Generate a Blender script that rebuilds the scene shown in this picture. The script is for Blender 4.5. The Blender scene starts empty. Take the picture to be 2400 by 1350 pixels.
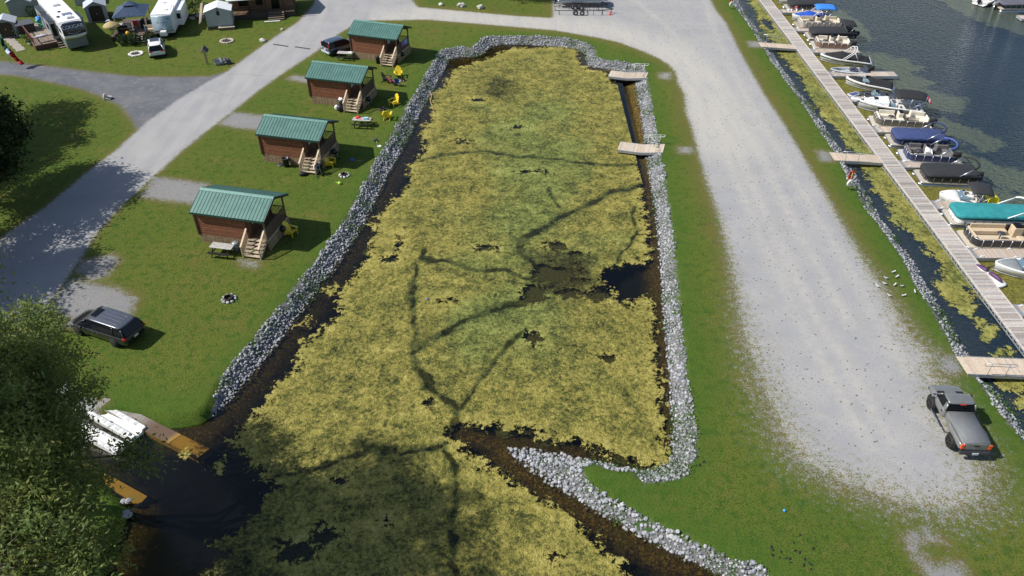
import bpy, math, random
import numpy as np
from mathutils import Vector, Matrix
R = math.radians
sc = bpy.context.scene
COL = sc.collection
rng = np.random.default_rng(7)
random.seed(7)

# ---------------------------------------------------------------- camera, sky, sun, exposure
F, TH, H = 1826.0, R(38.3), 36.0
cam = bpy.data.cameras.new('camera'); co = bpy.data.objects.new('camera', cam); COL.objects.link(co)
co.location = (0, 0, H); co.rotation_euler = (R(90) - TH, 0, 0)
cam.sensor_width = 36; cam.lens = 36 * F / 2400; cam.clip_end = 8000; cam.clip_start = .5
sc.camera = co
SUN_D = Vector((.97, .09, -1.0)).normalized()
w = bpy.data.worlds.new('World'); sc.world = w; w.use_nodes = True
sky = w.node_tree.nodes.new('ShaderNodeTexSky'); sky.sky_type = 'NISHITA'; sky.sun_disc = False
sky.sun_elevation = math.asin(-SUN_D.z); sky.sun_rotation = math.atan2(-SUN_D.x, -SUN_D.y) % (2 * math.pi)
bgn = w.node_tree.nodes['Background']; bgn.inputs[1].default_value = .085
w.node_tree.links.new(sky.outputs[0], bgn.inputs[0])
sl = bpy.data.lights.new('sun', 'SUN'); sl.energy = 4.2; sl.angle = R(.5); sl.color = (1, .95, .87)
so = bpy.data.objects.new('sun', sl); COL.objects.link(so); so.rotation_euler = SUN_D.to_track_quat('-Z', 'Y').to_euler()
so.location = (-60, 0, 80)
sc.view_settings.view_transform = 'Standard'; sc.view_settings.look = 'None'
sc.view_settings.exposure = .45; sc.view_settings.gamma = 1

def at(x, y, z=0.0):
    """world point on the level z that the photo shows at pixel (x, y)"""
    u = (x - 1200) / F; v = (y - 675) / F
    d = (u, math.cos(TH) - v * math.sin(TH), -math.sin(TH) - v * math.cos(TH))
    t = (z - H) / d[2]
    return Vector((d[0] * t, d[1] * t, z))
WZ = -0.7     # water level

# ---------------------------------------------------------------- node helpers and materials
def newmat(name):
    m = bpy.data.materials.new(name); m.use_nodes = True
    nt = m.node_tree; nt.nodes.clear()
    return m, nt
def nd(nt, typ, ins=None, **props):
    n = nt.nodes.new(typ)
    for k, v in props.items(): setattr(n, k, v)
    for k, v in (ins or {}).items():
        s = n.inputs[k]
        if hasattr(v, 'links') or isinstance(v, bpy.types.NodeSocket): nt.links.new(v, s)
        else: s.default_value = v
    return n
def math_(nt, op, a, b=0.0, clamp=False):
    n = nd(nt, 'ShaderNodeMath', {0: a, 1: b}, operation=op, use_clamp=clamp); return n.outputs[0]
def mrange(nt, v, a, b, c=0.0, d=1.0, smooth=True):
    n = nd(nt, 'ShaderNodeMapRange', {0: v, 1: a, 2: b, 3: c, 4: d}, interpolation_type='SMOOTHSTEP' if smooth else 'LINEAR')
    return n.outputs[0]
def noise(nt, vec, scale, detail=3.0, rough=.55, out=0):
    return nd(nt, 'ShaderNodeTexNoise', {'Vector': vec, 'Scale': scale, 'Detail': detail, 'Roughness': rough}).outputs[out]
def mixc(nt, f, a, b):
    n = nd(nt, 'ShaderNodeMix', data_type='RGBA', clamp_factor=True)
    for i, v in ((0, f), (6, a), (7, b)):
        if isinstance(v, bpy.types.NodeSocket): nt.links.new(v, n.inputs[i])
        else: n.inputs[i].default_value = (*v, 1) if isinstance(v, tuple) and len(v) == 3 else v
    return n.outputs[2]
def attr(nt, name, out=2):
    return nd(nt, 'ShaderNodeAttribute', attribute_name=name).outputs[out]

MATS = {}
def M(name, rgb, rough=.6, metal=0.0, var=.12, scale=6.0, coat=0.0, bump=0.0, spec=.5, attrcol=False):
    """simple procedural paint: colour with noise variation (and plank/leaf colour attribute)"""
    if name in MATS: return MATS[name]
    m, nt = newmat(name)
    tc = nd(nt, 'ShaderNodeTexCoord').outputs['Object']
    nz = noise(nt, tc, scale, 4)
    lo = tuple(c * (1 - var * 1.6) for c in rgb); hi = tuple(min(1, c * (1 + var)) for c in rgb)
    c = mixc(nt, mrange(nt, nz, .3, .7), lo, hi)
    if attrcol:
        a = attr(nt, 'col', 0)
        c2 = nd(nt, 'ShaderNodeMix', data_type='RGBA', blend_type='MULTIPLY')
        c2.inputs[0].default_value = 1; nt.links.new(c, c2.inputs[6]); nt.links.new(a, c2.inputs[7]); c = c2.outputs[2]
    b = nd(nt, 'ShaderNodeBsdfPrincipled', {'Base Color': c, 'Metallic': metal, 'Coat Weight': coat, 'Coat Roughness': .06, 'Specular IOR Level': spec,
           'Roughness': mrange(nt, nz, .2, .8, max(.02, rough - .08), min(1, rough + .1))})
    if bump:
        bp = nd(nt, 'ShaderNodeBump', {'Height': noise(nt, tc, scale * 4, 4), 'Strength': bump, 'Distance': .02})
        nt.links.new(bp.outputs[0], b.inputs['Normal'])
    o = nd(nt, 'ShaderNodeOutputMaterial', {'Surface': b.outputs[0]})
    MATS[name] = m
    return m

# ---------------------------------------------------------------- mesh builder
class MB:
    def __init__(s): s.v = []; s.f = []; s.m = []; s.sm = []; s.c = []; s.col = None
    def add(s, vs, fs, mat=0, smooth=False, col=(1, 1, 1)):
        o = len(s.v); s.v.extend([tuple(p) for p in vs])
        for f in fs:
            s.f.append(tuple(i + o for i in f)); s.m.append(mat); s.sm.append(smooth); s.c.append(col)
        return s
    def box(s, c, d, rz=0.0, mat=0, tilt=None, col=(1, 1, 1)):
        hx, hy, hz = d[0] / 2, d[1] / 2, d[2] / 2
        P = [Vector((x, y, z)) for x in (-hx, hx) for y in (-hy, hy) for z in (-hz, hz)]
        if tilt: rot = Matrix.Rotation(tilt[1], 3, tilt[0]); P = [rot @ p for p in P]
        if rz: rot = Matrix.Rotation(rz, 3, 'Z'); P = [rot @ p for p in P]
        P = [p + Vector(c) for p in P]
        return s.add(P, [(0, 1, 3, 2), (4, 6, 7, 5), (0, 4, 5, 1), (2, 3, 7, 6), (0, 2, 6, 4), (1, 5, 7, 3)], mat, False, col)
    def b2(s, x0, x1, y0, y1, z0, z1, mat=0, col=(1, 1, 1)):
        return s.box(((x0 + x1) / 2, (y0 + y1) / 2, (z0 + z1) / 2), (x1 - x0, y1 - y0, z1 - z0), 0, mat, None, col)
    def loft(s, rings, mat=0, smooth=True, caps=True, closed=True, col=(1, 1, 1)):
        n = len(rings[0]); vs = [p for r in rings for p in r]; fs = []
        for i in range(len(rings) - 1):
            for j in range(n if closed else n - 1):
                k = (j + 1) % n
                fs.append((i * n + j, i * n + k, (i + 1) * n + k, (i + 1) * n + j))
        if caps and closed:
            fs.append(tuple(range(n - 1, -1, -1))); o = (len(rings) - 1) * n; fs.append(tuple(o + j for j in range(n)))
        return s.add(vs, fs, mat, smooth, col)
    def tube(s, pts, r, n=6, mat=0, smooth=True, caps=True, col=(1, 1, 1)):
        pts = [Vector(p) for p in pts]; rs = r if isinstance(r, (list, tuple)) else [r] * len(pts)
        rings = []; up = Vector((0, 0, 1)); px = None
        for i, p in enumerate(pts):
            d = (pts[min(i + 1, len(pts) - 1)] - pts[max(i - 1, 0)])
            d = d.normalized() if d.length > 1e-9 else up
            if px is None:
                a = up if abs(d.z) < .95 else Vector((1, 0, 0)); px = d.cross(a).normalized()
            else:
                q = px - d * px.dot(d); px = q.normalized() if q.length > 1e-6 else d.cross(up).normalized()
            py = d.cross(px)
            rings.append([p + (px * math.cos(t) + py * math.sin(t)) * rs[i] for t in [2 * math.pi * k / n for k in range(n)]])
        return s.loft(rings, mat, smooth, caps, True, col)
    def lathe(s, c, prof, n=16, mat=0, smooth=True, axis='Z', caps=True):
        rings = []
        for r, z in prof:
            ring = []
            for k in range(n):
                t = 2 * math.pi * k / n; a, b = r * math.cos(t), r * math.sin(t)
                p = Vector((a, b, z)) if axis == 'Z' else Vector((a, z, b)) if axis == 'Y' else Vector((z, a, b))
                ring.append(p + Vector(c))
            rings.append(ring)
        return s.loft(rings, mat, smooth, caps)
    def prism(s, poly, z0, z1, mat=0, col=(1, 1, 1), smooth=False):
        n = len(poly); vs = [(p[0], p[1], z0) for p in poly] + [(p[0], p[1], z1) for p in poly]
        fs = [tuple(range(n - 1, -1, -1)), tuple(range(n, 2 * n))] + [(i, (i + 1) % n, n + (i + 1) % n, n + i) for i in range(n)]
        return s.add(vs, fs, mat, smooth, col)
    def xprism(s, prof, x0, x1, mat=0, col=(1, 1, 1), axis='X'):
        """profile of (a, z) extruded along X (a = y) or Y (a = x)"""
        n = len(prof); g = (lambda a, z, t: (t, a, z)) if axis == 'X' else (lambda a, z, t: (a, t, z))
        vs = [g(a, z, x0) for a, z in prof] + [g(a, z, x1) for a, z in prof]
        fs = [tuple(range(n - 1, -1, -1)), tuple(range(n, 2 * n))] + [(i, (i + 1) % n, n + (i + 1) % n, n + i) for i in range(n)]
        return s.add(vs, fs, mat, False, col)
    def blob(s, c, r, seed=0, amp=.25, mat=0, smooth=False, sub=1, zs=1.0, col=(1, 1, 1)):
        V, Fc = ICO[sub]; rr = np.random.default_rng(seed)
        k = 1 + (rr.random(len(V)) - .5) * 2 * amp
        rx = r if isinstance(r, (tuple, list)) else (r, r, r * zs)
        return s.add([(c[0] + v[0] * k[i] * rx[0], c[1] + v[1] * k[i] * rx[1], c[2] + v[2] * k[i] * rx[2]) for i, v in enumerate(V)], Fc, mat, smooth, col)
    def mesh(s, name, mats):
        me = bpy.data.meshes.new(name); me.from_pydata(s.v, [], s.f)
        for m in mats: me.materials.append(m)
        me.polygons.foreach_set('material_index', s.m); me.polygons.foreach_set('use_smooth', s.sm)
        if any(c != (1, 1, 1) for c in s.c):
            ca = me.color_attributes.new('col', 'FLOAT_COLOR', 'CORNER')
            arr = np.ones((len(me.loops), 4), np.float32)
            lt = np.empty(len(me.polygons), np.int32); me.polygons.foreach_get('loop_total', lt)
            arr[:, :3] = np.repeat(np.array(s.c, np.float32), lt, axis=0)
            ca.data.foreach_set('color', arr.ravel())
        me.update()
        # consistent outward normals
        import bmesh
        bm = bmesh.new(); bm.from_mesh(me); bmesh.ops.recalc_face_normals(bm, faces=bm.faces); bm.to_mesh(me); bm.free()
        return me
    def build(s, name, mats, parent=None, subsurf=0, bevel=0.0):
        if not isinstance(mats, (list, tuple)): mats = [mats]
        o = bpy.data.objects.new(name, s.mesh(name, mats)); COL.objects.link(o)
        if parent: o.parent = parent
        if bevel:
            b = o.modifiers.new('b', 'BEVEL'); b.width = bevel; b.segments = 2; b.limit_method = 'ANGLE'
        if subsurf:
            b = o.modifiers.new('s', 'SUBSURF'); b.levels = b.render_levels = subsurf
        return o
def ico(sub):
    t = (1 + 5 ** .5) / 2
    V = [Vector(p).normalized() for p in [(-1, t, 0), (1, t, 0), (-1, -t, 0), (1, -t, 0), (0, -1, t), (0, 1, t), (0, -1, -t), (0, 1, -t), (t, 0, -1), (t, 0, 1), (-t, 0, -1), (-t, 0, 1)]]
    Fc = [(0, 11, 5), (0, 5, 1), (0, 1, 7), (0, 7, 10), (0, 10, 11), (1, 5, 9), (5, 11, 4), (11, 10, 2), (10, 7, 6), (7, 1, 8), (3, 9, 4), (3, 4, 2), (3, 2, 6), (3, 6, 8), (3, 8, 9), (4, 9, 5), (2, 4, 11), (6, 2, 10), (8, 6, 7), (9, 8, 1)]
    for _ in range(sub):
        mid = {}; nf = []
        def m(a, b):
            k = (min(a, b), max(a, b))
            if k not in mid: V.append(((V[a] + V[b]) / 2).normalized()); mid[k] = len(V) - 1
            return mid[k]
        for a, b, c in Fc:
            x, y, z = m(a, b), m(b, c), m(c, a); nf += [(a, x, z), (b, y, x), (c, z, y), (x, y, z)]
        Fc = nf
    return [tuple(v) for v in V], Fc
ICO = [ico(0), ico(1), ico(2)]

def thing(name, label, cat, loc=(0, 0, 0), rz=0.0, group=None):
    o = bpy.data.objects.new(name, None); COL.objects.link(o); o.empty_display_size = .3
    o.location = loc; o.rotation_euler = (0, 0, rz); o['label'] = label; o['category'] = cat
    if group: o['group'] = group
    return o
def tag(o, label, cat, group=None, loc=None, rz=None, kind=None):
    o['label'] = label; o['category'] = cat
    if group: o['group'] = group
    if loc is not None: o.location = loc
    if rz is not None: o.rotation_euler = (0, 0, rz)
    if kind: o['kind'] = kind
    return o
def dup(root, loc, rz, label, group=None):
    def cp(o, par):
        c = o.copy(); COL.objects.link(c)
        if par: c.parent = par
        for ch in list(o.children): cp(ch, c)
        return c
    r = cp(root, None); r.location = loc; r.rotation_euler = (0, 0, rz); r['label'] = label
    if group: r['group'] = group
    return r
def bulk(name, V, Fq, mats, cols=None, smooth=False, attrs=None):
    """numpy mesh: V (n,3), Fq (m,k)"""
    me = bpy.data.meshes.new(name); V = np.asarray(V, np.float32); Fq = np.asarray(Fq, np.int32)
    m, k = Fq.shape
    me.vertices.add(len(V)); me.vertices.foreach_set('co', V.ravel())
    me.loops.add(m * k); me.loops.foreach_set('vertex_index', Fq.ravel())
    me.polygons.add(m); me.polygons.foreach_set('loop_start', np.arange(m, dtype=np.int32) * k)
    me.polygons.foreach_set('use_smooth', np.full(m, smooth))
    for mt in mats: me.materials.append(mt)
    if cols is not None:
        ca = me.color_attributes.new('col', 'FLOAT_COLOR', 'POINT'); a = np.ones((len(V), 4), np.float32); a[:, :3] = cols
        ca.data.foreach_set('color', a.ravel())
    for nm, ar in (attrs or {}).items():
        t = me.attributes.new(nm, 'FLOAT', 'POINT'); t.data.foreach_set('value', np.asarray(ar, np.float32))
    me.update(calc_edges=True); me.validate()
    o = bpy.data.objects.new(name, me); COL.objects.link(o)
    return o

# ---------------------------------------------------------------- numpy helpers: distances and noise
def wpoly(px, z=0.0): return np.array([at(x, y, z)[:2] for x, y in px])
def sdf(X, Y, poly):
    """signed distance to a closed polygon, positive inside"""
    d = np.full(X.shape, 1e9); ins = np.zeros(X.shape, bool); n = len(poly)
    for i in range(n):
        ax, ay = poly[i]; bx, by = poly[(i + 1) % n]; ex, ey = bx - ax, by - ay
        t = np.clip(((X - ax) * ex + (Y - ay) * ey) / (ex * ex + ey * ey + 1e-12), 0, 1)
        d = np.minimum(d, (X - ax - t * ex) ** 2 + (Y - ay - t * ey) ** 2)
        if ay != by:
            c = ((ay > Y) != (by > Y)) & (X < (bx - ax) * (Y - ay) / (by - ay) + ax); ins ^= c
    d = np.sqrt(d); return np.where(ins, d, -d)
def ldist(X, Y, pts):
    d = np.full(X.shape, 1e9)
    for (ax, ay), (bx, by) in zip(pts[:-1], pts[1:]):
        ex, ey = bx - ax, by - ay
        t = np.clip(((X - ax) * ex + (Y - ay) * ey) / (ex * ex + ey * ey + 1e-12), 0, 1)
        d = np.minimum(d, (X - ax - t * ex) ** 2 + (Y - ay - t * ey) ** 2)
    return np.sqrt(d)
def vnoise(X, Y, s, seed=0, octs=3):
    out = np.zeros(X.shape); amp = 1.0; tot = 0.0
    for o in range(octs):
        rr = np.random.default_rng(seed * 17 + o); L = rr.random((256, 256))
        x, y = X * s + 91.7 * o, Y * s + 37.3 * o; xi, yi = np.floor(x).astype(int), np.floor(y).astype(int)
        fx, fy = x - xi, y - yi; fx = fx * fx * (3 - 2 * fx); fy = fy * fy * (3 - 2 * fy)
        g = lambda i, j: L[(xi + i) & 255, (yi + j) & 255]
        out += amp * ((g(0, 0) * (1 - fx) + g(1, 0) * fx) * (1 - fy) + (g(0, 1) * (1 - fx) + g(1, 1) * fx) * fy); tot += amp
        amp *= .5; s *= 2
    return out / tot
def sstep(a, b, x):
    t = np.clip((x - a) / (b - a), 0, 1); return t * t * (3 - 2 * t)

# ================================================================ GROUND, WATER, ROADS
POND = [(235, 1420), (243, 1350), (262, 1290), (287, 1240), (304, 1205), (290, 1180), (225, 1115), (165, 1060), (200, 1000), (285, 985), (345, 990), (400, 1003), (440, 1000), (478, 994), (510, 966),
        (540, 935), (585, 885), (640, 815), (695, 745), (735, 690), (775, 640), (805, 595), (838, 545), (865, 498), (888, 450), (907, 410), (930, 368), (957, 320), (985, 262), (1012, 215), (1038, 165),
        (1052, 138), (1080, 132), (1108, 134), (1130, 127), (1150, 108), (1180, 104), (1250, 105), (1345, 113), (1372, 126), (1377, 152), (1395, 158), (1440, 164), (1488, 172), (1492, 205), (1502, 260),
        (1512, 330), (1520, 385), (1530, 450), (1540, 530), (1547, 610), (1553, 690), (1558, 770), (1564, 850), (1570, 920), (1575, 1000), (1572, 1070), (1555, 1098), (1500, 1103), (1440, 1095), (1380, 1080),
        (1310, 1064), (1240, 1054), (1192, 1050), (1205, 1072), (1240, 1097), (1290, 1132), (1360, 1175), (1450, 1225), (1550, 1280), (1650, 1328), (1740, 1375), (1800, 1420)]
MAR = [(1716, -10), (1728, 0), (1738, 23), (1757, 48), (1780, 78), (1808, 123), (1827, 157), (1847, 180), (1867, 210), (1888, 237), (1905, 262), (1923, 287), (1943, 318), (1966, 350), (1992, 390), (2005, 418), (2015, 437),
       (2031, 460), (2051, 497), (2078, 535), (2098, 560), (2119, 590), (2138, 615), (2152, 640), (2169, 673), (2200, 722), (2224, 760), (2242, 795), (2268, 835), (2300, 887), (2324, 909), (2365, 965), (2396, 1007), (2440, 1060), (2600, 1260), (2720, 1420)]
pw = wpoly(POND, WZ)
pw = np.vstack([[[-19.5, 4.0]], pw, [[9.5, 4.0]]])
mw = wpoly(MAR, WZ)
mw = np.vstack([[[30.5, 300.0]], mw, [[36.0, 4.0], [400.0, 4.0], [400.0, 300.0]]])
LOT = [(1295, -40), (1296, 40), (1290, 42), (1217, 38), (1137, 31), (980, 17), (965, 0), (940, -30), (860, -30), (800, 20), (812, 60), (862, 48), (1000, 46), (1160, 59), (1300, 71), (1400, 88), (1450, 99), (1502, 118), (1545, 137), (1567, 151), (1583, 168), (1590, 197),
       (1604, 220), (1608, 265), (1619, 290), (1629, 327), (1640, 370), (1655, 420), (1690, 520), (1715, 620), (1730, 700), (1752, 800), (1785, 890), (1812, 950), (1835, 1010), (1880, 1080), (1960, 1120), (2040, 1150), (2120, 1180), (2220, 1195), (2300, 1165), (2300, 1090), (2225, 960),
       (2200, 898), (2182, 867), (2184, 831), (2142, 800), (2120, 767), (2096, 724), (2067, 673), (2038, 633), (2018, 600), (1986, 545), (1958, 499), (1946, 475), (1926, 440), (1905, 406), (1885, 372), (1861, 330), (1825, 272), (1792, 223), (1778, 197), (1752, 153), (1725, 103), (1702, 55), (1677, 22), (1665, 0), (1650, -40)]
ROAD = [(-260, 760), (-100, 640), (18, 547), (107, 485), (207, 402), (273, 351), (311, 316), (345, 285), (420, 232), (480, 196), (533, 167), (585, 129), (644, 87), (698, 52), (735, 12), (752, -30), (905, -30), (870, 20), (862, 48), (821, 63), (797, 77), (739, 122), (690, 154), (645, 184), (600, 217), (544, 262),
        (470, 318), (430, 350), (397, 381), (370, 405), (326, 446), (284, 482), (225, 547), (179, 621), (162, 646), (140, 680), (117, 704), (100, 746), (95, 800), (130, 870), (190, 930), (240, 945), (200, 1000), (160, 1060), (80, 1010), (20, 930), (-20, 860), (-200, 980)]
SIDE = [(-300, 120), (-40, 138), (60, 150), (130, 158), (200, 166), (315, 180), (420, 181), (492, 179), (540, 166), (560, 190), (520, 240), (470, 320), (390, 380), (335, 330), (312, 285), (285, 250), (240, 227), (185, 207), (110, 191), (40, 178), (-40, 172), (-300, 160)]
PADS = [[(361, 414), (400, 419), (482, 430), (500, 460), (450, 477), (400, 471), (332, 462)], [(545, 262), (625, 272), (620, 306), (560, 300), (512, 291)], [(672, 184), (690, 176), (730, 182), (728, 195), (700, 190)],
        [(165, 655), (270, 675), (320, 700), (300, 755), (235, 757), (150, 742), (112, 722)], [(190, 612), (262, 597), (280, 610), (248, 648), (215, 657), (180, 635)],
        [(1752, 97), (1782, 98), (1790, 111), (1758, 110)], [(1915, 353), (1940, 355), (1952, 378), (1925, 378)], [(2195, 840), (2235, 835), (2255, 870), (2215, 880)], [(1545, 172), (1572, 170), (1570, 186), (1548, 184)], [(1590, 345), (1622, 345), (1622, 360), (1592, 358)],
        [(2122, 1250), (2180, 1242), (2215, 1270), (2160, 1262), (2150, 1290), (2185, 1325), (2250, 1320), (2280, 1370), (2190, 1370), (2130, 1290)], [(560, 612), (602, 612), (604, 626), (578, 625)],
        [(175, 745), (215, 752), (205, 768), (150, 764)]]
xs = np.concatenate([[-3000, -800, -300, -140, -100], np.arange(-82, 82.01, .34), [100, 140, 300, 800, 3000]])
ys = np.concatenate([[-2000, -300, -60, 0], np.arange(12, 128.01, .34), [145, 180, 300, 800, 3000]])
GX, GY = np.meshgrid(xs, ys, indexing='xy')
dp = sdf(GX, GY, pw); dm = sdf(GX, GY, mw)
dw = np.maximum(dp, dm)                         # + in the water, - on land
spits = [wpoly([(1230, 1060), (1150, 1030), (1085, 1012)], -1.0), wpoly([(500, 955), (520, 975)], -1.0), wpoly([(1460, 1085), (1330, 1050), (1180, 1030)], -1.0)]
ds = np.minimum.reduce([ldist(GX, GY, s) for s in spits])
bw = np.where(dm > dp, 1.2, np.where(GX > 8, 1.15, 1.35))              # bank width
natural = ((GX < -19) & (GY < 36)) | ((GX < -17.3) & (GY < 33.4))
bw = np.where(natural, .45, bw); bw = np.where((GX > 7.2) & (GX < 20) & (GY < 33) & (GY > 26.5), 1.45, np.where((GX > -2.5) & (GX <= 12) & (GY < 33), .75 + 1.5 * sstep(4.8, 3.0, GX), bw))
land = np.clip(-dw, 0, None)
zl = WZ - .05 + (.05 - WZ) * sstep(0, 1, land / bw) * 1.0
depth = np.clip(dw, 0, None)
zb = WZ - .05 - np.where(dm > dp, .24, .52) * depth
zb = np.maximum(zb, np.where(ds < 4, -1.10 - .62 * np.clip(ds - .3, 0, None), -9))
zb = np.maximum(zb, -2.9)
Zg = np.where(dw > 0, np.minimum(zb, WZ - .05), zl)
Zg += (vnoise(GX, GY, .25, 3) - .5) * .10 * sstep(1.5, 4, land)
lot = sdf(GX, GY, wpoly(LOT)); road = sdf(GX, GY, wpoly(ROAD)); side = sdf(GX, GY, wpoly(SIDE))
pad = np.maximum.reduce([sdf(GX, GY, wpoly(p)) for p in PADS])
Zg += np.where((np.maximum(lot, road) > -1), -(vnoise(GX, GY, .25, 3) - .5) * .08, 0)
rag = .35 + 1.7 * sstep(52, 30, GY) * (GX > 8) + .5 * sstep(70, 45, GY) * (GX > 8)
far_ = (np.abs(GX) > 85) | (GY > 130) | (GY < 10)
creamy = np.clip(1 - ldist(GX, GY, wpoly([(830, 60), (1000, 33), (1200, 47), (1400, 70), (1560, 115), (1640, 190), (1700, 330)])) / 7.0, 0, 1)
trk = [[(1420, 62), (1560, 118), (1650, 210), (1730, 360), (1810, 540), (1900, 720), (2010, 900), (2090, 1040)], [(1420, 70), (1540, 122), (1630, 220), (1705, 370), (1780, 550), (1862, 730), (1960, 910), (2040, 1050)], [(1650, 0), (1690, 110), (1760, 250), (1850, 400), (1950, 570), (2050, 740), (2130, 880)], [(1470, -10), (1560, 60), (1680, 190), (1790, 380), (1880, 560), (1990, 760)], [(1000, 30), (1200, 47), (1380, 66)], [(1000, 38), (1200, 55), (1380, 76)]]
track = np.maximum.reduce([np.clip(1 - ldist(GX + .5 * (vnoise(GX, GY, .12, 77) - .5), GY, wpoly(t_)) / .75, 0, 1) * (.5 + .5 * vnoise(GX, GY, .15, 78 + i_)) for i_, t_ in enumerate(trk)])
wear = np.clip(1 - ldist(GX, GY, wpoly([(640, 0), (760, 30), (640, 130), (540, 215), (430, 310), (380, 360)])) / 9.0, 0, 1)

def terrain_mat():
    m, nt = newmat('terrain')
    P = nd(nt, 'ShaderNodeNewGeometry').outputs['Position']
    aw, al, ar, asd, apd, arg = [attr(nt, k) for k in ('water', 'lot', 'road', 'side', 'pad', 'rag')]
    n1 = noise(nt, P, .07, 3); n2 = noise(nt, P, .35, 4); n3 = noise(nt, P, 1.6, 4); n4 = noise(nt, P, 9, 5, .7); n5 = noise(nt, P, 2.6, 3)
    fine = noise(nt, P, 28, 3, .7)
    # grass
    n6 = noise(nt, nd(nt, 'ShaderNodeMapping', {'Vector': P, 'Rotation': (0, 0, .9), 'Scale': (1, .45, 1)}).outputs[0], 3.4, 5, .7)
    g = mixc(nt, mrange(nt, n1, .38, .62), (.092, .142, .020), (.124, .152, .025))
    g = mixc(nt, mrange(nt, n2, .50, .72, 0, .75), g, (.165, .148, .038))
    g = mixc(nt, mrange(nt, n3, .49, .64, 0, .85), g, (.054, .112, .015))
    g = mixc(nt, mrange(nt, n6, .52, .68, 0, .75), g, (.165, .152, .040))
    g = mixc(nt, mrange(nt, n4, .47, .62, 0, .85), g, (.030, .056, .009))
    g = mixc(nt, mrange(nt, fine, .53, .70, 0, .65), g, (.17, .18, .048))
    lush = mrange(nt, math_(nt, 'ADD', aw, math_(nt, 'MULTIPLY', n5, 3.0)), -2.2, .3)
    g = mixc(nt, math_(nt, 'MULTIPLY', lush, .5), g, (.055, .122, .016))
    clo = noise(nt, P, 5.5, 2)
    g = mixc(nt, mrange(nt, clo, .66, .72, 0, .6), g, (.05, .13, .016))
    # gravel
    gr = mixc(nt, mrange(nt, n2, .3, .7), (.300, .304, .315), (.350, .347, .345))
    gr = mixc(nt, mrange(nt, n4, .45, .72, 0, .55), gr, (.20, .203, .21))
    gr = mixc(nt, mrange(nt, n3, .52, .7, 0, .45), gr, (.37, .35, .32))
    gr = mixc(nt, mrange(nt, fine, .58, .75, 0, .55), gr, (.42, .42, .42))
    stre = noise(nt, nd(nt, 'ShaderNodeMapping', {'Vector': P, 'Rotation': (0, 0, .25), 'Scale': (1, .14, 1)}).outputs[0], .9, 4)
    gr = mixc(nt, math_(nt, 'MULTIPLY', mrange(nt, stre, .52, .72), .34), gr, (.35, .33, .29))
    cre = attr(nt, 'creamy')
    gr = mixc(nt, math_(nt, 'MULTIPLY', mrange(nt, cre, .1, .9), mrange(nt, stre, .3, .65, .45, .85)), gr, (.43, .415, .38))
    gr = mixc(nt, math_(nt, 'MULTIPLY', attr(nt, 'track'), mrange(nt, n3, .3, .65, .25, .75)), gr, (.43, .41, .37))
    vd = nd(nt, 'ShaderNodeTexVoronoi', {'Vector': P, 'Scale': 2.3, 'Randomness': 1}, feature='F1')
    dots = math_(nt, 'MULTIPLY', mrange(nt, vd.outputs[0], .11, .19, 1, 0), mrange(nt, n3, .36, .54))
    vd2 = nd(nt, 'ShaderNodeTexVoronoi', {'Vector': P, 'Scale': 5.2, 'Randomness': 1}, feature='F1')
    dots = math_(nt, 'MAXIMUM', dots, math_(nt, 'MULTIPLY', mrange(nt, vd2.outputs[0], .12, .2, .7, 0), mrange(nt, n2, .40, .56)))
    gr = mixc(nt, math_(nt, 'MULTIPLY', dots, .85), gr, (.075, .062, .035))
    # asphalt roads
    rd = mixc(nt, mrange(nt, n2, .3, .7), (.285, .288, .300), (.325, .324, .326))
    rd = mixc(nt, mrange(nt, fine, .4, .8, 0, .35), rd, (.18, .182, .19))
    wr = attr(nt, 'wear'); rd = mixc(nt, math_(nt, 'MULTIPLY', math_(nt, 'MULTIPLY', wr, mrange(nt, stre, .3, .75)), .55), rd, (.40, .395, .38))
    vc = nd(nt, 'ShaderNodeTexVoronoi', {'Vector': nd(nt, 'ShaderNodeVectorMath', {0: P, 1: noise(nt, P, .5, 3, .6, 1)}, operation='ADD').outputs[0], 'Scale': .07}, feature='DISTANCE_TO_EDGE')
    rd = mixc(nt, mrange(nt, vc.outputs[0], .001, .004, .22, 0), rd, (.10, .10, .10))
    sd = mixc(nt, mrange(nt, n2, .35, .7), (.135, .143, .165), (.185, .188, .198))
    sd = mixc(nt, mrange(nt, n3, .5, .75, 0, .6), sd, (.26, .255, .245))
    # edges: ragged by noise
    def edge(a, rg, soft=.25, w=1.0):
        v = math_(nt, 'ADD', a, math_(nt, 'MULTIPLY', rg, math_(nt, 'ADD', math_(nt, 'MULTIPLY', math_(nt, 'SUBTRACT', n5, .5), 2.2 * w), math_(nt, 'ADD', math_(nt, 'MULTIPLY', math_(nt, 'SUBTRACT', n4, .5), 5.5 * w), math_(nt, 'MULTIPLY', math_(nt, 'SUBTRACT', fine, .5), 3.6 * w)))))
        return mrange(nt, v, -soft * .5, soft * .5)
    el, er, es, ep = edge(al, arg, .3, 1.2), edge(ar, .35), edge(asd, .5), edge(apd, .55, .4)
    dry = math_(nt, 'MAXIMUM', mrange(nt, al, -2.2, 0), mrange(nt, math_(nt, 'MAXIMUM', ar, math_(nt, 'MAXIMUM', asd, apd)), -1.0, 0))
    g = mixc(nt, math_(nt, 'MULTIPLY', dry, mrange(nt, n3, .3, .65, .1, .8)), g, (.16, .125, .045))
    c = mixc(nt, ep, g, mixc(nt, .35, gr, (.17, .165, .16))); c = mixc(nt, el, c, gr)
    c = mixc(nt, es, c, sd); c = mixc(nt, er, c, rd)
    # bank soil under the stones, then the bed of the pond
    soil = mixc(nt, mrange(nt, n4, .4, .65), (.15, .15, .15), (.24, .24, .245))
    soil = mixc(nt, mrange(nt, n3, .55, .62, 0, .9), soil, (.045, .10, .015))
    bwid = attr(nt, 'bankw')
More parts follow.
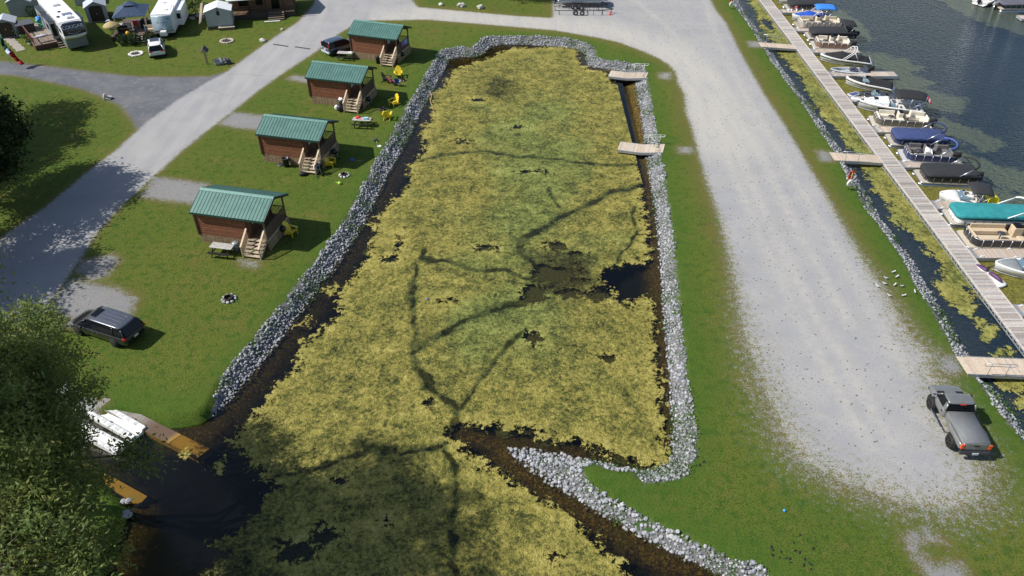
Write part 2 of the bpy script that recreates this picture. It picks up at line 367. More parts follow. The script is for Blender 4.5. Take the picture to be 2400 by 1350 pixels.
    eb = math_(nt, 'ADD', math_(nt, 'ADD', aw, bwid), math_(nt, 'MULTIPLY', math_(nt, 'SUBTRACT', n5, .5), 1.2))
    c = mixc(nt, mrange(nt, eb, -.1, .25), c, soil)
    PW = nd(nt, 'ShaderNodeVectorMath', {0: P, 1: nd(nt, 'ShaderNodeVectorMath', {0: noise(nt, P, 4, 2, .5, 1), 'Scale': .35}, operation='SCALE').outputs[0]}, operation='ADD').outputs[0]
    st = nd(nt, 'ShaderNodeTexVoronoi', {'Vector': PW, 'Scale': 4.4}, feature='DISTANCE_TO_EDGE').outputs[0]
    stc = nd(nt, 'ShaderNodeTexVoronoi', {'Vector': PW, 'Scale': 4.4}, feature='F1').outputs[1]
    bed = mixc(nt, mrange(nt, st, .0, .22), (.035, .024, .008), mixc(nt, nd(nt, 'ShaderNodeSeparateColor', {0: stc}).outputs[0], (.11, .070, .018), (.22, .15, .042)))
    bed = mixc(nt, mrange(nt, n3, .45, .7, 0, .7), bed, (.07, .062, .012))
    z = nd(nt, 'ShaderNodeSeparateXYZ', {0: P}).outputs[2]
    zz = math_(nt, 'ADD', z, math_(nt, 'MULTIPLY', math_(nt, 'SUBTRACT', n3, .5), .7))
    bed = mixc(nt, mrange(nt, zz, -.95, -1.65), bed, (.007, .008, .009))  # darkens with depth: silt colour, also painted for light absorbed by the water
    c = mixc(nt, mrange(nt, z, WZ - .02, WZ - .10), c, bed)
    bp = nd(nt, 'ShaderNodeBump', {'Height': math_(nt, 'ADD', fine, math_(nt, 'MULTIPLY', n4, 1.4)), 'Strength': mrange(nt, math_(nt, 'MAXIMUM', al, ar), -.3, .3, .75, .22), 'Distance': .09})
    b = nd(nt, 'ShaderNodeBsdfPrincipled', {'Base Color': c, 'Roughness': .95, 'Specular IOR Level': .12, 'Normal': bp.outputs[0]})
    nd(nt, 'ShaderNodeOutputMaterial', {'Surface': b.outputs[0]})
    return m
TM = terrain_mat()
ny, nx = GX.shape
V = np.stack([GX.ravel(), GY.ravel(), Zg.ravel()], 1)
idx = np.arange(nx * ny).reshape(ny, nx)
Q = np.stack([idx[:-1, :-1], idx[:-1, 1:], idx[1:, 1:], idx[1:, :-1]], -1).reshape(-1, 4)
cen = lambda A: (A[:-1, :-1] + A[1:, 1:]).ravel() / 2
cw, cl, cr, cs = cen(dw), cen(lot), cen(road), cen(side)
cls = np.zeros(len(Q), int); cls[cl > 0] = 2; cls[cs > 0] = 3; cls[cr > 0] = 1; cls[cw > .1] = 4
ATT = dict(water=dw, lot=lot, road=road, side=side, pad=pad, rag=rag, creamy=creamy, wear=wear, track=track, bankw=np.where(natural, -1.0, bw))
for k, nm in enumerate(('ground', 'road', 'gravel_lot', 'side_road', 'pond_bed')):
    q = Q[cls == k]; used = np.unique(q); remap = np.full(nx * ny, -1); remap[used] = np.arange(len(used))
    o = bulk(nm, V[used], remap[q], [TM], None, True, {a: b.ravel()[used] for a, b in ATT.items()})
    o['kind'] = 'structure'
def gz(x, y):
    """ground height by interpolation on the grid"""
    i = min(max(np.searchsorted(xs, x) - 1, 0), nx - 2); j = min(max(np.searchsorted(ys, y) - 1, 0), ny - 2)
    tx = (x - xs[i]) / (xs[i + 1] - xs[i]); ty = (y - ys[j]) / (ys[j + 1] - ys[j])
    return float((Zg[j, i] * (1 - tx) + Zg[j, i + 1] * tx) * (1 - ty) + (Zg[j + 1, i] * (1 - tx) + Zg[j + 1, i + 1] * tx) * ty)
def G(px, py, dz=0.0):
    p = at(px, py); p.z = gz(p.x, p.y) + dz; return p
def grid_at(A, X, Y):
    i = np.clip(np.searchsorted(xs, X) - 1, 0, nx - 2); j = np.clip(np.searchsorted(ys, Y) - 1, 0, ny - 2)
    tx = (X - xs[i]) / (xs[i + 1] - xs[i]); ty = (Y - ys[j]) / (ys[j + 1] - ys[j])
    return (A[j, i] * (1 - tx) + A[j, i + 1] * tx) * (1 - ty) + (A[j + 1, i] * (1 - tx) + A[j + 1, i + 1] * tx) * ty

# water surfaces
def water_mat(name, tint, ripple, rough, turb):
    m, nt = newmat(name)
    P = nd(nt, 'ShaderNodeNewGeometry').outputs['Position']
    mp = nd(nt, 'ShaderNodeMapping', {'Vector': P, 'Rotation': (0, 0, .5), 'Scale': (1.0, 2.1, 1)}).outputs[0]
    h = math_(nt, 'ADD', noise(nt, mp, 1.7, 4, .6), math_(nt, 'MULTIPLY', noise(nt, P, .12, 2), .8))
    bp = nd(nt, 'ShaderNodeBump', {'Height': h, 'Strength': ripple, 'Distance': .25}).outputs[0]
    fr = nd(nt, 'ShaderNodeFresnel', {'IOR': 1.33, 'Normal': bp}).outputs[0]
    tr = nd(nt, 'ShaderNodeMixShader', {0: turb[0], 1: nd(nt, 'ShaderNodeBsdfTransparent', {0: (*tint, 1)}).outputs[0], 2: nd(nt, 'ShaderNodeBsdfDiffuse', {0: (*turb[1], 1)}).outputs[0]}).outputs[0]
    gl = nd(nt, 'ShaderNodeBsdfGlossy', {'Color': (1, 1, 1, 1), 'Roughness': rough, 'Normal': bp}).outputs[0]
    mx = nd(nt, 'ShaderNodeMixShader', {0: fr, 1: tr, 2: gl})
    nd(nt, 'ShaderNodeOutputMaterial', {'Surface': mx.outputs[0]})
    return m
for nm, x0, x1, y0, y1, mt in (('pond_water', -32, 12.6, 4, 98, water_mat('pond_water', (.70, .68, .54), .05, .03, (.06, (.02, .03, .04)))),
                               ('marina_water', 28, 400, 4, 300, water_mat('marina_water', (.66, .72, .68), .5, .06, (.30, (.034, .068, .110))))):
    mb = MB(); mb.add([(x0, y0, WZ), (x1, y0, WZ), (x1, y1, WZ), (x0, y1, WZ)], [(0, 1, 2, 3)])
    o = mb.build(nm, mt); o['kind'] = 'structure'

# ---------------------------------------------------------------- floating weed mats
WEED = [(550, 1030), (580, 990), (625, 950), (640, 910), (700, 862), (705, 805), (762, 770), (800, 735), (793, 695), (815, 665), (850, 625), (868, 612), (870, 570), (882, 540), (888, 510), (935, 460), (962, 420), (960, 385), (1000, 355), (990, 310), (1015, 270), (1010, 230), (1050, 190), (1062, 165),
        (1130, 143), (1180, 122), (1210, 114), (1345, 112), (1362, 150), (1380, 165), (1425, 168), (1428, 185), (1440, 202), (1465, 215), (1462, 240), (1490, 270), (1497, 300), (1502, 335), (1462, 360), (1500, 368), (1497, 400), (1502, 430), (1508, 500), (1517, 560), (1522, 612), (1470, 617), (1400, 632), (1405, 660), (1440, 690), (1470, 718),
        (1512, 690), (1527, 720), (1533, 790), (1537, 860), (1547, 930), (1558, 1000), (1566, 1060), (1555, 1085), (1500, 1082), (1440, 1066), (1420, 1042), (1380, 1050), (1360, 1025), (1280, 1032), (1250, 1002), (1200, 1007), (1150, 996), (1095, 990), (1058, 1000), (1052, 1035), (1130, 1078), (1190, 1132), (1260, 1162), (1330, 1202), (1380, 1252), (1430, 1302), (1480, 1352), (1540, 1430), (470, 1430), (500, 1340), (545, 1270), (600, 1200), (650, 1130), (590, 1092), (562, 1060)]
HOLES = [(1140, 580, 1.0, .45), (1300, 577, .95, .55), (1350, 593, .6, .3), (1290, 640, 1.3, 1.0), (1250, 690, 1.0, 1.0), (1340, 655, .7, .35), (1430, 840, .45, .35), (1056, 702, .45, .25), (915, 608, .7, .5), (938, 565, .22, .7), (1215, 300, .8, .3), (1120, 235, .8, .5), (1090, 330, .7, .3), (1240, 402, .9, .18), (1003, 947, .3, .3), (1410, 690, .9, .8), (1330, 690, .8, .5), (1250, 790, .5, .7), (1290, 1310, .3, .2), (760, 1255, .7, .5), (700, 1290, .9, .6), (800, 1130, .4, .3), (905, 1220, .3, .4)]
TRAILS = [([(1505, 430), (1440, 450), (1380, 480), (1320, 510), (1260, 540), (1222, 562), (1228, 600), (1270, 640)], .55), ([(955, 380), (1010, 370), (1080, 355), (1150, 358), (1250, 372), (1350, 379), (1440, 385), (1505, 387)], .4),
          ([(965, 830), (1010, 800), (1060, 770), (1130, 745), (1200, 715), (1270, 690), (1310, 655)], .6), ([(985, 590), (975, 650), (965, 720), (968, 780), (965, 830), (985, 870), (1010, 910), (1060, 960), (1078, 1000)], .38),
          ([(1065, 1035), (960, 1050), (880, 1060), (800, 1080), (720, 1102), (640, 1130)], .5), ([(1060, 1050), (1045, 1150), (1040, 1230), (1060, 1300), (1090, 1370)], .35), ([(1078, 960), (1120, 890), (1180, 830), (1240, 770)], .3), ([(985, 610), (1080, 622), (1170, 635), (1240, 655)], .35),
          ([(1485, 480), (1475, 580), (1440, 620)], .25), ([(1285, 440), (1310, 490)], .2)]
def weed_mat():
    m, nt = newmat('floating_weed')
    P = nd(nt, 'ShaderNodeNewGeometry').outputs['Position']
    e = attr(nt, 'edge'); tr = attr(nt, 'trail'); gn = attr(nt, 'green'); thin = attr(nt, 'thin')
    Pw = nd(nt, 'ShaderNodeVectorMath', {0: P, 1: nd(nt, 'ShaderNodeVectorMath', {0: noise(nt, P, 2.2, 3, .6, 1), 'Scale': .5}, operation='SCALE').outputs[0]}, operation='ADD').outputs[0]
    big = noise(nt, P, .45, 3, .55); c1 = noise(nt, Pw, 1.35, 6, .72); c2 = noise(nt, Pw, 4.2, 4, .75); c3 = noise(nt, P, 13, 3, .7); hue = noise(nt, P, .17, 3)
    k = math_(nt, 'ADD', math_(nt, 'MULTIPLY', c1, .36), math_(nt, 'ADD', math_(nt, 'MULTIPLY', c2, .40), math_(nt, 'MULTIPLY', c3, .24)))
    k = math_(nt, 'ADD', k, math_(nt, 'MULTIPLY', math_(nt, 'SUBTRACT', big, .5), .10))
    low = math_(nt, 'ADD', math_(nt, 'MULTIPLY', tr, .060), math_(nt, 'MULTIPLY', thin, .20))
    edg = mrange(nt, e, .0, 1.6, .035, 0)                    # fresh bright growth along the open water
    k = math_(nt, 'ADD', math_(nt, 'SUBTRACT', k, low), edg)
    g1 = mrange(nt, math_(nt, 'ADD', gn, math_(nt, 'MULTIPLY', math_(nt, 'SUBTRACT', hue, .5), 1.1)), .1, .9)
    yel = mixc(nt, g1, (.345, .300, .066), (.245, .275, .064)); pale = mixc(nt, g1, (.52, .455, .135), (.40, .425, .13)); mid = mixc(nt, g1, (.130, .135, .028), (.098, .122, .028))
    c = mixc(nt, mrange(nt, k, .40, .46), (.026, .032, .009), mid); c = mixc(nt, mrange(nt, k, .46, .535), c, yel); c = mixc(nt, mrange(nt, k, .535, .61), c, pale)
    c = mixc(nt, math_(nt, 'MULTIPLY', tr, .48), c, (.062, .085, .022)); c = mixc(nt, math_(nt, 'MULTIPLY', thin, .55), c, (.075, .060, .014))
    v = math_(nt, 'ADD', e, math_(nt, 'ADD', math_(nt, 'MULTIPLY', math_(nt, 'SUBTRACT', c1, .5), 4.2), math_(nt, 'MULTIPLY', math_(nt, 'SUBTRACT', c2, .5), 2.2)))
    a = math_(nt, 'MULTIPLY', math_(nt, 'GREATER_THAN', v, 0), math_(nt, 'GREATER_THAN', k, .362))
    bp = nd(nt, 'ShaderNodeBump', {'Height': k, 'Strength': 1.0, 'Distance': .55}).outputs[0]
    b = nd(nt, 'ShaderNodeBsdfPrincipled', {'Base Color': c, 'Roughness': .7, 'Specular IOR Level': .25, 'Normal': bp, 'Alpha': a})
    nd(nt, 'ShaderNodeOutputMaterial', {'Surface': b.outputs[0]})
    return m
def sub_mat(nm, lo, hi):
    m, nt = newmat(nm)
    P = nd(nt, 'ShaderNodeNewGeometry').outputs['Position']; e = attr(nt, 'edge')
    n1 = noise(nt, P, .7, 6, .7); n2 = noise(nt, P, 5, 4, .7)
    c = mixc(nt, mrange(nt, n2, .35, .65), lo, hi)
    v = math_(nt, 'ADD', e, math_(nt, 'ADD', math_(nt, 'MULTIPLY', math_(nt, 'SUBTRACT', n1, .52), 5.5), math_(nt, 'MULTIPLY', math_(nt, 'SUBTRACT', n2, .5), 2.2)))
    b = nd(nt, 'ShaderNodeBsdfPrincipled', {'Base Color': c, 'Roughness': .9, 'Alpha': mrange(nt, v, -.1, .5)})
    nd(nt, 'ShaderNodeOutputMaterial', {'Surface': b.outputs[0]})
    return m
WM, SM, SM2, SM3 = weed_mat(), sub_mat('submerged_weed', (.040, .044, .012), (.105, .105, .026)), sub_mat('slip_weed', (.060, .062, .008), (.175, .158, .020)), sub_mat('lake_weed', (.22, .22, .09), (.42, .39, .17))
def mat_sheet(name, label, bx, step, polys, holes, trails, z, mtl, amp, green=None, thin=None, grow=0.0):
    X, Y = np.meshgrid(np.arange(bx[0], bx[1], step), np.arange(bx[2], bx[3], step), indexing='xy')
    e = np.maximum.reduce([sdf(X, Y, p) for p in polys]) + grow
    for cx, cy, rx, ry in holes:
        c = at(cx, cy, WZ); q = np.sqrt(((X - c.x) / rx) ** 2 + ((Y - c.y) / ry) ** 2); e = np.minimum(e, (q - 1.15) * min(rx, ry) * 1.4)
    t = np.zeros_like(X)
    for pts, wd in trails:
        t = np.maximum(t, sstep(1.35, .15, ldist(X + 1.6 * (vnoise(X, Y, .35, 6) - .5), Y + 1.6 * (vnoise(X, Y, .35, 8) - .5), wpoly(pts, WZ)) / (wd * .78) * (.55 + .9 * vnoise(X, Y, .9, 5))) * np.clip(.55 + .8 * vnoise(X, Y, .5, 9), 0, 1))
    gr = green(X, Y) if green else np.zeros_like(X); th = thin(X, Y) if thin else np.zeros_like(X)
    Zz = z + amp * (vnoise(X, Y, 1.1, 11, 4) - .5) * 2 + amp * .9 * (vnoise(X, Y, 3.3, 12, 2) - .5) - .035 * t * (amp > 0)
    n0, n1 = X.shape; I = np.arange(n0 * n1).reshape(n0, n1)
    q = np.stack([I[:-1, :-1], I[:-1, 1:], I[1:, 1:], I[1:, :-1]], -1).reshape(-1, 4)
    q = q[(e.ravel()[q].max(1) > -1.9)]
    u = np.unique(q); rm = np.full(n0 * n1, -1); rm[u] = np.arange(len(u))
    o = bulk(name, np.stack([X.ravel(), Y.ravel(), Zz.ravel()], 1)[u], rm[q], [mtl], None, True, {'edge': e.ravel()[u], 'trail': t.ravel()[u], 'green': gr.ravel()[u], 'thin': th.ravel()[u]})
    return tag(o, label, 'water weed', kind='stuff')
wwp = wpoly(WEED, WZ)
BITS = [wpoly(p, WZ) for p in ([(752, 684), (790, 668), (800, 680), (770, 695)], [(862, 528), (886, 516), (886, 530)], [(398, 1064), (424, 1056), (424, 1072)], [(700, 765), (722, 750), (728, 764)], [(505, 1090), (520, 1082), (522, 1098)], [(500, 1280), (530, 1265), (535, 1290)], [(905, 470), (925, 462), (922, 478)], [(1545, 880), (1556, 870), (1558, 895)])]
gc = at(1230, 330, WZ); tc_ = at(1180, 190, WZ)
def green_f(X, Y):
    a = np.exp(-(((X - gc.x) / 5.5) ** 2 + ((Y - gc.y) / 20) ** 2)); b = .6 * np.exp(-(((X + 1) / 6) ** 2 + ((Y - 42) / 9) ** 2))
    return np.clip(a + b + (vnoise(X, Y, .3, 21) - .5) * .9 - .6 * np.exp(-(((X - tc_.x) / 5) ** 2 + ((Y - tc_.y) / 7) ** 2)), 0, 1)
tp = at(1320, 640, WZ); td = at(560, 1180, WZ)
def thin_f(X, Y):
    a = .85 * np.exp(-(((X - tp.x) / 2.6) ** 2 + ((Y - tp.y) / 3.2) ** 2)) + .4 * np.exp(-(((X - tc_.x + .5) / 1.8) ** 2 + ((Y - tc_.y + 2) / 3) ** 2))
    return np.clip(a + .5 * sstep(-11, -16, X) * (Y < 28) , 0, 1)
mat_sheet('weed_mat', 'yellow green weed matted over the still pond between the stone banks', (-20, 12, 17.5, 96), .15, [wwp] + BITS, HOLES, TRAILS, WZ + .03, WM, .035, green_f, thin_f)
mat_sheet('submerged_weed', 'dark olive weed under the water round the yellow pond mat', (-20, 12, 17.5, 96), .5, [wwp], [], [], WZ - .30, SM, 0, grow=.25)
# marina: strip between bank and walkway, weed among the boats, patches further out
MW = [(1752, -8), (1777, 42), (1782, 62), (1797, 80), (1812, 100), (1823, 125), (1847, 150), (1877, 180), (1890, 212), (1908, 245), (1928, 273), (1950, 292), (1977, 325), (1996, 354), (2020, 396), (2036, 416), (2049, 436), (2046, 443), (2064, 460), (2087, 479), (2078, 494), (2092, 516), (2117, 536), (2145, 551), (2158, 571), (2181, 596), (2197, 619), (2209, 637), (2196, 672), (2211, 700), (2244, 724), (2270, 738), (2284, 728), (2278, 702), (2268, 680)]
mwl = wpoly(MW, WZ); mstrip = np.vstack([mwl, [[35.3, 44.6]], [[35.6, 48]], [[35.7, 118]], [[33.5, 118]]])
blobs = [wpoly(p, WZ) for p in ([(2300, 770), (2330, 768), (2335, 790), (2315, 808), (2300, 795)], [(2335, 820), (2360, 812), (2375, 835), (2340, 832)], [(2275, 745), (2310, 752), (2300, 765), (2280, 760)], [(2330, 885), (2400, 885), (2400, 920), (2345, 910)], [(2380, 930), (2440, 935), (2430, 960), (2390, 955)])]
mat_sheet('weed_mat', 'yellow green weed lying between the stony lake bank and the long walkway', (29.5, 37, 26, 118), .15, [mstrip] + blobs, [(1800, 58, .5, 2.0)], [], WZ + .03, WM, .03, lambda X, Y: .25 + .5 * vnoise(X, Y, .4, 31), None)
slips = [np.array([(36.7, 40), (44.5 + (i % 3), 40), (42 + (i % 2), 118), (36.7, 118)]) for i in range(1)]
mat_sheet('submerged_weed', 'olive weed just under the water among the moored boats', (36.4, 50, 36, 118), .4, [np.array([(36.6, 38), (43.0, 38), (41.5, 60), (41.5, 90), (40.5, 118), (36.6, 118)])], [], [], WZ + .015, SM2, 0, grow=.9)
pat = [wpoly(p, -1.0) for p in ([(1960, 30), (2000, 60), (2030, 95), (2000, 75), (1975, 50)], [(2040, 130), (2120, 150), (2140, 165), (2100, 175), (2050, 155)], [(2080, 180), (2160, 195), (2150, 215), (2100, 210)], [(2180, 225), (2250, 240), (2240, 262), (2190, 255)], [(2210, 290), (2330, 335), (2300, 350), (2230, 320)], [(2250, 370), (2400, 420), (2400, 450), (2330, 430), (2260, 395)], [(2340, 455), (2400, 470), (2400, 500), (2350, 490)], [(2200, -5), (2320, -5), (2400, 55), (2400, 85), (2300, 50)])]
mat_sheet('submerged_weed', 'pale olive weed patches under the open water beyond the boats', (36, 100, 45, 125), .5, pat, [], [], WZ - .06, SM3, 0, grow=1.2)

# ---------------------------------------------------------------- riprap stones
def stones():
    cs = .172
    out = []
    for (x0, x1, y0, y1) in ((-24, 17, 17, 97), (28, 38, 22, 118)):
        X, Y = np.meshgrid(np.arange(x0, x1, cs), np.arange(y0, y1, cs), indexing='xy')
        X = X.ravel() + (rng.random(X.size) - .5) * cs * .9; Y = Y.ravel() + (rng.random(Y.size) - .5) * cs * .9
        d = -grid_at(dw, X, Y); wd = grid_at(bw, X, Y) + (vnoise(X, Y, .8, 41) - .5) * .55
        weedy = vnoise(X, Y, .55, 43)
        k = (d > -.22) & (d < wd) & ((weedy < .80 - .14 * (d / wd)) | ((X > 7) & (X < 13) & (Y < 33)))
        # natural shore at the lower left and the boat ramp carry no stones
        k &= ~((X < -19) & (Y < 36)); k &= ~((X < -17.3) & (Y < 33.4))
        k &= ~((X > 28) & (np.abs(Y - 37.3) < 1.0)) & ~((X > 28) & (np.abs(Y - 65.6) < .9)) & ~((X > 28) & (np.abs(Y - 93.9) < .9))
        out.append(np.stack([X[k], Y[k], d[k]], 1))
    S = np.vstack(out); n = len(S)
    r = (.068 + .082 * rng.random(n) ** 1.8) * np.where(S[:, 0] > 20, .95, 1.0)
    tip = (S[:, 0] > -2) & (S[:, 1] < 33) & (S[:, 0] < 16); r[tip] *= 1.0
    Zs = grid_at(Zg, S[:, 0], S[:, 1]) + r * .42
    return S, r, Zs
S, SR, SZ = stones()
def rock_mat():
    m, nt = newmat('limestone')
    P = nd(nt, 'ShaderNodeNewGeometry').outputs['Position']
    c = mixc(nt, mrange(nt, noise(nt, P, 1.5, 3), .3, .7), (.29, .305, .335), (.42, .425, .44))
    c = mixc(nt, mrange(nt, noise(nt, P, 14, 4), .4, .75, 0, .5), c, (.17, .17, .175))
    a = attr(nt, 'col', 0); mm = nd(nt, 'ShaderNodeMix', data_type='RGBA', blend_type='MULTIPLY'); mm.inputs[0].default_value = 1
    nt.links.new(c, mm.inputs[6]); nt.links.new(a, mm.inputs[7])
    z = nd(nt, 'ShaderNodeSeparateXYZ', {0: P}).outputs[2]
    c = mixc(nt, mrange(nt, z, WZ + .06, WZ - .06), mm.outputs[2], (.10, .075, .03))
    b = nd(nt, 'ShaderNodeBsdfPrincipled', {'Base Color': c, 'Roughness': .85, 'Specular IOR Level': .2})
    nd(nt, 'ShaderNodeOutputMaterial', {'Surface': b.outputs[0]}); return m
RM = rock_mat()
def rotmats(n):
    q = rng.normal(size=(n, 4)); q /= np.linalg.norm(q, axis=1)[:, None]; a, b, c, d = q.T
    return np.stack([1 - 2 * (c * c + d * d), 2 * (b * c - a * d), 2 * (b * d + a * c), 2 * (b * c + a * d), 1 - 2 * (b * b + d * d), 2 * (c * d - a * b), 2 * (b * d - a * c), 2 * (c * d + a * b), 1 - 2 * (b * b + c * c)], 1).reshape(n, 3, 3)
camd = np.sqrt(S[:, 0] ** 2 + S[:, 1] ** 2 + (SZ - H) ** 2)
onspit = (S[:, 0] > -1.5) & (S[:, 0] < 9) & (S[:, 1] < 32.5) & (S[:, 1] > 22.2)
score = np.where(onspit, SR / camd, -1); near = np.zeros(len(S), bool); near[np.argsort(-score)[:300]] = True
IV = np.array(ICO[0][0]); IF = np.array(ICO[0][1])
far = ~near; n = far.sum()
jit = 1 + (rng.random((n, 12)) - .5) * .5
vv = IV[None] * jit[:, :, None] * np.stack([np.ones(n), .75 + .3 * rng.random(n), .6 + .3 * rng.random(n)], 1)[:, None, :]
vv = np.einsum('nij,nkj->nki', rotmats(n), vv) * SR[far][:, None, None]; vv[:, :, 2] *= .8
vv += np.stack([S[far, 0], S[far, 1], SZ[far]], 1)[:, None, :]
tone = (.74 + .5 * rng.random(n))[:, None] * np.array([1, 1, 1.0]); tone *= np.where(rng.random(n) < .14, .55, 1.0)[:, None]
o = bulk('riprap', vv.reshape(-1, 3), (IF[None] + (np.arange(n) * 12)[:, None, None]).reshape(-1, 3), [RM], np.repeat(tone, 12, axis=0))
tag(o, 'pale grey limestone riprap lining the banks of pond and lake', 'riprap', kind='stuff')
rock_meshes = []
for k in range(6):
    mb = MB(); mb.blob((0, 0, 0), (1, .8 + .05 * k, .62), 100 + k, .22, 0, False, 1, 1.0, (.8 + .07 * k,) * 3); rock_meshes.append(mb.mesh('riprap_stone', [RM]))
for k, i in enumerate(np.where(near)[0]):
    o = bpy.data.objects.new('riprap_stone', rock_meshes[k % 6]); COL.objects.link(o)
    o.location = (S[i, 0], S[i, 1], SZ[i]); o.scale = (SR[i],) * 3; o.rotation_euler = (random.uniform(-.4, .4), random.uniform(-.4, .4), random.uniform(0, 6.3))
    tag(o, 'white limestone rock on the stony spit in the foreground', 'rock', 'limestone rocks of the stony spit')
# weeds sprouting among the stones
def leaf_mat(name, c1, c2, trans=.25):
    m, nt = newmat(name); a = attr(nt, 'col', 0)
    nt_c = mixc(nt, mrange(nt, noise(nt, nd(nt, 'ShaderNodeNewGeometry').outputs['Position'], 1.1, 3), .35, .65), c1, c2)
    mm = nd(nt, 'ShaderNodeMix', data_type='RGBA', blend_type='MULTIPLY'); mm.inputs[0].default_value = 1
    nt.links.new(nt_c, mm.inputs[6]); nt.links.new(a, mm.inputs[7])
    d = nd(nt, 'ShaderNodeBsdfPrincipled', {'Base Color': mm.outputs[2], 'Roughness': .6, 'Specular IOR Level': .25}).outputs[0]
    t = nd(nt, 'ShaderNodeBsdfTranslucent', {'Color': mm.outputs[2]}).outputs[0]
    nd(nt, 'ShaderNodeOutputMaterial', {'Surface': nd(nt, 'ShaderNodeMixShader', {0: trans, 1: d, 2: t}).outputs[0]})
    return m
def leaves(C, size, asp, cols, up=.4):
    """one quad per centre"""
    n = len(C); N = rng.normal(size=(n, 3)); N[:, 2] += up * 2; N /= np.linalg.norm(N, axis=1)[:, None]
    A = np.cross(N, rng.normal(size=(n, 3))); A /= np.linalg.norm(A, axis=1)[:, None]; B = np.cross(N, A)
    s = size * (.6 + .8 * rng.random(n))[:, None]
    A = A * s; B = B * s * asp
    Vv = np.stack([C - A, C - B * .9, C + A, C + B * .9], 1).reshape(-1, 3)
    return Vv, np.arange(4 * n).reshape(n, 4), np.repeat(cols, 4, axis=0)
GL = leaf_mat('bank_leaf', (.05, .12, .018), (.09, .16, .02))
k = rng.random(len(S)) < .5
cand = S[:, :2]
wd_ = vnoise(S[:, 0], S[:, 1], .55, 43)
dS_ = S[:, 2] / grid_at(bw, S[:, 0], S[:, 1])
sel = (wd_ > .585) | ((dS_ > .72) & (rng.random(len(S)) < .22)) | ((S[:, 0] > 0) & (S[:, 0] < 4.5) & (S[:, 1] < 33) & (dS_ > .3) & (rng.random(len(S)) < .30))
base = np.repeat(np.stack([S[sel, 0], S[sel, 1], SZ[sel] + .08], 1), 5, axis=0)
C = base + rng.normal(size=base.shape) * np.array([.16, .16, .07])
Vv, Fv, cc = leaves(C, .07, .45, (.7 + .5 * rng.random(len(C)))[:, None] * np.ones(3))
tag(bulk('bank_weeds', Vv, Fv, [GL], cc), 'green weeds sprouting between the stones of the banks', 'weeds', kind='stuff')

# ================================================================ MATERIALS OF THE OBJECTS
WOODL = lambda: M('weathered_deck', (.40, .365, .335), .85, 0, .10, 9, attrcol=True)
m_alu = M('aluminium', (.55, .57, .59), .35, .9, .05)
m_galv = M('galvanised', (.42, .44, .46), .5, .6, .08)
m_black = M('black_rubber', (.012, .012, .013), .7)
m_dark = M('dark_shadow_gap', (.01, .01, .01), .9)
m_white = M('white_gelcoat', (.78, .78, .77), .25, 0, .03, 3, coat=.4)
m_glass = M('dark_glass', (.006, .007, .009), .06, 0, 0, 3, spec=.25)
m_chrome = M('chrome', (.75, .76, .78), .12, 1, .02)
m_deckwood = WOODL()
m_cedar = M('cedar_boards', (.33, .235, .155), .85, 0, .14, 7, attrcol=True)
m_rail = M('deck_lumber', (.40, .315, .225), .85, 0, .12, 6)
m_yellow = M('yellow_plastic', (.80, .60, .03), .4, 0, .04)
m_grass_dry = M('thatch', (.45, .36, .17), .95, 0, .25, 20, bump=.6)
m_stone = M('fieldstone', (.40, .40, .40), .9, 0, .25, 5, bump=.4)

def planks(mb, x0, x1, y0, y1, z, along='X', pw=.14, th=.035, tone=(1, 1, 1), spread=.22, zf=None, mat=0):
    """boards laid side by side; `along` is the walking direction the boards cross"""
    a0, a1 = (x0, x1) if along == 'X' else (y0, y1)
    n = max(1, round((a1 - a0) / pw)); p = (a1 - a0) / n; run = 0
    for i in range(n):
        if i % 22 == 0: run = random.uniform(-.10, .10)
        k = 1 + run + random.uniform(-spread, spread); hue = random.uniform(-.05, .05)
        c = (tone[0] * k * (1 + hue), tone[1] * k, tone[2] * k * (1 - hue))
        s0 = a0 + i * p + .006; s1 = a0 + (i + 1) * p - .006; zz = z if zf is None else zf((s0 + s1) / 2)
        if along == 'X': mb.b2(s0, s1, y0, y1, zz - th, zz, mat, c)
        else: mb.b2(x0, x1, s0, s1, zz - th, zz, mat, c)

# ================================================================ DOCKS
def walkway():
    x0, x1, y0, y1 = 35.0, 36.52, 34.0, 122.0; z = -.28
    t = thing('walkway', 'long grey plank walkway running beside the moored boats', 'dock', (0, 0, 0))
    mb = MB(); planks(mb, x0 + .04, x1 - .04, y0, y1, z, 'Y', .15, spread=.30); mb.build('decking', m_deckwood, t)
    mb = MB()
    for x in (x0, x1): mb.b2(x - .05, x + .05, y0, y1, z - .10, z + .03, 0, (1.1, 1.05, 1.0))
    mb.b2(x0 - .10, x0 - .05, y0, y1, z - .34, z - .27, 1); mb.b2(x0 - .09, x0 - .05, y0, y1, z - .10, z - .03, 1)
    y = y0; k = 0
    while y < y1 - .5:
        mb.tube([(x0 - .08, y, z - .30), (x0 - .08, y + .42, z - .06)] if k % 2 == 0 else [(x0 - .08, y, z - .06), (x0 - .08, y + .42, z - .30)], .02, 4, 1); y += .44; k += 1
    mb.build('side_frame', [M('edge_board', (.50, .45, .40), .8), m_galv], t)
    mb = MB()
    y = y0 + 1
    while y < y1: mb.b2(x0 + .1, x1 - .1, y, y + 1.8, z - .62, z - .12); y += 3.4
    mb.build('floats', M('float_blue_black', (.02, .03, .045), .6), t)
walkway()
FY = [107.05, 100.1, 92.85, 85.8, 79.05, 71.9, 64.8, 57.65, 50.45, 43.35]
FL = ['between the red maple flag boat and the blue canopy boat', 'between the cream seated pontoon and the long black covered pontoon', 'beside the brown cream pontoon and the tower boat', 'beside the grey bass boat', 'under the bow of the white cruiser',
      'between the tan pontoon and the navy covered pontoon', 'between the open blue pontoon and the black covered pontoon', 'between the boat with the yellow tube and the teal covered pontoon', 'between the large beige pontoon and the grey topped bowrider', 'nearest the camera at the right edge']
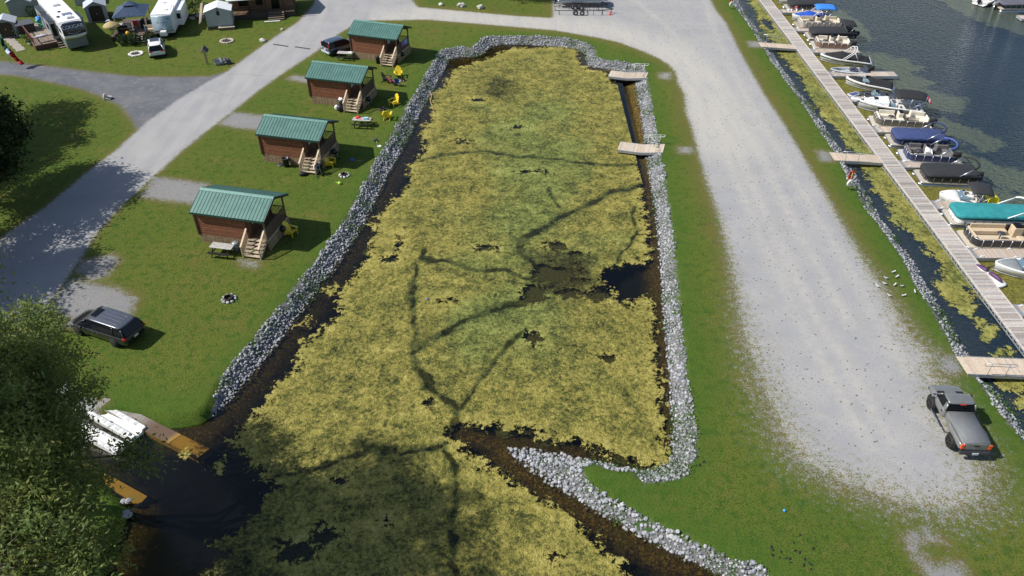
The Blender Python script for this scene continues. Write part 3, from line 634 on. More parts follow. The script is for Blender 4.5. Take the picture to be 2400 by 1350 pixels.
def finger(y, lab, L=5.8):
    t = thing('finger_dock', 'narrow plank finger dock ' + lab, 'dock', (36.6, y, -.30), 0, 'finger docks off the long walkway')
    mb = MB(); planks(mb, .35, L, -.62, .62, 0, 'X', .14, tone=(1.08, 1.0, .92), spread=.16); mb.build('decking', m_deckwood, t)
    mb = MB(); mb.b2(0, .33, -.62, .62, -.05, .004); mb.b2(0, L, -.70, -.63, -.30, .01); mb.b2(0, L, .63, .70, -.30, .01); mb.b2(L + .01, L + .07, -.7, .7, -.3, .01); mb.build('frame', m_galv, t)
    mb = MB(); mb.b2(.3, L - .3, -.55, .55, -.5, -.06); mb.build('floats', m_dark, t)
    for x, s in ((.62, -.5), (.62, .5), (3.3, -.55), (3.3, .55)):
        mb = MB(); mb.b2(x - .14, x + .14, s - .045, s + .045, .005, .07); mb.b2(x - .04, x + .04, s - .04, s + .04, .07, .10); mb.build('cleat', m_white, t)
for y, l in zip(FY, FL): finger(y, l, 7.6 if y in (85.8, 50.45, 43.35) else 5.8)

def handrail(t, xs_, y, z0, z1, mat, h=1.0, lean=0.0):
    mb = MB(); a, b = xs_; zt = lambda x: z0 + (z1 - z0) * ((x - a) / (b - a)) + h
    hh = .22
    mb.tube([(a, y + lean, zt(a)), (b, y + lean, zt(b)), (b + .08, y + lean, zt(b) - hh / 2), (b, y + lean, zt(b) - hh), (a, y + lean, zt(a) - hh), (a - .08, y + lean, zt(a) - hh / 2), (a, y + lean, zt(a))], .022, 6)
    for f in (.2, .8):
        x = a + (b - a) * f; mb.tube([(x, y, zt(x) - h - .1), (x, y + lean, zt(x))], .02, 6)
    mb.build('handrail', mat, t)
def ramp(name, label, x0, x1, y, wd, z0, z1, rails, tone=(1.2, 1.08, .92), group=None, deckm=None, split=None, pw=.14, rz=0.0, railmat=None, fl=True):
    """a gangway or small dock: origin at its land end middle, x runs out over the water"""
    L = x1 - x0 if x1 > x0 else x0 - x1
    t = thing(name, label, 'gangway' if name == 'gangway' else 'dock', (x0, y, 0), rz, group)
    zf = lambda s: z0 + (z1 - z0) * s / L if split is None else (z0 + (z1 - z0) * min(1, s / split))
    mb = MB(); planks(mb, 0, L, -wd / 2, wd / 2, 0, 'X', pw, tone=tone, spread=.13, zf=zf); mb.build('decking', deckm or m_deckwood, t)
    mb = MB()
    for s in (-1, 1):
        yb = s * (wd / 2 + .035); pts = [0, split or L, L] if split else [0, L]
        for a, b in zip(pts[:-1], pts[1:]):
            mb.add([(a, yb - .03, zf(a) - .24), (b, yb - .03, zf(b) - .24), (b, yb + .03, zf(b) - .24), (a, yb + .03, zf(a) - .24), (a, yb - .03, zf(a) + .012), (b, yb - .03, zf(b) + .012), (b, yb + .03, zf(b) + .012), (a, yb + .03, zf(a) + .012)],
                   [(0, 3, 2, 1), (4, 5, 6, 7), (0, 1, 5, 4), (2, 3, 7, 6), (1, 2, 6, 5), (0, 4, 7, 3)])
    mb.build('side_beams', m_galv, t)
    if fl and split:
        mb = MB(); mb.b2(split + .2, L - .1, -wd / 2 + .1, wd / 2 - .1, z1 - .55, z1 - .05); mb.build('float', m_dark, t)
    for a, b, s in rails: handrail(t, (a, b), s * (wd / 2 + .04), zf(a), zf(b), railmat or m_alu)
    return t
ramp('gangway', 'far light grey gangway from the gravel lot to the walkway', 30.55, 34.95, 93.9, 1.45, .06, -.24, [(.5, 2.6, 1)], group='gangways to the walkway')
ramp('gangway', 'middle pale plank gangway near the red life ring post', 30.3, 34.95, 65.65, 1.55, .06, -.24, [(.6, 2.6, -1)], group='gangways to the walkway')
ramp('gangway', 'near wide plank gangway beyond the grey pickup truck', 29.75, 34.95, 37.3, 1.65, .06, -.24, [(.9, 2.9, -1)], group='gangways to the walkway', pw=.2)
for (fl_, fr, lab) in ((((1428.8, 162.5), (1428.8, 181)), ((1516, 168.8), (1518, 183)), 'far small wooden dock reaching into the pond from the right bank'), (((1450.5, 330.6), (1451.6, 352)), ((1554, 338), (1558, 358)), 'near small wooden dock reaching into the pond from the right bank')):
    a = (at(*fl_[0], -.25) + at(*fl_[1], -.25)) / 2; b = (at(*fr[0], .05) + at(*fr[1], .05)) / 2
    d = a - b; rz = math.atan2(d.y, d.x)
    t = ramp('pond_dock', lab, b.x, b.x + d.length, b.y, 1.7, .06, -.26, [(.15, 2.0, -1)], (1.3, 1.2, 1.05), 'small docks on the pond', None, 2.1, .16, rz, M('white_pipe', (.8, .8, .78), .4))

# ================================================================ BOATS
def outboard(t, x, z=.55, mat=None, y=0.0, s=1.0):
    mb = MB(); mb.loft([[(x + dx * s, y + a * wd * s, z + b * s) for a, b in ((-1, 0), (-1, .34), (-.6, .46), (.6, .46), (1, .34), (1, 0))] for dx, wd in ((-.05, .14), (.08, .2), (.42, .2), (.55, .12))])
    o = mb.build('outboard_motor', mat or m_black, t, 0, .03)
    mb = MB(); mb.b2(x + .08, x + .30, y - .06, y + .06, -.5, z + .02); mb.b2(x - .25, x + .2, y - .05, y + .05, z - .12, z - .02); mb.build('drive_leg', m_black, o)
def rrect(x0, x1, hw, r, n=5, rear=.12):
    """plan outline with a rounded bow (small x)"""
    P = []
    for k in range(n + 1):
        a = math.pi / 2 * k / n; P.append((x0 + r - r * math.sin(a) * 1.0, -hw + r - r * math.cos(a)))
    P = [(x0 + r - r * math.sin(math.pi / 2 * k / n), -(hw - r) - r * math.cos(math.pi / 2 * k / n)) for k in range(n + 1)]
    Q = [(x, -y) for x, y in reversed(P)]
    return P + Q + [(x1, hw), (x1, -hw)]
def pontoon(label, bow, stern, panel=(.05, .05, .06), seat=None, cover=None, arch=None, wd=2.4, bimini=None, motor=None, floor=(.42, .38, .32), L=None, flag=False, white_fence=False, bz=-.15):
    A, B = at(*bow, bz), at(*stern, bz); d = B - A; L = L or d.length * 1.12
    t = thing('pontoon_boat', label, 'pontoon boat', (A.x, A.y, WZ), math.atan2(d.y, d.x), 'boats moored along the walkway')
    hw = wd / 2; dz = .46
    mb = MB()
    for y in (-hw + .33, hw - .33):
        r = .30
        mb.tube([(-.10, y, .20), (.15, y, .10), (.5, y, .04), (L - .25, y, .02), (L - .05, y, .02)], [.05, .2, r, r, r * .9], 12)
    mb.build('pontoon_tubes', m_alu, t)
    out = rrect(0, L, hw, .35)
    mb = MB(); mb.prism(out, dz - .09, dz, 0); mb.build('deck', [M('deck_%s' % str(floor), floor, .9, 0, .06, 20)], t)
    mb = MB(); mb.tube([(x, y, dz - .05) for x, y in rrect(-.02, L, hw + .02, .36)[:-2]], .05, 5); mb.build('rub_rail', m_alu, t)
    # fence: panels with rails
    f0, f1, fh = .42, L - .35, .70; fo = rrect(f0, f1, hw - .04, .55)
    pm = M('panel_%.2f_%.2f_%.2f' % panel, panel, .35, 0, .03, 3, coat=.3)
    mb = MB(); n = len(fo)
    pts = fo[:-2] + [(f1, hw - .04)]
    pts = [(f1, -hw + .04)] + pts
    for (ax, ay), (bx, by) in zip(pts[:-1], pts[1:]):
        vx, vy = bx - ax, by - ay; l = math.hypot(vx, vy) or 1; nx_, ny_ = -vy / l * .015, vx / l * .015
        mb.add([(ax - nx_, ay - ny_, dz + .04), (bx - nx_, by - ny_, dz + .04), (bx - nx_, by - ny_, dz + fh - .05), (ax - nx_, ay - ny_, dz + fh - .05), (ax + nx_, ay + ny_, dz + .04), (bx + nx_, by + ny_, dz + .04), (bx + nx_, by + ny_, dz + fh - .05), (ax + nx_, ay + ny_, dz + fh - .05)],
               [(0, 1, 2, 3), (7, 6, 5, 4), (3, 2, 6, 7), (0, 4, 5, 1)])
    mb.build('fence_panels', m_white if white_fence else pm, t)
    mb = MB()
    for zz, r in ((dz + fh, .028), (dz + fh - .14, .018), (dz + fh - .24, .018), (dz + .05, .022)): mb.tube([(x, y, zz) for x, y in pts], r, 5)
    k = 0
    for s in (-1, 1):
        x = f0 + .6
        while x < f1: mb.tube([(x, s * (hw - .02), dz), (x, s * (hw - .02), dz + fh)], .028, 4); x += .75
    for y in (-.5, 0, .5): mb.tube([(f0 - .02, y, dz), (f0 - .02, y, dz + fh)], .025, 4)
    mb.build('fence_rails', m_alu, t)
    if flag:
        mb = MB(); y = -hw - .02
        for x0, x1, mt in ((.55, .70, 0), (.70, .95, 1), (.95, 1.10, 0)): mb.b2(f0 + x0 - .2, f0 + x1 - .2, y - .02, y, dz + .12, dz + .55, mt)
        mb.prism([(0, 0)] * 0 or [(f0 + .56, y - .03), (f0 + .69, y - .03), (f0 + .69, y - .02), (f0 + .56, y - .02)], dz + .26, dz + .42, 0); mb.build('maple_flag', [M('flag_red', (.65, .02, .03), .7), M('flag_white', (.8, .8, .8), .7)], t)
        mb = MB()
        for x in (.1, .5, 1.2, 2.0): mb.tube([(x, -hw - .12, dz - .35), (x, -hw - .12, dz - .3), (x, -hw - .12, dz + .15), (x, -hw - .12, dz + .2)], [.04, .11, .11, .04], 8)
        mb.build('fenders', m_white, t)
    if cover:
        cm = M('cover_%.2f_%.2f_%.2f' % cover, cover, .85, 0, .10, 2.5, bump=.25)
        mb = MB(); co_ = rrect(f0 - .05, f1 + .3, hw - .0, .5, 6)
        cx = (f0 + f1) / 2
        def ring(sc_, z, dr=0): return [(cx + (x - cx) * sc_, y * sc_, z + dr * (abs(y) / hw)) for x, y in co_]
        mb.loft([ring(1.005, dz + fh - .22), ring(1.01, dz + fh + .02), ring(.93, dz + fh + .10), ring(.62, dz + fh + .19), ring(.25, dz + fh + .25)], 0, True)
        mb.build('mooring_cover', cm, t)
    if seat:
        sm = M('seat_%.2f_%.2f_%.2f' % seat, seat, .55, 0, .06, 4); sh = .42
        def couch(x0, x1, y0, y1, back):
            mb = MB(); mb.b2(x0, x1, y0, y1, dz + .05, dz + sh)
            b = .14
            if back == 'far': mb.b2(x0, x1, y1 - b, y1, dz + sh, dz + fh + .10)
            elif back == 'near': mb.b2(x0, x1, y0, y0 + b, dz + sh, dz + fh + .06)
            elif back == 'bow': mb.b2(x0, x0 + b, y0, y1, dz + sh, dz + fh + .08)
            elif back == 'stern': mb.b2(x1 - b, x1, y0, y1, dz + sh, dz + fh + .12)
            mb.build('couch', sm, t, 0, .05)
        e = hw - .08
        couch(f0 + .5, L * .42, e - .6, e, 'far'); couch(f0 + .5, L * .40, -e, -e + .55, 'near'); couch(f0 + .12, f0 + .48, -e + .35, e - .35, 'bow')
        couch(L * .66, f1 - .05, e - .6, e, 'far'); couch(f1 - .65, f1 - .05, -e + .5, e - .62, 'stern')
        mb = MB(); mb.b2(L * .46, L * .54, e - .85, e - .1, dz + .02, dz + .85); mb.b2(L * .47, L * .53, e - .8, e - .15, dz + .85, dz + 1.0, 1); mb.build('helm_console', [sm, m_glass], t, 0, .03)
        mb = MB(); mb.box((L * .62, e - .5, dz + .45), (.5, .5, .16)); mb.box((L * .62 + .24, e - .5, dz + .75), (.13, .5, .55)); mb.tube([(L * .62, e - .5, dz), (L * .62, e - .5, dz + .4)], .06, 6); mb.build('helm_seat', sm, t, 0, .05)
        mb = MB(); mb.box((L * .47, -e + .45, dz + .35), (.55, .7, .62)); mb.build('lounge', sm, t, 0, .08)
        mb = MB(); mb.lathe((L * .33, 0, dz), [(.05, 0), (.04, .55), (.32, .58), (.32, .62)], 14); mb.build('table', M('table_slate', (.05, .05, .07), .3), t)
    if arch:
        mb = MB(); x0, x1 = L * .60, L * .80
        for s in (-1, 1): mb.tube([(x0, s * (hw - .05), dz + fh), (x1, s * (hw - .05), dz + fh + .75)], .05, 6); mb.tube([(x0 + .45, s * (hw - .05), dz + fh), (x1 - .1, s * (hw - .05), dz + fh + .62)], .022, 5)
        a = mb.build('arch_struts', m_alu if arch != (.7, .7, .7) else m_white, t)
        mb = MB(); P = [(x1, -hw + .05, dz + fh + .75)]
        for k in range(9):
            q = math.pi * k / 8; P.append((x1 + .75 * math.sin(q), -(hw - .1) * math.cos(q), dz + fh + .78 + .12 * math.sin(q)))
        P.append((x1, hw - .05, dz + fh + .75)); mb.tube(P, .085, 7); mb.build('folded_canopy', M('canopy_%.2f' % sum(arch), arch, .7), t)
    if bimini:
        mb = MB(); x0, x1 = bimini[1]; rings = []
        for k in range(7):
            q = k / 6; x = x0 + (x1 - x0) * q
            rings.append([(x, -hw * .95, dz + 1.62 - .10 * abs(q - .5))] + [(x, y * hw, dz + 1.72 + .14 * (1 - y * y) - .25 * (q - .5) ** 2) for y in (-.9, -.45, 0, .45, .9)] + [(x, hw * .95, dz + 1.62 - .10 * abs(q - .5))])
        mb.loft(rings, 0, True, False, False); mb.build('bimini_top', M('bimini_%.2f' % sum(bimini[0]), bimini[0], .8), t).modifiers.new('s', 'SOLIDIFY').thickness = .03
        mb = MB()
        for s in (-1, 1):
            for x in (x0 + .1, x1 - .1): mb.tube([((x0 + x1) / 2, s * (hw - .05), dz + fh), (x, s * hw * .95, dz + 1.6)], .022, 5)
        mb.build('bimini_frame', m_alu, t)
    outboard(t, L + .02, .62, motor)
    return t
def runabout(label, bow, stern, hull=None, stripe=None, cover=None, wd=2.25, tower=None, bimini=None, deck=None, kind='motorboat', L=None, cabin=False, low=False, motor=False, screen=True, inside=(.45, .45, .46), bz=.0, cov_rng=(.10, .98), bow_cover=None, fh=.62):
    A, B = at(*bow, bz), at(*stern, bz); d = B - A; L = L or d.length * 1.08
    t = thing('motorboat', label, kind, (A.x, A.y, WZ), math.atan2(d.y, d.x), 'boats moored along the walkway')
    hm = hull or m_white; hw = wd / 2; fz = fh if not low else .42
    S_ = [0, .04, .10, .2, .33, .5, .7, .88, 1.0]
    beam = lambda s: hw * min(1, math.sin(min(1, s * 1.9 + .02) * math.pi / 2) ** .72) * (1 - .06 * max(0, s - .6))
    sheer = lambda s: fz + .22 * (1 - s) ** 2 - (.08 * max(0, s - .75) / .25)
    keel = lambda s: -.05 + .55 * max(0, .25 - s) ** 1.2 * 3
    rings = []
    for s in S_:
        b = max(.02, beam(s)); z = sheer(s); x = s * L + .12 * (1 - s)
        kx = x + .35 * max(0, .3 - s)
        rings.append([(x, -b, z), (x, -b * .985, z - .10), (kx, -b * .86, max(keel(s) + .1, z * .35)), (kx + .05, 0, keel(s) - .12), (kx, b * .86, max(keel(s) + .1, z * .35)), (x, b * .985, z - .10), (x, b, z)])
    mb = MB(); mb.loft(rings, 0, True, False, False)
    r = rings[-1]; mb.add(r, [tuple(range(len(r)))], 0)
    mb.build('hull', hm, t)
    if stripe:
        mb = MB()
        for sgn in (-1, 1):
            vs = []
            for s in S_:
                b = max(.02, beam(s)); z = sheer(s); x = s * L + .12 * (1 - s)
                vs += [(x, sgn * (b * .975 + .012), z - .13), (x + .05, sgn * (b * .93 + .012), z - .27)]
            mb.add(vs, [(2 * i, 2 * i + 1, 2 * i + 3, 2 * i + 2) for i in range(len(S_) - 1)], 0, True)
        mb.build('stripe', M('stripe_%.2f_%.2f' % (stripe[0], stripe[2]), stripe, .3), t)
    # gunwale / deck cap
    dm = deck or m_white
    mb = MB(); inner = lambda s: max(.015, beam(s) - .20 - .25 * max(0, .15 - s))
    Ss = [.0, .03, .07, .13, .2, .3, .45, .6, .8, .97]
    for sgn in (-1, 1):
        vs = []
        for s in Ss:
            x = s * L + .12 * (1 - s); z = sheer(s); vs += [(x, sgn * max(.02, beam(s)), z), (x, sgn * (beam(s) - .05), z + .045), (x, sgn * (inner(s) if s > .06 else 0), z + .05), (x, sgn * (inner(s) if s > .06 else 0), z - .25)]
        mb.add(vs, [(4 * i + k, 4 * i + k + 1, 4 * i + 5 + k, 4 * i + 4 + k) for i in range(len(Ss) - 1) for k in range(3)], 0, True)
    mb.b2(L * .96, L * 1.0, -hw * .9, hw * .9, sheer(1) - .3, sheer(1) + .05)
    mb.b2(L * 1.0, L * 1.0 + .35, -hw * .75, hw * .75, .12, .2)
    mb.build('deck_cap', dm, t)
    mb = MB(); fl = [(s * L + .12 * (1 - s), -inner(s) - .02) for s in Ss] + [(s * L + .12 * (1 - s), inner(s) + .02) for s in reversed(Ss)]
    mb.prism(fl, .10, .16 if not low else .26); mb.build('cockpit_floor', M('floor_%.2f' % sum(inside), inside, .8), t)
    def loftcov(s0, s1, zadd, mat, nm, peak=.12, wf=.06):
        mb = MB(); rr = []
        for k in range(9):
            s = s0 + (s1 - s0) * k / 8; b = max(.03, beam(s) - wf); z = sheer(s) + .05; x = s * L + .12 * (1 - s); e = math.sin(math.pi * min(1, max(0, (k + .3) / 8.6))) ** .6
            rr.append([(x, -b, z)] + [(x, b * y, z + .02 + zadd(s) * e * (1 - y * y) ** .7) for y in (-.8, -.45, 0, .45, .8)] + [(x, b, z)])
        mb.loft(rr, 0, True, False, False); o = mb.build(nm, mat, t); o.modifiers.new('s', 'SOLIDIFY').thickness = .025
    if cover:
        cm = M('canvas_%.2f_%.2f' % (cover[0], cover[2]), cover, .85, 0, .12, 3, bump=.25)
        loftcov(cov_rng[0], cov_rng[1], lambda s: .16 + .42 * math.exp(-((s - .42) / .14) ** 2), cm, 'mooring_cover')
    if bow_cover: loftcov(.05, .36, lambda s: .14, M('bowc_%.2f_%.2f' % (bow_cover[0], bow_cover[2]), bow_cover, .7, 0, .1, 3), 'bow_cover', .1, .14 if bow_cover[0] < .5 else .05)
    if cabin:
        mb = MB(); rr = []
        for s, zz, wf in ((.10, .03, .35), (.18, .22, .35), (.34, .40, .38), (.46, .52, .42)):
            b = max(.1, beam(s) - wf * .8); x = s * L + .1; z = sheer(s)
            rr.append([(x, -b - .1, z), (x, -b, z + zz * .8), (x, -b * .6, z + zz), (x, b * .6, z + zz), (x, b, z + zz * .8), (x, b + .1, z)])
        mb.loft(rr, 0, False, True, True); c = mb.build('cabin_top', m_white, t, 0, .04)
        mb = MB(); mb.box((L * .29, 0, sheer(.29) + .40), (.42, .5, .05)); mb.build('hatch', m_glass, c)
        for sg in (-1, 1):
            mb = MB(); mb.box((L * .36, sg * (beam(.36) + .005), sheer(.36) - .2), (.6, .03, .14)); mb.build('porthole', m_glass, t)
        mb = MB(); P = [(L * .34, -beam(.34) + .1, sheer(.34) + .5), (L * .12, -beam(.12), sheer(.1) + .55), (.05, 0, sheer(0) + .6), (L * .12, beam(.12), sheer(.1) + .55), (L * .34, beam(.34) - .1, sheer(.34) + .5)]
        mb.tube(P, .02, 5)
        for p in P: mb.tube([p, (p[0], p[1], p[2] - .5)], .016, 4)
        mb.build('bow_rail', m_chrome, t)
        mb = MB(); mb.b2(-.55, .25, -.28, .28, fz + .14, fz + .24); mb.build('bow_pulpit', m_white, t)
    if screen:
        x = L * (.40 if not cabin else .48); b = beam(.42) - .18; z = sheer(.42) + .05
        mb = MB(); mb.add([(x - .25, -b * .55, z), (x - .25, b * .55, z), (x + .1, b * .5, z + .38), (x + .1, -b * .5, z + .38)], [(0, 1, 2, 3)])
        for sg in (-1, 1): mb.add([(x - .25, sg * b * .55, z), (x + .55, sg * b, z), (x + .6, sg * b * .93, z + .28), (x + .1, sg * b * .5, z + .38)], [(0, 1, 2, 3)])
        o = mb.build('windshield', M('windshield_glass', (.10, .16, .20), .08, 0, 0, 3, spec=.9), t); o.modifiers.new('s', 'SOLIDIFY').thickness = .02
        mb = MB(); mb.tube([(x + .6, -b * .93, z + .29), (x + .1, -b * .5, z + .39), (x + .1, b * .5, z + .39), (x + .6, b * .93, z + .29)], .022, 5)
        for sg in (-1, 1): mb.tube([(x - .25, sg * b * .55, z), (x + .1, sg * b * .5, z + .39)], .02, 5)
        mb.build('windshield_frame', m_alu, o)
    if not cover:
        for (x, y, l, wdt) in ((L * .62, hw * .45, .5, .5), (L * .62, -hw * .45, .5, .5), (L * .88, 0, .5, hw * 1.5)):
            mb = MB(); mb.box((x, y, .38), (l, wdt, .4)); mb.box((x + l * .4, y, .66), (.12, wdt, .4)); mb.build('seat', M('seat_navy_%s' % low, (.05, .06, .09) if low else (.62, .61, .60), .6), t, 0, .04)
    if tower:
        mb = MB(); x0, x1 = L * .42, L * .60
        for off in (0, .28):
            P = [(x0 + off, -hw + .1, fz)]
            for k in range(9):
                q = math.pi * k / 8; P.append((x1 + off + .25 * math.sin(q), -(hw - .12) * math.cos(q) * .98, fz + .95 + .35 * math.sin(q)))
            P.append((x0 + off, hw - .1, fz)); mb.tube(P, .045, 6)
        for sg in (-1, 1): mb.tube([(x1 + .9, sg * (hw - .12), fz), (x1 + .3, sg * (hw - .14), fz + .98)], .032, 5)
        mb.build('wake_tower', tower, t)
    if bimini:
        colr, x0, x1, zt = bimini
        mb = MB(); rr = []
        for k in range(8):
            q = k / 7; x = x0 + (x1 - x0) * q; dz_ = -.18 * (2 * q - 1) ** 4 - (.25 * max(0, q - .7) if cabin else 0)
            rr.append([(x, -hw * .92, zt - .10 + dz_)] + [(x, y * hw * .9, zt + .16 * (1 - y * y) + dz_) for y in (-.9, -.45, 0, .45, .9)] + [(x, hw * .92, zt - .10 + dz_)])
        mb.loft(rr, 0, True, False, False); o = mb.build('bimini_top', M('bim_%.2f_%.2f' % (colr[0], colr[2]), colr, .8, 0, .08, 3, bump=.2), t); o.modifiers.new('s', 'SOLIDIFY').thickness = .03
        mb = MB()
        for sg in (-1, 1):
            for x in (x0 + .05, (x0 + x1) / 2, x1 - .05): mb.tube([((x0 + x1) / 2 - .2, sg * (hw - .05), fz), (x, sg * hw * .9, zt - .12)], .02, 5)
        mb.build('bimini_frame', m_alu, o)
    if motor: outboard(t, L + .05, .5, None)
    return t

BLK = (.022, .024, .028)
pontoon('black covered pontoon with a red maple leaf flag and white fenders', (1841, 15), (1922, 15), cover=BLK, motor=M('motor_brown', (.12, .05, .03), .4), flag=True, white_fence=False, panel=(.05, .05, .05))
pontoon('open pontoon with cream striped couches behind the long black covered one', (1864, 56), (1960, 57), panel=(.40, .36, .31), seat=(.60, .53, .41), floor=(.33, .28, .22))
pontoon('long pontoon fully covered in black canvas with a raised black stern', (1890, 81), (1990, 83), cover=BLK, bimini=((.02, .021, .024), (4.0, 5.6)), wd=2.4)
pontoon('small open pontoon with cream seats and a brown side panel', (1902, 102), (1985, 106), panel=(.20, .12, .08), seat=(.66, .60, .50), floor=(.45, .42, .36))
pontoon('open pontoon with cream seats, dark olive panels beside the cabin cruiser', (2040, 280), (2165, 288), panel=(.10, .095, .07), seat=(.70, .65, .54), floor=(.50, .45, .37), wd=2.3)
pontoon('pontoon under a navy blue cover with a navy arch', (2081, 324), (2198, 330), cover=(.035, .055, .16), arch=(.02, .03, .10), panel=(.03, .04, .10))
pb = pontoon('open blue pontoon with a white towel hung over its seats', (2110, 361), (2222, 368), panel=(.02, .03, .09), seat=(.16, .15, .15), floor=(.45, .45, .45), arch=(.06, .11, .35))
mb = MB(); mb.add([(1.9, -.6, 1.0), (2.35, -.75, .75), (2.55, .1, 1.25), (2.2, .35, 1.35), (2.7, -.5, .95), (2.75, .2, 1.2)], [(0, 1, 2, 3), (1, 4, 5, 2)], 0)
o = mb.build('towel', M('towel_white', (.8, .8, .8), .9)); o.modifiers.new('s', 'SOLIDIFY').thickness = .04
tag(o, 'white towel draped over the seats of the open blue pontoon', 'towel', None, pb.location, pb.rotation_euler.z)
pontoon('pontoon under a black cover with a black arch and silver tubes', (2150, 410), (2272, 415), cover=BLK, arch=(.015, .015, .016), panel=(.03, .03, .03))
pontoon('pontoon under a teal green cover with a white arch', (2218, 505), (2400, 512), cover=(.02, .23, .25), arch=(.7, .7, .7), white_fence=True, wd=2.35)
pontoon('large pontoon with beige lounges, two dark tables and black striped sides', (2255, 557), (2490, 562), panel=(.02, .02, .022), seat=(.55, .44, .30), floor=(.52, .45, .34), wd=2.5)

runabout('white boat bow just showing at the top of the row', (1823, -3), (1905, -5), cover=(.75, .75, .75), screen=False)
runabout('white runabout with bright blue cover and blue canopy on a tower', (1854, 35), (1945, 38), cover=(.012, .075, .42), tower=m_white, bimini=((.03, .20, .62), 2.9, 5.6, 2.0), screen=False)
runabout('white speedboat with black cover and tall white wake tower', (1920, 128), (2032, 138), cover=(.016, .016, .018), stripe=(.03, .06, .06), tower=m_white, screen=False)
runabout('slim grey bass boat with black outboard beside the short finger dock', (1944, 160), (2030, 160), hull=M('hull_grey', (.22, .24, .26), .3), low=True, motor=True, wd=1.75, deck=M('deck_silver', (.5, .53, .56), .5), inside=(.38, .41, .44), screen=False)
runabout('white runabout with black bow cover and black cockpit cover', (1980, 182), (2085, 198), cover=(.016, .016, .018), stripe=(.04, .04, .04), cov_rng=(.42, 1.0), bow_cover=(.02, .02, .022))
runabout('black fishing boat with windshield and black outboard motor', (2012.5, 214), (2097, 223), hull=M('hull_black', (.015, .015, .016), .3), low=True, motor=True, wd=1.85, deck=M('deck_black', (.045, .045, .05), .6), inside=(.03, .03, .032), tower=None)
cr = runabout('white cabin cruiser with long black canopy and bow rail', (2006, 237.5), (2160, 252), cabin=True, bimini=((.018, .018, .022), 3.5, 6.9, 2.1), wd=2.45, L=6.6, stripe=(.05, .05, .06), fh=.78)
bow_t = runabout('white open bow boat with a black canopy carrying a yellow tow tube', (2197.5, 454), (2325, 468), bimini=(BLK, 2.35, 4.1, 1.75), bow_cover=(.74, .73, .70), inside=(.58, .58, .58), L=4.6)
runabout('white bowrider with a grey bow cover near the purple jet ski', (2327, 617), (2462, 628), bow_cover=(.23, .25, .26), inside=(.5, .5, .5), wd=2.2, L=5.2)
# yellow tow tube
p0, p1 = at(2312, 443, .35), at(2329, 472, .35); dd = p1 - p0; L_ = dd.length
mb = MB(); mb.lathe((0, 0, 0), [(.30, 0), (.36, .02), (.37, L_ * .15), (.36, L_ * .5), (.40, L_ * .78), (.46, L_), (.42, L_ + .02), (.30, L_ * .95), (.10, L_ * .9)], 18, axis='X')
tag(mb.build('tow_tube', M('tube_yellow', (.80, .70, .03), .45)), 'rolled bright yellow inflatable tow tube at the stern of the white boat', 'tow tube', None, p0, math.atan2(dd.y, dd.x))
# stern flag of the cruiser
def flagpole_small(p):
    t = thing('stern_flag', 'small red and white flag on the stern of the cabin cruiser', 'flag', p)
    mb = MB(); mb.tube([(0, 0, -1.0), (.05, 0, .75)], .02, 5); mb.build('staff', m_chrome, t)
    mb = MB()
    for a, b, k in ((0, .14, 0), (.14, .36, 1), (.36, .5, 0)): mb.add([(.05 + a, -.02 - a * .2, .7 - a), (.05 + b, -.02 - b * .2, .7 - b), (.05 + b, -.02 - b * .2, .34 - b), (.05 + a, -.02 - a * .2, .34 - a)], [(0, 1, 2, 3)], k)
    o = mb.build('flag_cloth', [M('flag_red', (.65, .02, .03), .7), M('flag_white', (.8, .8, .8), .7)], t); o.modifiers.new('s', 'SOLIDIFY').thickness = .015
flagpole_small(at(2169, 240, 1.1))
# jet ski
A, B = at(2306, 626, -.1), at(2359, 662, -.1); d = B - A; L = 2.9
t = thing('jet_ski', 'white and purple jet ski half hidden under the walkway edge', 'jet ski', (B.x - d.normalized().x * L, B.y - d.normalized().y * L, WZ), math.atan2(d.y, d.x), 'boats moored along the walkway')
mb = MB(); mb.loft([[(x, -b, z), (x, -b * .8, z + h), (x, b * .8, z + h), (x, b, z), (x, b * .6, -.05), (x, -b * .6, -.05)] for x, b, z, h in ((0, .06, .35, .05), (.3, .3, .28, .15), (.8, .5, .25, .25), (1.6, .55, .25, .12), (2.6, .55, .22, .08), (2.88, .45, .2, .05))]); mb.build('hull', m_white, t, 1)
pu = M('purple_vinyl', (.085, .03, .11), .5)
mb = MB(); mb.loft([[(x, -b, .36), (x, -b * .7, .36 + h), (x, b * .7, .36 + h), (x, b, .36)] for x, b, h in ((1.35, .2, .2), (1.6, .22, .34), (2.3, .2, .30), (2.62, .1, .1))]); mb.build('saddle', pu, t, 1)
mb = MB(); mb.loft([[(x, -b, .42), (x, -b * .6, .42 + h), (x, b * .6, .42 + h), (x, b, .42)] for x, b, h in ((.15, .1, .05), (.5, .3, .16), (1.05, .34, .3), (1.25, .2, .25))]); mb.build('hood', pu, t, 1)
mb = MB(); mb.tube([(1.25, -.36, .92), (1.2, 0, .88), (1.25, .36, .92)], .03, 6); mb.tube([(1.2, 0, .5), (1.2, 0, .88)], .05, 6); mb.build('handlebar', m_black, t)
# swim platform floating at the walkway
mb = MB(); mb.box((0, 0, 0), (1.35, .75, .12)); mb.box((0, 0, .061), (1.2, .6, .02), 0, 1)
p = at(2002, 221, -.45)
tag(mb.build('swim_platform', [m_white, M('mat_blue', (.06, .08, .22), .8)]), 'small blue topped floating step tied between two boats', 'float', None, p, .5)
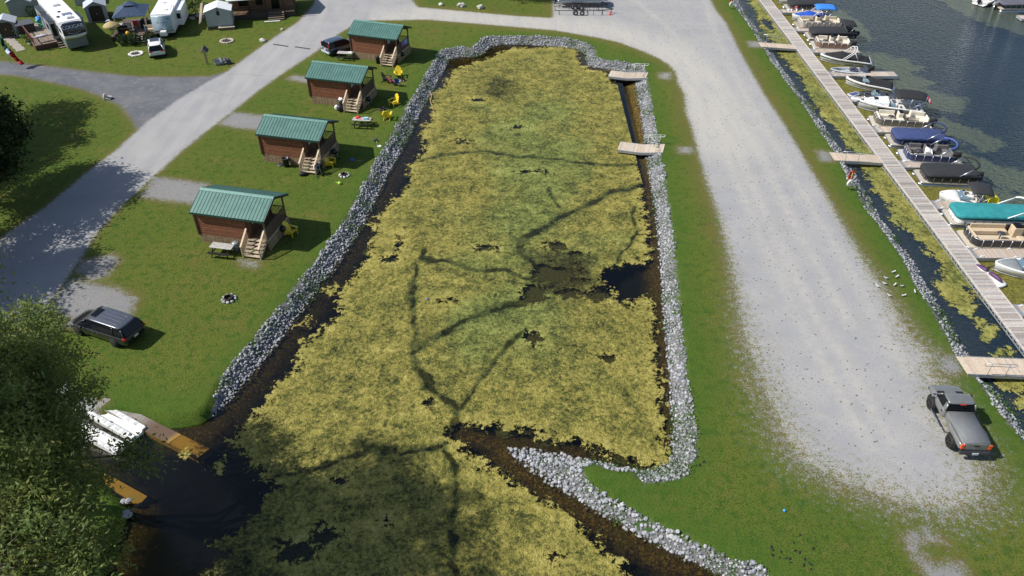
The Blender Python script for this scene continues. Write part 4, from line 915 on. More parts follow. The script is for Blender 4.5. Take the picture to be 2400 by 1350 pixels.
# boats of the far dock at the top right corner
def at_far(): pass
far_p = pontoon('dark green pontoon stern first at the far dock in the top right corner', (2475, 12), (2352, 13), cover=(.10, .10, .13), panel=(.03, .05, .05), motor=M('motor_grey', (.3, .3, .32), .4))
runabout('white motorboat at the far dock in the top right corner', (2390, -35), (2305, -2), stripe=(.03, .04, .06), inside=(.4, .35, .3), motor=True)
t = thing('finger_dock', 'end of a plank finger dock at the far right edge beyond the open water', 'dock', (at(2390, 40, -.3).x, at(2390, 40, -.3).y, -.3), 0, 'finger docks off the long walkway')
mb = MB(); planks(mb, 0, 7, -.65, .65, 0, 'X', .14, tone=(1.08, 1, .95)); mb.build('decking', m_deckwood, t)
mb = MB(); mb.b2(-.06, 7, -.72, -.66, -.3, .01); mb.b2(-.06, 7, .66, .72, -.3, .01); mb.b2(-.06, 0, -.66, .66, -.3, .005); mb.build('frame', m_galv, t)

# ================================================================ CABINS
m_log = M('log_siding', (.215, .082, .036), .75, 0, .16, 5, attrcol=True)
m_skirt = M('skirt_boards', (.26, .185, .115), .9, 0, .18, 6, attrcol=True)
m_corner = M('corner_board', (.075, .030, .016), .8)
m_roof = M('green_metal_roof', (.070, .172, .148), .45, .1, .06, 1.2)
m_roofedge = M('green_trim', (.015, .060, .050), .5)
m_fascia = M('dark_fascia', (.018, .028, .026), .7)
def cabin(label, loc, rz):
    t = thing('cabin', label, 'cabin', loc, rz, 'green roofed cabins beside the pond')
    W, D, HT, PX = 4.35, 3.6, 2.85, 5.9       # log room, depth, wall height, end of the porch
    # walls of lapped boards
    mb = MB()
    def lap(axis, a0, a1, off, sgn, z0, z1, skip=None):
        z = z0
        while z < z1 - .02:
            zz = min(z + .19, z1); k = random.uniform(.82, 1.15); c = (k, k * random.uniform(.92, 1.0), k * .95)
            spans = [(a0, a1)]
            if skip and skip[2] < zz and skip[3] > z: spans = [(a0, skip[0]), (skip[1], a1)]
            for s0, s1 in spans:
                prof = [(off, z), (off + sgn * .055, z + .008), (off + sgn * .05, zz - .05), (off + sgn * .012, zz - .012), (off, zz - .012)]
                mb.xprism(prof, s0, s1, 0, c, axis)
            z = zz
    lap('X', 0, W, 0, -1, .78, HT); lap('X', 0, W, D, 1, .78, HT)
    lap('Y', 0, D, 0, -1, .78, HT); lap('Y', 0, D, W, 1, .78, HT, (.5, 1.4, .95, 2.9))
    mb.b2(.01, W - .01, .01, D - .01, .6, HT - .01, 1)
    for x in (0, W):                                  # gables
        mb.add([(x - .03, 0, HT), (x - .03, D, HT), (x - .03, D / 2, HT + .98), (x + .03, 0, HT), (x + .03, D, HT), (x + .03, D / 2, HT + .98)], [(0, 1, 2), (5, 4, 3), (0, 2, 5, 3), (1, 4, 5, 2)], 0)
    mb.build('wall', [m_log, m_dark], t)
    for x, y in ((-.05, -.05), (W + .05, -.05), (-.05, D + .05), (W + .05, D + .05)):
        mb = MB(); mb.b2(x - .07, x + .07, y - .07, y + .07, .75, HT); mb.build('corner_board', m_corner, t)
    mb = MB(); x = -.03
    while x < W + .03:
        k = random.uniform(.75, 1.2); mb.b2(x, x + .135, -.06, -.02, 0, .80, 0, (k, k * .97, k * .92)); x += .14
    mb.build('skirting', m_skirt, t)
    for xa in (-.06, PX + .01):
        y = 0; mb = MB()
        while y < D: k = random.uniform(.75, 1.2); mb.b2(xa, xa + .04, y, y + .135, 0, .8, 0, (k, k, k * .95)); y += .14
        mb.build('skirting', m_skirt, t)
    # door with a pale window light, and a window to the porch
    mb = MB(); mb.b2(W + .05, W + .10, .5, 1.4, .98, 2.9); d = mb.build('door', M('door_brown', (.09, .05, .03), .5), t)
    mb = MB(); mb.b2(W + .10, W + .115, .65, 1.25, 1.9, 2.7); mb.build('pane', M('pane_pale', (.35, .5, .5), .1), d)
    mb = MB(); mb.b2(W + .10, W + .16, 1.28, 1.34, 1.85, 1.95); mb.build('handle', m_chrome, d)
    # porch
    mb = MB(); planks(mb, W + .08, PX, 0, D, 1.0, 'Y', .14, tone=(.8, .68, .55)); mb.build('porch_floor', m_cedar, t)
    mb = MB(); mb.b2(W + .1, PX, -.02, .02, .78, .96); mb.b2(W + .1, PX, D - .02, D + .02, .78, .96); mb.b2(PX - .03, PX + .0, .02, D - .02, .78, .96); mb.build('porch_rim', m_rail, t)
    mb = MB()
    pm_ = M('porch_post', (.20, .125, .065), .8)
    for y in (.12, D - .12):
        mb = MB(); mb.b2(PX - .18, PX - .06, y - .06, y + .06, 0, HT - .03); mb.build('porch_post', pm_, t)
        mb = MB(); mb.b2(W + .06, PX, y - .06, y + .06, HT - .02, HT + .10); mb.build('porch_beam', pm_, t)
    def balus(mb, a, b, z, n, h=.95):
        a, b = Vector(a), Vector(b)
        for k in range(n + 1):
            p = a.lerp(b, k / n); mb.b2(p.x - .02, p.x + .02, p.y - .02, p.y + .02, p.z + .05, p.z + h)
    mb = MB(); mb.b2(PX - .16, PX - .04, .18, D - .18, 1.93, 1.98); mb.b2(PX - .13, PX - .07, .18, D - .18, 1.06, 1.12); balus(mb, (PX - .10, .25, 1.05), (PX - .10, D - .25, 1.05), 1, 24, .9)
    mb.b2(W + .15, PX - .18, D - .14, D - .04, 1.93, 1.98); mb.b2(W + .15, PX - .18, D - .12, D - .06, 1.06, 1.12); balus(mb, (W + .2, D - .09, 1.05), (PX - .25, D - .09, 1.05), 1, 9, .9)
    mb.build('porch_railing', M('rail_brown', (.14, .10, .07), .8), t)
    # stairs
    mb = MB(); n = 5; x0, x1 = W - .02, W + 1.42
    for k in range(n): mb.b2(x0, x1, -.26 * (k + 1) - .04, -.26 * k, 1.0 - .19 * (k + 1) + .15, 1.0 - .19 * (k + 1) + .19)
    mb.build('stair_treads', M('tread_wood', (.46, .375, .27), .85, 0, .14, 8), t)
    mb = MB()
    for x in (x0 - .05, x1):
        mb.add([(x, 0, .72), (x + .05, 0, .72), (x + .05, -1.34, -.02), (x, -1.34, -.02), (x, 0, 1.0), (x + .05, 0, 1.0), (x + .05, -1.36, .14), (x, -1.36, .14)], [(0, 1, 2, 3), (7, 6, 5, 4), (0, 3, 7, 4), (1, 5, 6, 2), (2, 6, 7, 3), (0, 4, 5, 1)])
    mb.build('stringers', m_rail, t)
    for x in (x0 - .03, x1 + .03):
        mb = MB(); mb.b2(x - .045, x + .045, -1.36, -1.27, 0, 1.0); mb.b2(x - .045, x + .045, -.06, .03, .9, 2.0)
        mb.add([(x - .07, .03, 2.0), (x + .07, .03, 2.0), (x + .07, -1.38, 1.02), (x - .07, -1.38, 1.02), (x - .07, .03, 2.05), (x + .07, .03, 2.05), (x + .07, -1.38, 1.07), (x - .07, -1.38, 1.07)], [(0, 3, 2, 1), (4, 5, 6, 7), (0, 1, 5, 4), (2, 3, 7, 6), (0, 4, 7, 3), (1, 2, 6, 5)], 1)
        for k in range(9):
            y = -.12 - k * .135; zb = 1.0 + y * .72; mb.b2(x - .018, x + .018, y - .018, y + .018, zb - .05, zb + .98)
        mb.build('stair_rail', [m_rail, M('rail_cap', (.58, .47, .33), .8)], t)
    # roof: two pitched sheets with standing seams
    e0, e1, ov = -.16, 6.14, .32; yr, zr, ze = D / 2, HT + 1.02, HT + .02 + .06
    slope = (zr - ze) / (yr + ov)
    mb = MB()
    for s in (-1, 1):
        yo = -ov if s < 0 else D + ov
        a = [(e0, yo, ze), (e1, yo, ze), (e1, yr, zr), (e0, yr, zr)]; th = .05
        mb.add([(x, y, z + th) for x, y, z in a] + a, [(0, 1, 2, 3), (7, 6, 5, 4), (0, 4, 5, 1), (1, 5, 6, 2), (3, 7, 4, 0)])
        x = e0
        while x < e1 + .01:
            mb.add([(x - .012, yo, ze + th), (x + .012, yo, ze + th), (x + .012, yr, zr + th), (x - .012, yr, zr + th), (x - .008, yo, ze + th + .028), (x + .008, yo, ze + th + .028), (x + .008, yr, zr + th + .028), (x - .008, yr, zr + th + .028)],
                   [(4, 5, 6, 7), (0, 4, 7, 3), (1, 2, 6, 5), (0, 1, 5, 4)], 1); x += .295
    r = mb.build('roof', [m_roof, M('seam', (.040, .108, .092), .45, .1)], t)
    mb = MB(); mb.add([(e0 - .02, yr - .22, zr - .22 * slope + .085), (e1 + .02, yr - .22, zr - .22 * slope + .085), (e1 + .02, yr, zr + .10), (e0 - .02, yr, zr + .10), (e1 + .02, yr + .22, zr - .22 * slope + .085), (e0 - .02, yr + .22, zr - .22 * slope + .085)], [(0, 1, 2, 3), (3, 2, 4, 5)]); mb.build('ridge_cap', M('ridge', (.095, .225, .195), .45, .1), r)
    mb = MB()
    for s in (-1, 1):
        yo = -ov if s < 0 else D + ov
        mb.b2(e0, e1, min(yo, yo + s * .03), max(yo, yo + s * .03), ze - .12, ze + .05)
        for x in (e0 - .03, e1):
            a = [(x, yo, ze - .14), (x + .03, yo, ze - .14), (x + .03, yr, zr - .14), (x, yr, zr - .14)]
            mb.add(a + [(p[0], p[1], p[2] + .20) for p in a], [(0, 3, 2, 1), (4, 5, 6, 7), (0, 4, 7, 3), (1, 2, 6, 5), (0, 1, 5, 4)], 1)
    mb.build('eave_trim', [m_roofedge, m_fascia], r)
    return t
CAB = [((475, 565.8), (446.2, 493.3), (619.3, 516.2), 'nearest green roofed log cabin, with a picnic table by its steps'),
       ((620.9, 377.8), (598.2, 311.1), (748.7, 328.7), 'green roofed log cabin with the black bin against its skirting, second from the camera'),
       ((731.5, 240.8), (714.5, 178.5), (847.4, 193), 'green roofed log cabin with a white bag by its steps, third from the camera'),
       ((827.0, 134.9), (812.5, 79.5), (932, 94), 'farthest green roofed log cabin, with purple towels on its railing and a car beside it')]
cab0 = None; CT = []
for g, l, r, lab in CAB:
    a, b = at(*l, 3.0), at(*r, 3.0); rz = math.atan2((b - a).y, (b - a).x); p = at(*g)
    c = cabin(lab, p, rz) if cab0 is None else dup(cab0, p, rz, lab)
    cab0 = cab0 or c; CT.append((p, rz, c))
def cab_pt(i, x, y, z=0):
    p, rz, _ = CT[i]; return Vector((p.x + x * math.cos(rz) - y * math.sin(rz), p.y + x * math.sin(rz) + y * math.cos(rz), z))

# things hung on, standing by or on the cabins
for (y0, dz_, colr, nm) in ((2.5, .62, (.28, .36, .58), 'pale blue towel hung over the porch railing of the farthest cabin'), (1.65, .55, (.26, .12, .45), 'purple towel hung over the porch railing of the farthest cabin')):
    p = cab_pt(3, 5.9 - .10, y0, 1.99); mb = MB()
    P = []
    for k in range(8):
        y = -.42 + k * .12; f = .03 * math.sin(k * 2.1); P.append([(.13 + f, y, -dz_ + .08 * math.cos(k * 1.7)), (.10 + f * .4, y, -.05), (0, y, .02), (-.10, y, -.05), (-.11 - f, y, -.45)])
    mb.loft(P, 0, True, False, False); o = mb.build('towel', M('towel_%.2f' % colr[0], colr, .95, 0, .1)); o.modifiers.new('s', 'SOLIDIFY').thickness = .02
    tag(o, nm, 'towel', None, p, CT[3][1])
def adirondack(label, loc, rz, mat=None, first=[None]):
    mat = mat or m_yellow
    t = thing('garden_chair', label, 'chair', loc, rz, 'slatted garden chairs of the cabins')
    # chair faces -y
    mb = MB()
    for k in range(6):
        y = -.42 + k * .10; z = .38 - (k * .028); mb.box((0, y, z), (.54, .095, .022), 0, 0, ('X', R(-14)))
    mb.build('seat', mat, t)
    mb = MB()
    for k in range(5):
        x = (-2 + k) * .115; hgt = .86 - .05 * (k - 2) ** 2; a = R(24)
        mb.box((x * 1.08, .12 + math.sin(a) * hgt / 2, .24 + math.cos(a) * hgt / 2), (.108, .025, hgt), 0, 0, ('X', -a))
    mb.b2(-.30, .30, .22, .25, .45, .52); mb.build('backrest', mat, t)
    for s in (-1, 1):
        mb = MB(); mb.box((s * .36, -.12, .56), (.15, .72, .026)); mb.build('armrest', mat, t)
        mb = MB(); mb.b2(s * .30 - .02, s * .30 + .02, -.45, -.36, 0, .545); mb.build('leg', mat, t)
        mb = MB(); mb.add([(s * .28 - .015, -.44, .28), (s * .28 - .015, -.44, .38), (s * .28 - .015, .52, .10), (s * .28 - .015, .52, 0), (s * .28 + .015, -.44, .28), (s * .28 + .015, -.44, .38), (s * .28 + .015, .52, .10), (s * .28 + .015, .52, 0)], [(0, 1, 2, 3), (7, 6, 5, 4), (0, 4, 5, 1), (1, 5, 6, 2), (2, 6, 7, 3), (3, 7, 4, 0)]); mb.build('leg', mat, t)
        mb = MB(); mb.b2(s * .34 - .02, s * .34 + .02, .18, .25, .12, .545); mb.build('arm_support', mat, t)
    return t
ch = None
for (px, py, rz, lab) in ((934, 180, 5, 'yellow slatted garden chair nearest the farthest cabin, facing the camera'), (925, 246, -40, 'yellow slatted garden chair at the tip of a cabin shadow, turned to the left'), (908, 279, 178, 'yellow slatted garden chair seen from behind, above the grey picnic table'),
                          (773, 388, 78, 'yellow slatted garden chair standing against the second cabin, in its shade'), (681, 549, 66, 'yellow slatted garden chair in the shade of the nearest cabin')):
    ch = adirondack(lab, G(px, py), R(rz)) if ch is None else dup(ch, G(px, py), R(rz), lab)
    ch.scale = (1.1,) * 3
adirondack('dark brown slatted garden chair facing right by the fire place', G(906, 192), R(80), M('chair_brown', (.045, .03, .028), .6)).scale = (1.1,) * 3
def camp_chair(label, loc, rz, c1, c2):
    t = thing('camp_chair', label, 'chair', loc, rz)
    mb = MB(); mb.box((0, 0, .42), (.52, .46, .03)); mb.build('seat', c1, t)
    mb = MB(); mb.box((0, .27, .72), (.52, .03, .55), 0, 0, ('X', R(-14))); mb.box((-.3, .05, .6), (.05, .45, .05), 0, 1); mb.box((.3, .05, .6), (.05, .45, .05), 0, 1); mb.build('backrest', [c1, c2], t)
    for x in (-.26, .26):
        for y in (-.22, .24): mb = MB(); mb.tube([(x, y, 0), (x * .9, -y * .6, .42), (x, y, .6)], .015, 5); mb.build('leg', m_black, t)
camp_chair('folding camp chair with a blue back and white sides by the fire place', G(933, 202), R(165), M('canvas_blue', (.012, .04, .30), .8), M('canvas_white', (.6, .63, .7), .8))
camp_chair('folding camp chair with a red and pink cloth by the fire place', G(919, 199), R(120), M('canvas_red', (.35, .05, .06), .8), M('canvas_pink', (.65, .25, .27), .8))
def picnic(label, loc, rz, top):
    t = thing('picnic_table', label, 'picnic table', loc, rz, 'wooden picnic tables')
    mb = MB()
    for k in range(5):
        c = random.uniform(.85, 1.1); mb.box((0, (-2 + k) * .15, .74), (1.85, .14, .04), 0, 0, None, (c, c, c))
    mb.build('tabletop', top, t)
    for s in (-1, 1):
        mb = MB(); mb.box((0, s * .68, .44), (1.85, .26, .04)); mb.build('bench', top, t)
        mb = MB(); x = s * .65
        for q in (-1, 1): mb.tube([(x, q * .30, .72), (x, q * .72, 0)], .045, 4)
        mb.box((x, 0, .40), (.05, 1.5, .09)); mb.box((x, 0, .70), (.05, .72, .07)); mb.build('leg_frame', top, t)
    return t
gw = M('grey_table_wood', (.44, .42, .40), .85, 0, .22, 9, attrcol=True)
pt = picnic('weathered picnic table beside the steps of the nearest cabin', G(525, 594), R(-11), gw)
pt2 = dup(pt, G(850, 295), R(-6), 'picnic table laden with bright boxes and bags on the lawn'); 
pt3 = dup(pt, G(811, 137.5), R(-7), 'pale picnic table behind the third cabin, near the parked car')
p = G(850, 295); tz = .765
mb = MB(); mb.box((.45, 0, .07), (.36, .28, .14)); mb.box((.45, 0, .15), (.38, .3, .025), 0, 1); tag(mb.build('storage_box', [M('box_blue', (.20, .5, .68), .4), M('lid_blue', (.35, .65, .78), .4)]), 'light blue lidded box on the right end of the laden picnic table', 'box', None, p + Vector((0, 0, tz)), R(-6))
mb = MB(); mb.blob((-.38, .10, .10), (.26, .16, .12), 3, .2, 0, True, 2); tag(mb.build('bag', M('bag_red', (.7, .02, .05), .6)), 'red bag on the left end of the laden picnic table', 'bag', None, p + Vector((0, 0, tz)), 0)
mb = MB()
for k in range(7): mb.box((-.25 + .07 * k, -.12 + .05 * (k % 3), .025 + .012 * (k % 2)), (.09, .12, .05), k)
tag(mb.build('food_packets', M('packet', (.75, .55, .55), .6, 0, .3, 30)), 'pile of small pink and white packets in the middle of the laden picnic table', 'packets', None, p + Vector((0, 0, tz)), R(-6))
p = G(811, 137.5)
mb = MB(); mb.lathe((0, 0, 0), [(.02, 0), (.22, .01), (.25, .05), (.2, .03), (.02, .03)], 16); tag(mb.build('basin', M('basin_white', (.8, .82, .84), .4)), 'white basin on the right end of the pale picnic table', 'basin', None, p + Vector((.6, -.05, tz)), 0)
# rubbish bin and its lid
p = G(672, 390)
t = thing('rubbish_bin', 'black rubbish bin leaning against the skirting of the second cabin', 'bin', p, R(-12))
mb = MB(); mb.lathe((0, 0, 0), [(.24, .0), (.31, .82), (.35, .84), (.35, .88), (.29, .88), (.25, .12), (.02, .1)], 18); mb.build('body', M('bin_black', (.022, .022, .024), .45), t)
for s in (-1, 1): mb = MB(); mb.tube([(s * .33, -.08, .66), (s * .40, -.06, .62), (s * .40, .06, .62), (s * .33, .08, .66)], .018, 5); mb.build('handle', m_black, t)
mb = MB(); mb.lathe((0, 0, 0), [(.02, .10), (.2, .09), (.34, .04), (.36, 0), (.02, 0)], 18); tag(mb.build('bin_lid', M('bin_black2', (.03, .03, .033), .5)), 'round black bin lid lying on the grass beside the bin', 'lid', None, G(658, 386), 0)
mb = MB(); mb.lathe((0, 0, 0), [(.02, 0), (.24, 0), (.30, .75), (.26, .75), (.02, .1)], 16); mb.lathe((0, 0, .75), [(.02, .12), (.22, .09), (.33, 0), (.02, 0)], 16, 1)
tag(mb.build('metal_bin', [M('bin_grey', (.16, .17, .18), .5, .3), M('lid_grey', (.33, .36, .37), .4, .4)]), 'grey metal bin with a domed lid beside the steps of the nearest cabin', 'bin', None, G(556, 588), 0)
# bags by the third cabin's steps
mb = MB(); mb.blob((0, 0, .33), (.33, .33, .38), 11, .12, 0, True, 2); tag(mb.build('rubbish_bag', M('bag_navy', (.018, .022, .035), .35)), 'shiny dark rubbish bag at the foot of the third cabin steps', 'bag', None, G(798, 260), 0)
mb = MB(); mb.blob((0, 0, .25), (.22, .2, .28), 12, .2, 0, True, 2); tag(mb.build('white_bag', M('bag_white', (.8, .8, .8), .5)), 'small white bag on the grass beside the shiny dark rubbish bag', 'bag', None, G(790, 257), 0)
mb = MB(); mb.lathe((0, 0, 0), [(.02, 0), (.26, 0), (.3, .75), (.02, .75)], 14); mb.blob((.05, 0, .82), (.28, .25, .2), 13, .25, 1, True, 2); tag(mb.build('overfull_bin', [m_black, M('bag_white', (.8, .8, .8), .5)]), 'black bin overflowing with a white bag against the third cabin steps', 'bin', None, G(801, 249), 0)
mb = MB(); mb.lathe((0, 0, 0), [(.02, 0), (.26, 0), (.3, .8), (.32, .84), (.02, .86)], 14); tag(mb.build('black_bin', m_black), 'black bin tucked beside the steps of the farthest cabin', 'bin', None, G(887, 148), 0)
# grills, prams and gear in the shade under the porches
def kettle(label, loc, rz, sc_=1.0):
    t = thing('barbecue', label, 'barbecue', loc, rz); t.scale = (sc_,) * 3
    mb = MB(); mb.lathe((0, 0, .72), [(.05, -.26), (.2, -.2), (.29, 0), (.27, .14), (.14, .25), (.03, .28)], 18); mb.build('kettle', M('enamel_black', (.012, .012, .013), .25), t)
    for a in (0, 2.1, 4.2): mb = MB(); mb.tube([(.2 * math.cos(a), .2 * math.sin(a), .55), (.34 * math.cos(a), .34 * math.sin(a), 0)], .018, 5); mb.build('leg', m_alu, t)
    mb = MB(); mb.tube([(.34, -.02, .03), (.34, .02, .03)], .09, 10); mb.build('wheel', m_black, t)
kettle('black kettle barbecue in the shade of the second cabin porch', G(786, 373), 0, 1.1)
kettle('black kettle barbecue in the shade of the third cabin porch', G(866, 247), .5)
kettle('black kettle barbecue in the shade of the farthest cabin porch', G(944, 141), 1.1)
kettle('black kettle barbecue in the shade of the nearest cabin porch', G(666, 553), 1.1)
def pram(label, loc, rz):
    t = thing('pushchair', label, 'pushchair', loc, rz)
    mb = MB(); mb.box((0, 0, .48), (.42, .5, .06)); mb.box((0, .24, .78), (.42, .06, .55), 0, 0, ('X', R(-18))); mb.build('seat', M('pram_navy', (.02, .025, .04), .8), t)
    mb = MB(); mb.loft([[(-.24, .25 + a, .95 + b), (.24, .25 + a, .95 + b)] for a, b in ((0, 0), (-.18, .12), (-.38, .08), (-.5, -.05))], 0, True, False, False); o = mb.build('hood', M('pram_dots', (.05, .06, .09), .8, 0, .9, 12), t); o.modifiers.new('s', 'SOLIDIFY').thickness = .02
    for x in (-.24, .24):
        mb = MB(); mb.tube([(x, -.42, .12), (x, .05, .5), (x, .42, 1.02)], .018, 5); mb.build('frame', m_alu, t)
        for y in (-.42, .32): mb = MB(); mb.lathe((x, y, .12), [(.03, -.025), (.12, -.02), (.12, .02), (.03, .025)], 14, 0, True, 'X'); mb.build('wheel', m_black, t)
pram('navy pushchair with white dots at the foot of the second cabin steps', G(746, 409), R(25))
mb = MB(); mb.blob((0, 0, .17), (.36, .26, .2), 17, .15, 0, True, 2); tag(mb.build('duffel_bag', m_black), 'black duffel bag on the grass in front of the second cabin steps', 'bag', None, G(710, 411), R(10))
# small toys on the lawn
p = G(825, 375.5); t = thing('butterfly_net', 'blue net on a long pole lying on the shaded lawn', 'net', p, R(-8))
mb = MB(); mb.lathe((0, 0, .03), [(.19, -.02), (.21, 0), (.19, .02)], 16); mb.blob((0, 0, .05), (.2, .2, .08), 3, .1, 0, True, 1); mb.build('net', M('net_blue', (.02, .12, .5), .7), t)
mb = MB(); mb.tube([(.2, 0, .03), (1.0, -.05, .03)], .014, 5); mb.build('pole', m_alu, t)
p = G(880, 331); t = thing('fishing_net', 'green fishing net standing tilted on the lawn near the stone bank', 'net', p, R(20))
mb = MB(); mb.tube([(.3 * math.cos(a), .22 * math.sin(a), .28 + .1 * math.cos(a)) for a in [k * math.pi / 6 for k in range(13)]], .015, 5); mb.blob((0, 0, .18), (.22, .16, .14), 4, .2, 0, True, 1); mb.build('net', M('net_green', (.03, .08, .06), .8), t)
mb = MB(); mb.tube([(0, -.22, .25), (.1, -.75, .02)], .014, 5); mb.build('pole', m_alu, t)
mb = MB(); mb.lathe((0, 0, 0), [(.2, .0), (.22, .03), (.2, .05), (.17, .03)], 16); tag(mb.build('toy_ring', M('ring_white', (.6, .65, .65), .4)), 'pale toy ring on the lawn beside the green fishing net', 'toy', None, G(889, 343), 0)
t = thing('watering_can', 'lime green toy watering can on the lawn near a fire ring', 'toy', G(796, 432), 0)
mb = MB(); mb.lathe((0, 0, 0), [(.02, 0), (.15, 0), (.14, .22), (.02, .22)], 12); mb.build('can', M('lime', (.45, .75, .10), .4), t)
mb = MB(); mb.tube([(-.13, 0, .06), (-.3, 0, .24)], .03, 6); mb.build('spout', M('lime', (.45, .75, .10), .4), t)
# fire rings
def firering(label, loc, r=.55, steel=True, n=12, stonec=(.55, .55, .54)):
    t = thing('fire_ring', label, 'fire pit', loc, 0)
    if steel:
        mb = MB(); mb.lathe((0, 0, 0), [(r * .62, 0), (r * .62, .24), (r * .58, .24), (r * .58, .03)], 18, 0, True, 'Z', False); mb.build('steel_ring', M('burnt_steel', (.03, .025, .022), .7, .3), t)
    mb = MB(); mb.lathe((0, 0, .015), [(.01, .02), (r * .6, .02), (r * .62, 0)], 16, 0, True, 'Z', True); mb.build('ash', M('ash', (.035, .03, .03), .95, 0, .5, 14), t)
    for k in range(n):
        a = 2 * math.pi * k / n + random.uniform(-.1, .1); mb = MB(); mb.blob((r * .88 * math.cos(a), r * .88 * math.sin(a), .07), (.13 * r / .55, .12 * r / .55, .10), 50 + k, .25, 0, False, 1)
        mb.build('stone', M('ring_stone_%.1f' % stonec[0], stonec, .9, 0, .2, 6), t)
firering('steel fire ring set in stones on the lawn right of the dark minivan', G(537, 702), .52, True, 9, (.42, .42, .42))
firering('steel fire ring set in pale stones in front of the second cabin', G(807, 412), .46, True, 9, (.6, .6, .58))
firering('burnt fire ring in the shade between two yellow chairs', G(895, 257), .42, True, 6, (.12, .09, .07))
firering('fire ring of large tan stones on the lawn by the grey shed', G(532, 97), .82, False, 16, (.46, .40, .33))
firering('fire ring of white stones on the lawn in front of the gazebo', G(319, 127), .80, False, 18, (.68, .67, .62))
firering('small stone fire place among the folding chairs', G(944, 189), .36, True, 6, (.30, .20, .14))
# driftwood in the pond
mb = MB(); P = [at(1004, 212, WZ + .12), at(1012, 222, WZ + .2), at(1009, 238, WZ + .08), at(1014, 252, WZ + .03), at(1017, 262, WZ + .02)]; mb.tube(P, [.03, .06, .05, .04, .02], 6); mb.tube([P[1], P[1] + Vector((.5, .3, .25))], [.04, .015], 5)
tag(mb.build('branch', M('driftwood', (.36, .27, .15), .9, 0, .2)), 'bare curved branch lying in the pond at the left bank', 'branch')

# ================================================================ VEHICLES
def wheel(t, x, y, r, wdt, rimc, side, dark=False):
    mb = MB(); mb.lathe((x, y, r), [(r * .62, -wdt / 2), (r * .93, -wdt / 2), (r, -wdt * .32), (r, wdt * .32), (r * .93, wdt / 2), (r * .62, wdt / 2)], 22, 0, True, 'Y', False); mb.build('tyre', m_black, t)
    yo = y + side * wdt * .42
    mb = MB(); mb.lathe((x, y, r), [(.02, side * wdt * .3), (r * .2, side * wdt * .36), (r * .62, side * wdt * .25), (r * .66, side * wdt * .46), (r * .62, side * wdt * .48)], 22, 1, True, 'Y', False)
    for k in range(5):
        a = 2 * math.pi * k / 5; mb.box((x + r * .36 * math.sin(a), yo, r + r * .36 * math.cos(a)), (r * .17, wdt * .16, r * .56), 0, 0, ('Y', a))
    mb.build('rim', [rimc, m_dark], t)
def vehicle(label, name, cat, front, rear, W, Ht, oh_f, oh_r, paint, body, green, roofx, r=.34, wdt=.22, rimc=None, camside=-1, H0=None, belt=None, extra=None, trackf=.80, pillars=(), tail=(.35, .01, .015), flat_roof=None, wb=None):
    """front/rear: pixels where the wheels nearest the camera touch the ground; car runs along local +x (nose), near side = camside"""
    A, B = at(*front), at(*rear); d = A - B; L = wb or d.length; rz = math.atan2(d.y, d.x); mid = (A + B) / 2
    tr = W / 2 * trackf * 1.08
    nrm = Vector((-math.sin(rz), math.cos(rz), 0)) * camside
    c = mid - nrm * tr; c.z = 0
    t = thing(name, label, cat, c, rz)
    hw = W / 2; x0 = -L / 2 - oh_r; x1 = L / 2 + oh_f
    # lower body: rings across, from tail to nose:  (fraction, half width factor, bottom, side top, crown)
    rings = []
    for fx, fw, zb, zt, cr in body:
        x = x0 + (x1 - x0) * fx; w_ = hw * fw
        rings.append([(x, -w_ * .80, zb), (x, -w_ * .97, zb + .10), (x, -w_, zb + (zt - zb) * .5), (x, -w_ * .965, zt - .07), (x, -w_ * .86, zt + cr * .35), (x, -w_ * .4, zt + cr * .9), (x, w_ * .4, zt + cr * .9), (x, w_ * .86, zt + cr * .35), (x, w_ * .965, zt - .07), (x, w_, zb + (zt - zb) * .5), (x, w_ * .97, zb + .10), (x, w_ * .80, zb)])
    mb = MB(); mb.loft(rings); bd = mb.build('body', paint, t, 2)
    for sx in (-L / 2, L / 2):
        mb = MB()
        for s in (-1, 1): mb.lathe((sx, s * hw * .90, r * 1.05), [(.02, -s * .0), (r * 1.22, 0), (r * 1.22, s * (hw * .105))], 20, 0, True, 'Y', True)
        mb.build('wheel_arch', m_dark, t)
        for s in (-1, 1): wheel(t, sx, s * (hw * .995 - wdt / 2), r, wdt, rimc or M('alloy', (.52, .53, .55), .3, .3), s)
    # greenhouse: glass, pillars and roof
    gr = []
    for fx, wb_, zb, wt, zt in green:
        x = x0 + (x1 - x0) * fx; gr.append([(x, -hw * wb_, zb), (x, -hw * (wb_ * .45 + wt * .55), zb + (zt - zb) * .6), (x, -hw * wt, zt), (x, hw * wt, zt), (x, hw * (wb_ * .45 + wt * .55), zb + (zt - zb) * .6), (x, hw * wb_, zb)])
    mb = MB(); mb.loft(gr, 0, False); mb.build('windows', m_glass, t)
    mb = MB(); rr = []
    for fx, wt, z in roofx:
        x = x0 + (x1 - x0) * fx; rr.append([(x, -hw * wt - .035, z - .075), (x, -hw * wt - .02, z + .0), (x, -hw * wt * .8, z + .042), (x, 0, z + .06), (x, hw * wt * .8, z + .042), (x, hw * wt + .02, z), (x, hw * wt + .035, z - .075), (x, 0, z - .04)])
    mb.loft(rr); mb.build('roof', flat_roof or paint, t, 1)
    mb = MB()
    for (fa, wa, za, fb, wb_, zb_, rd_) in pillars:
        for s in (-1, 1): mb.tube([(x0 + (x1 - x0) * fa, s * hw * wa, za), (x0 + (x1 - x0) * (fa * .5 + fb * .5), s * (hw * (wa + wb_) / 2 + .03), (za + zb_) / 2), (x0 + (x1 - x0) * fb, s * hw * wb_, zb_)], rd_, 5)
    mb.build('pillars', paint, t)
    red = M('tail_%.2f_%.2f' % (tail[0], tail[1]), tail, .25)
    return t, x0, x1, hw, red
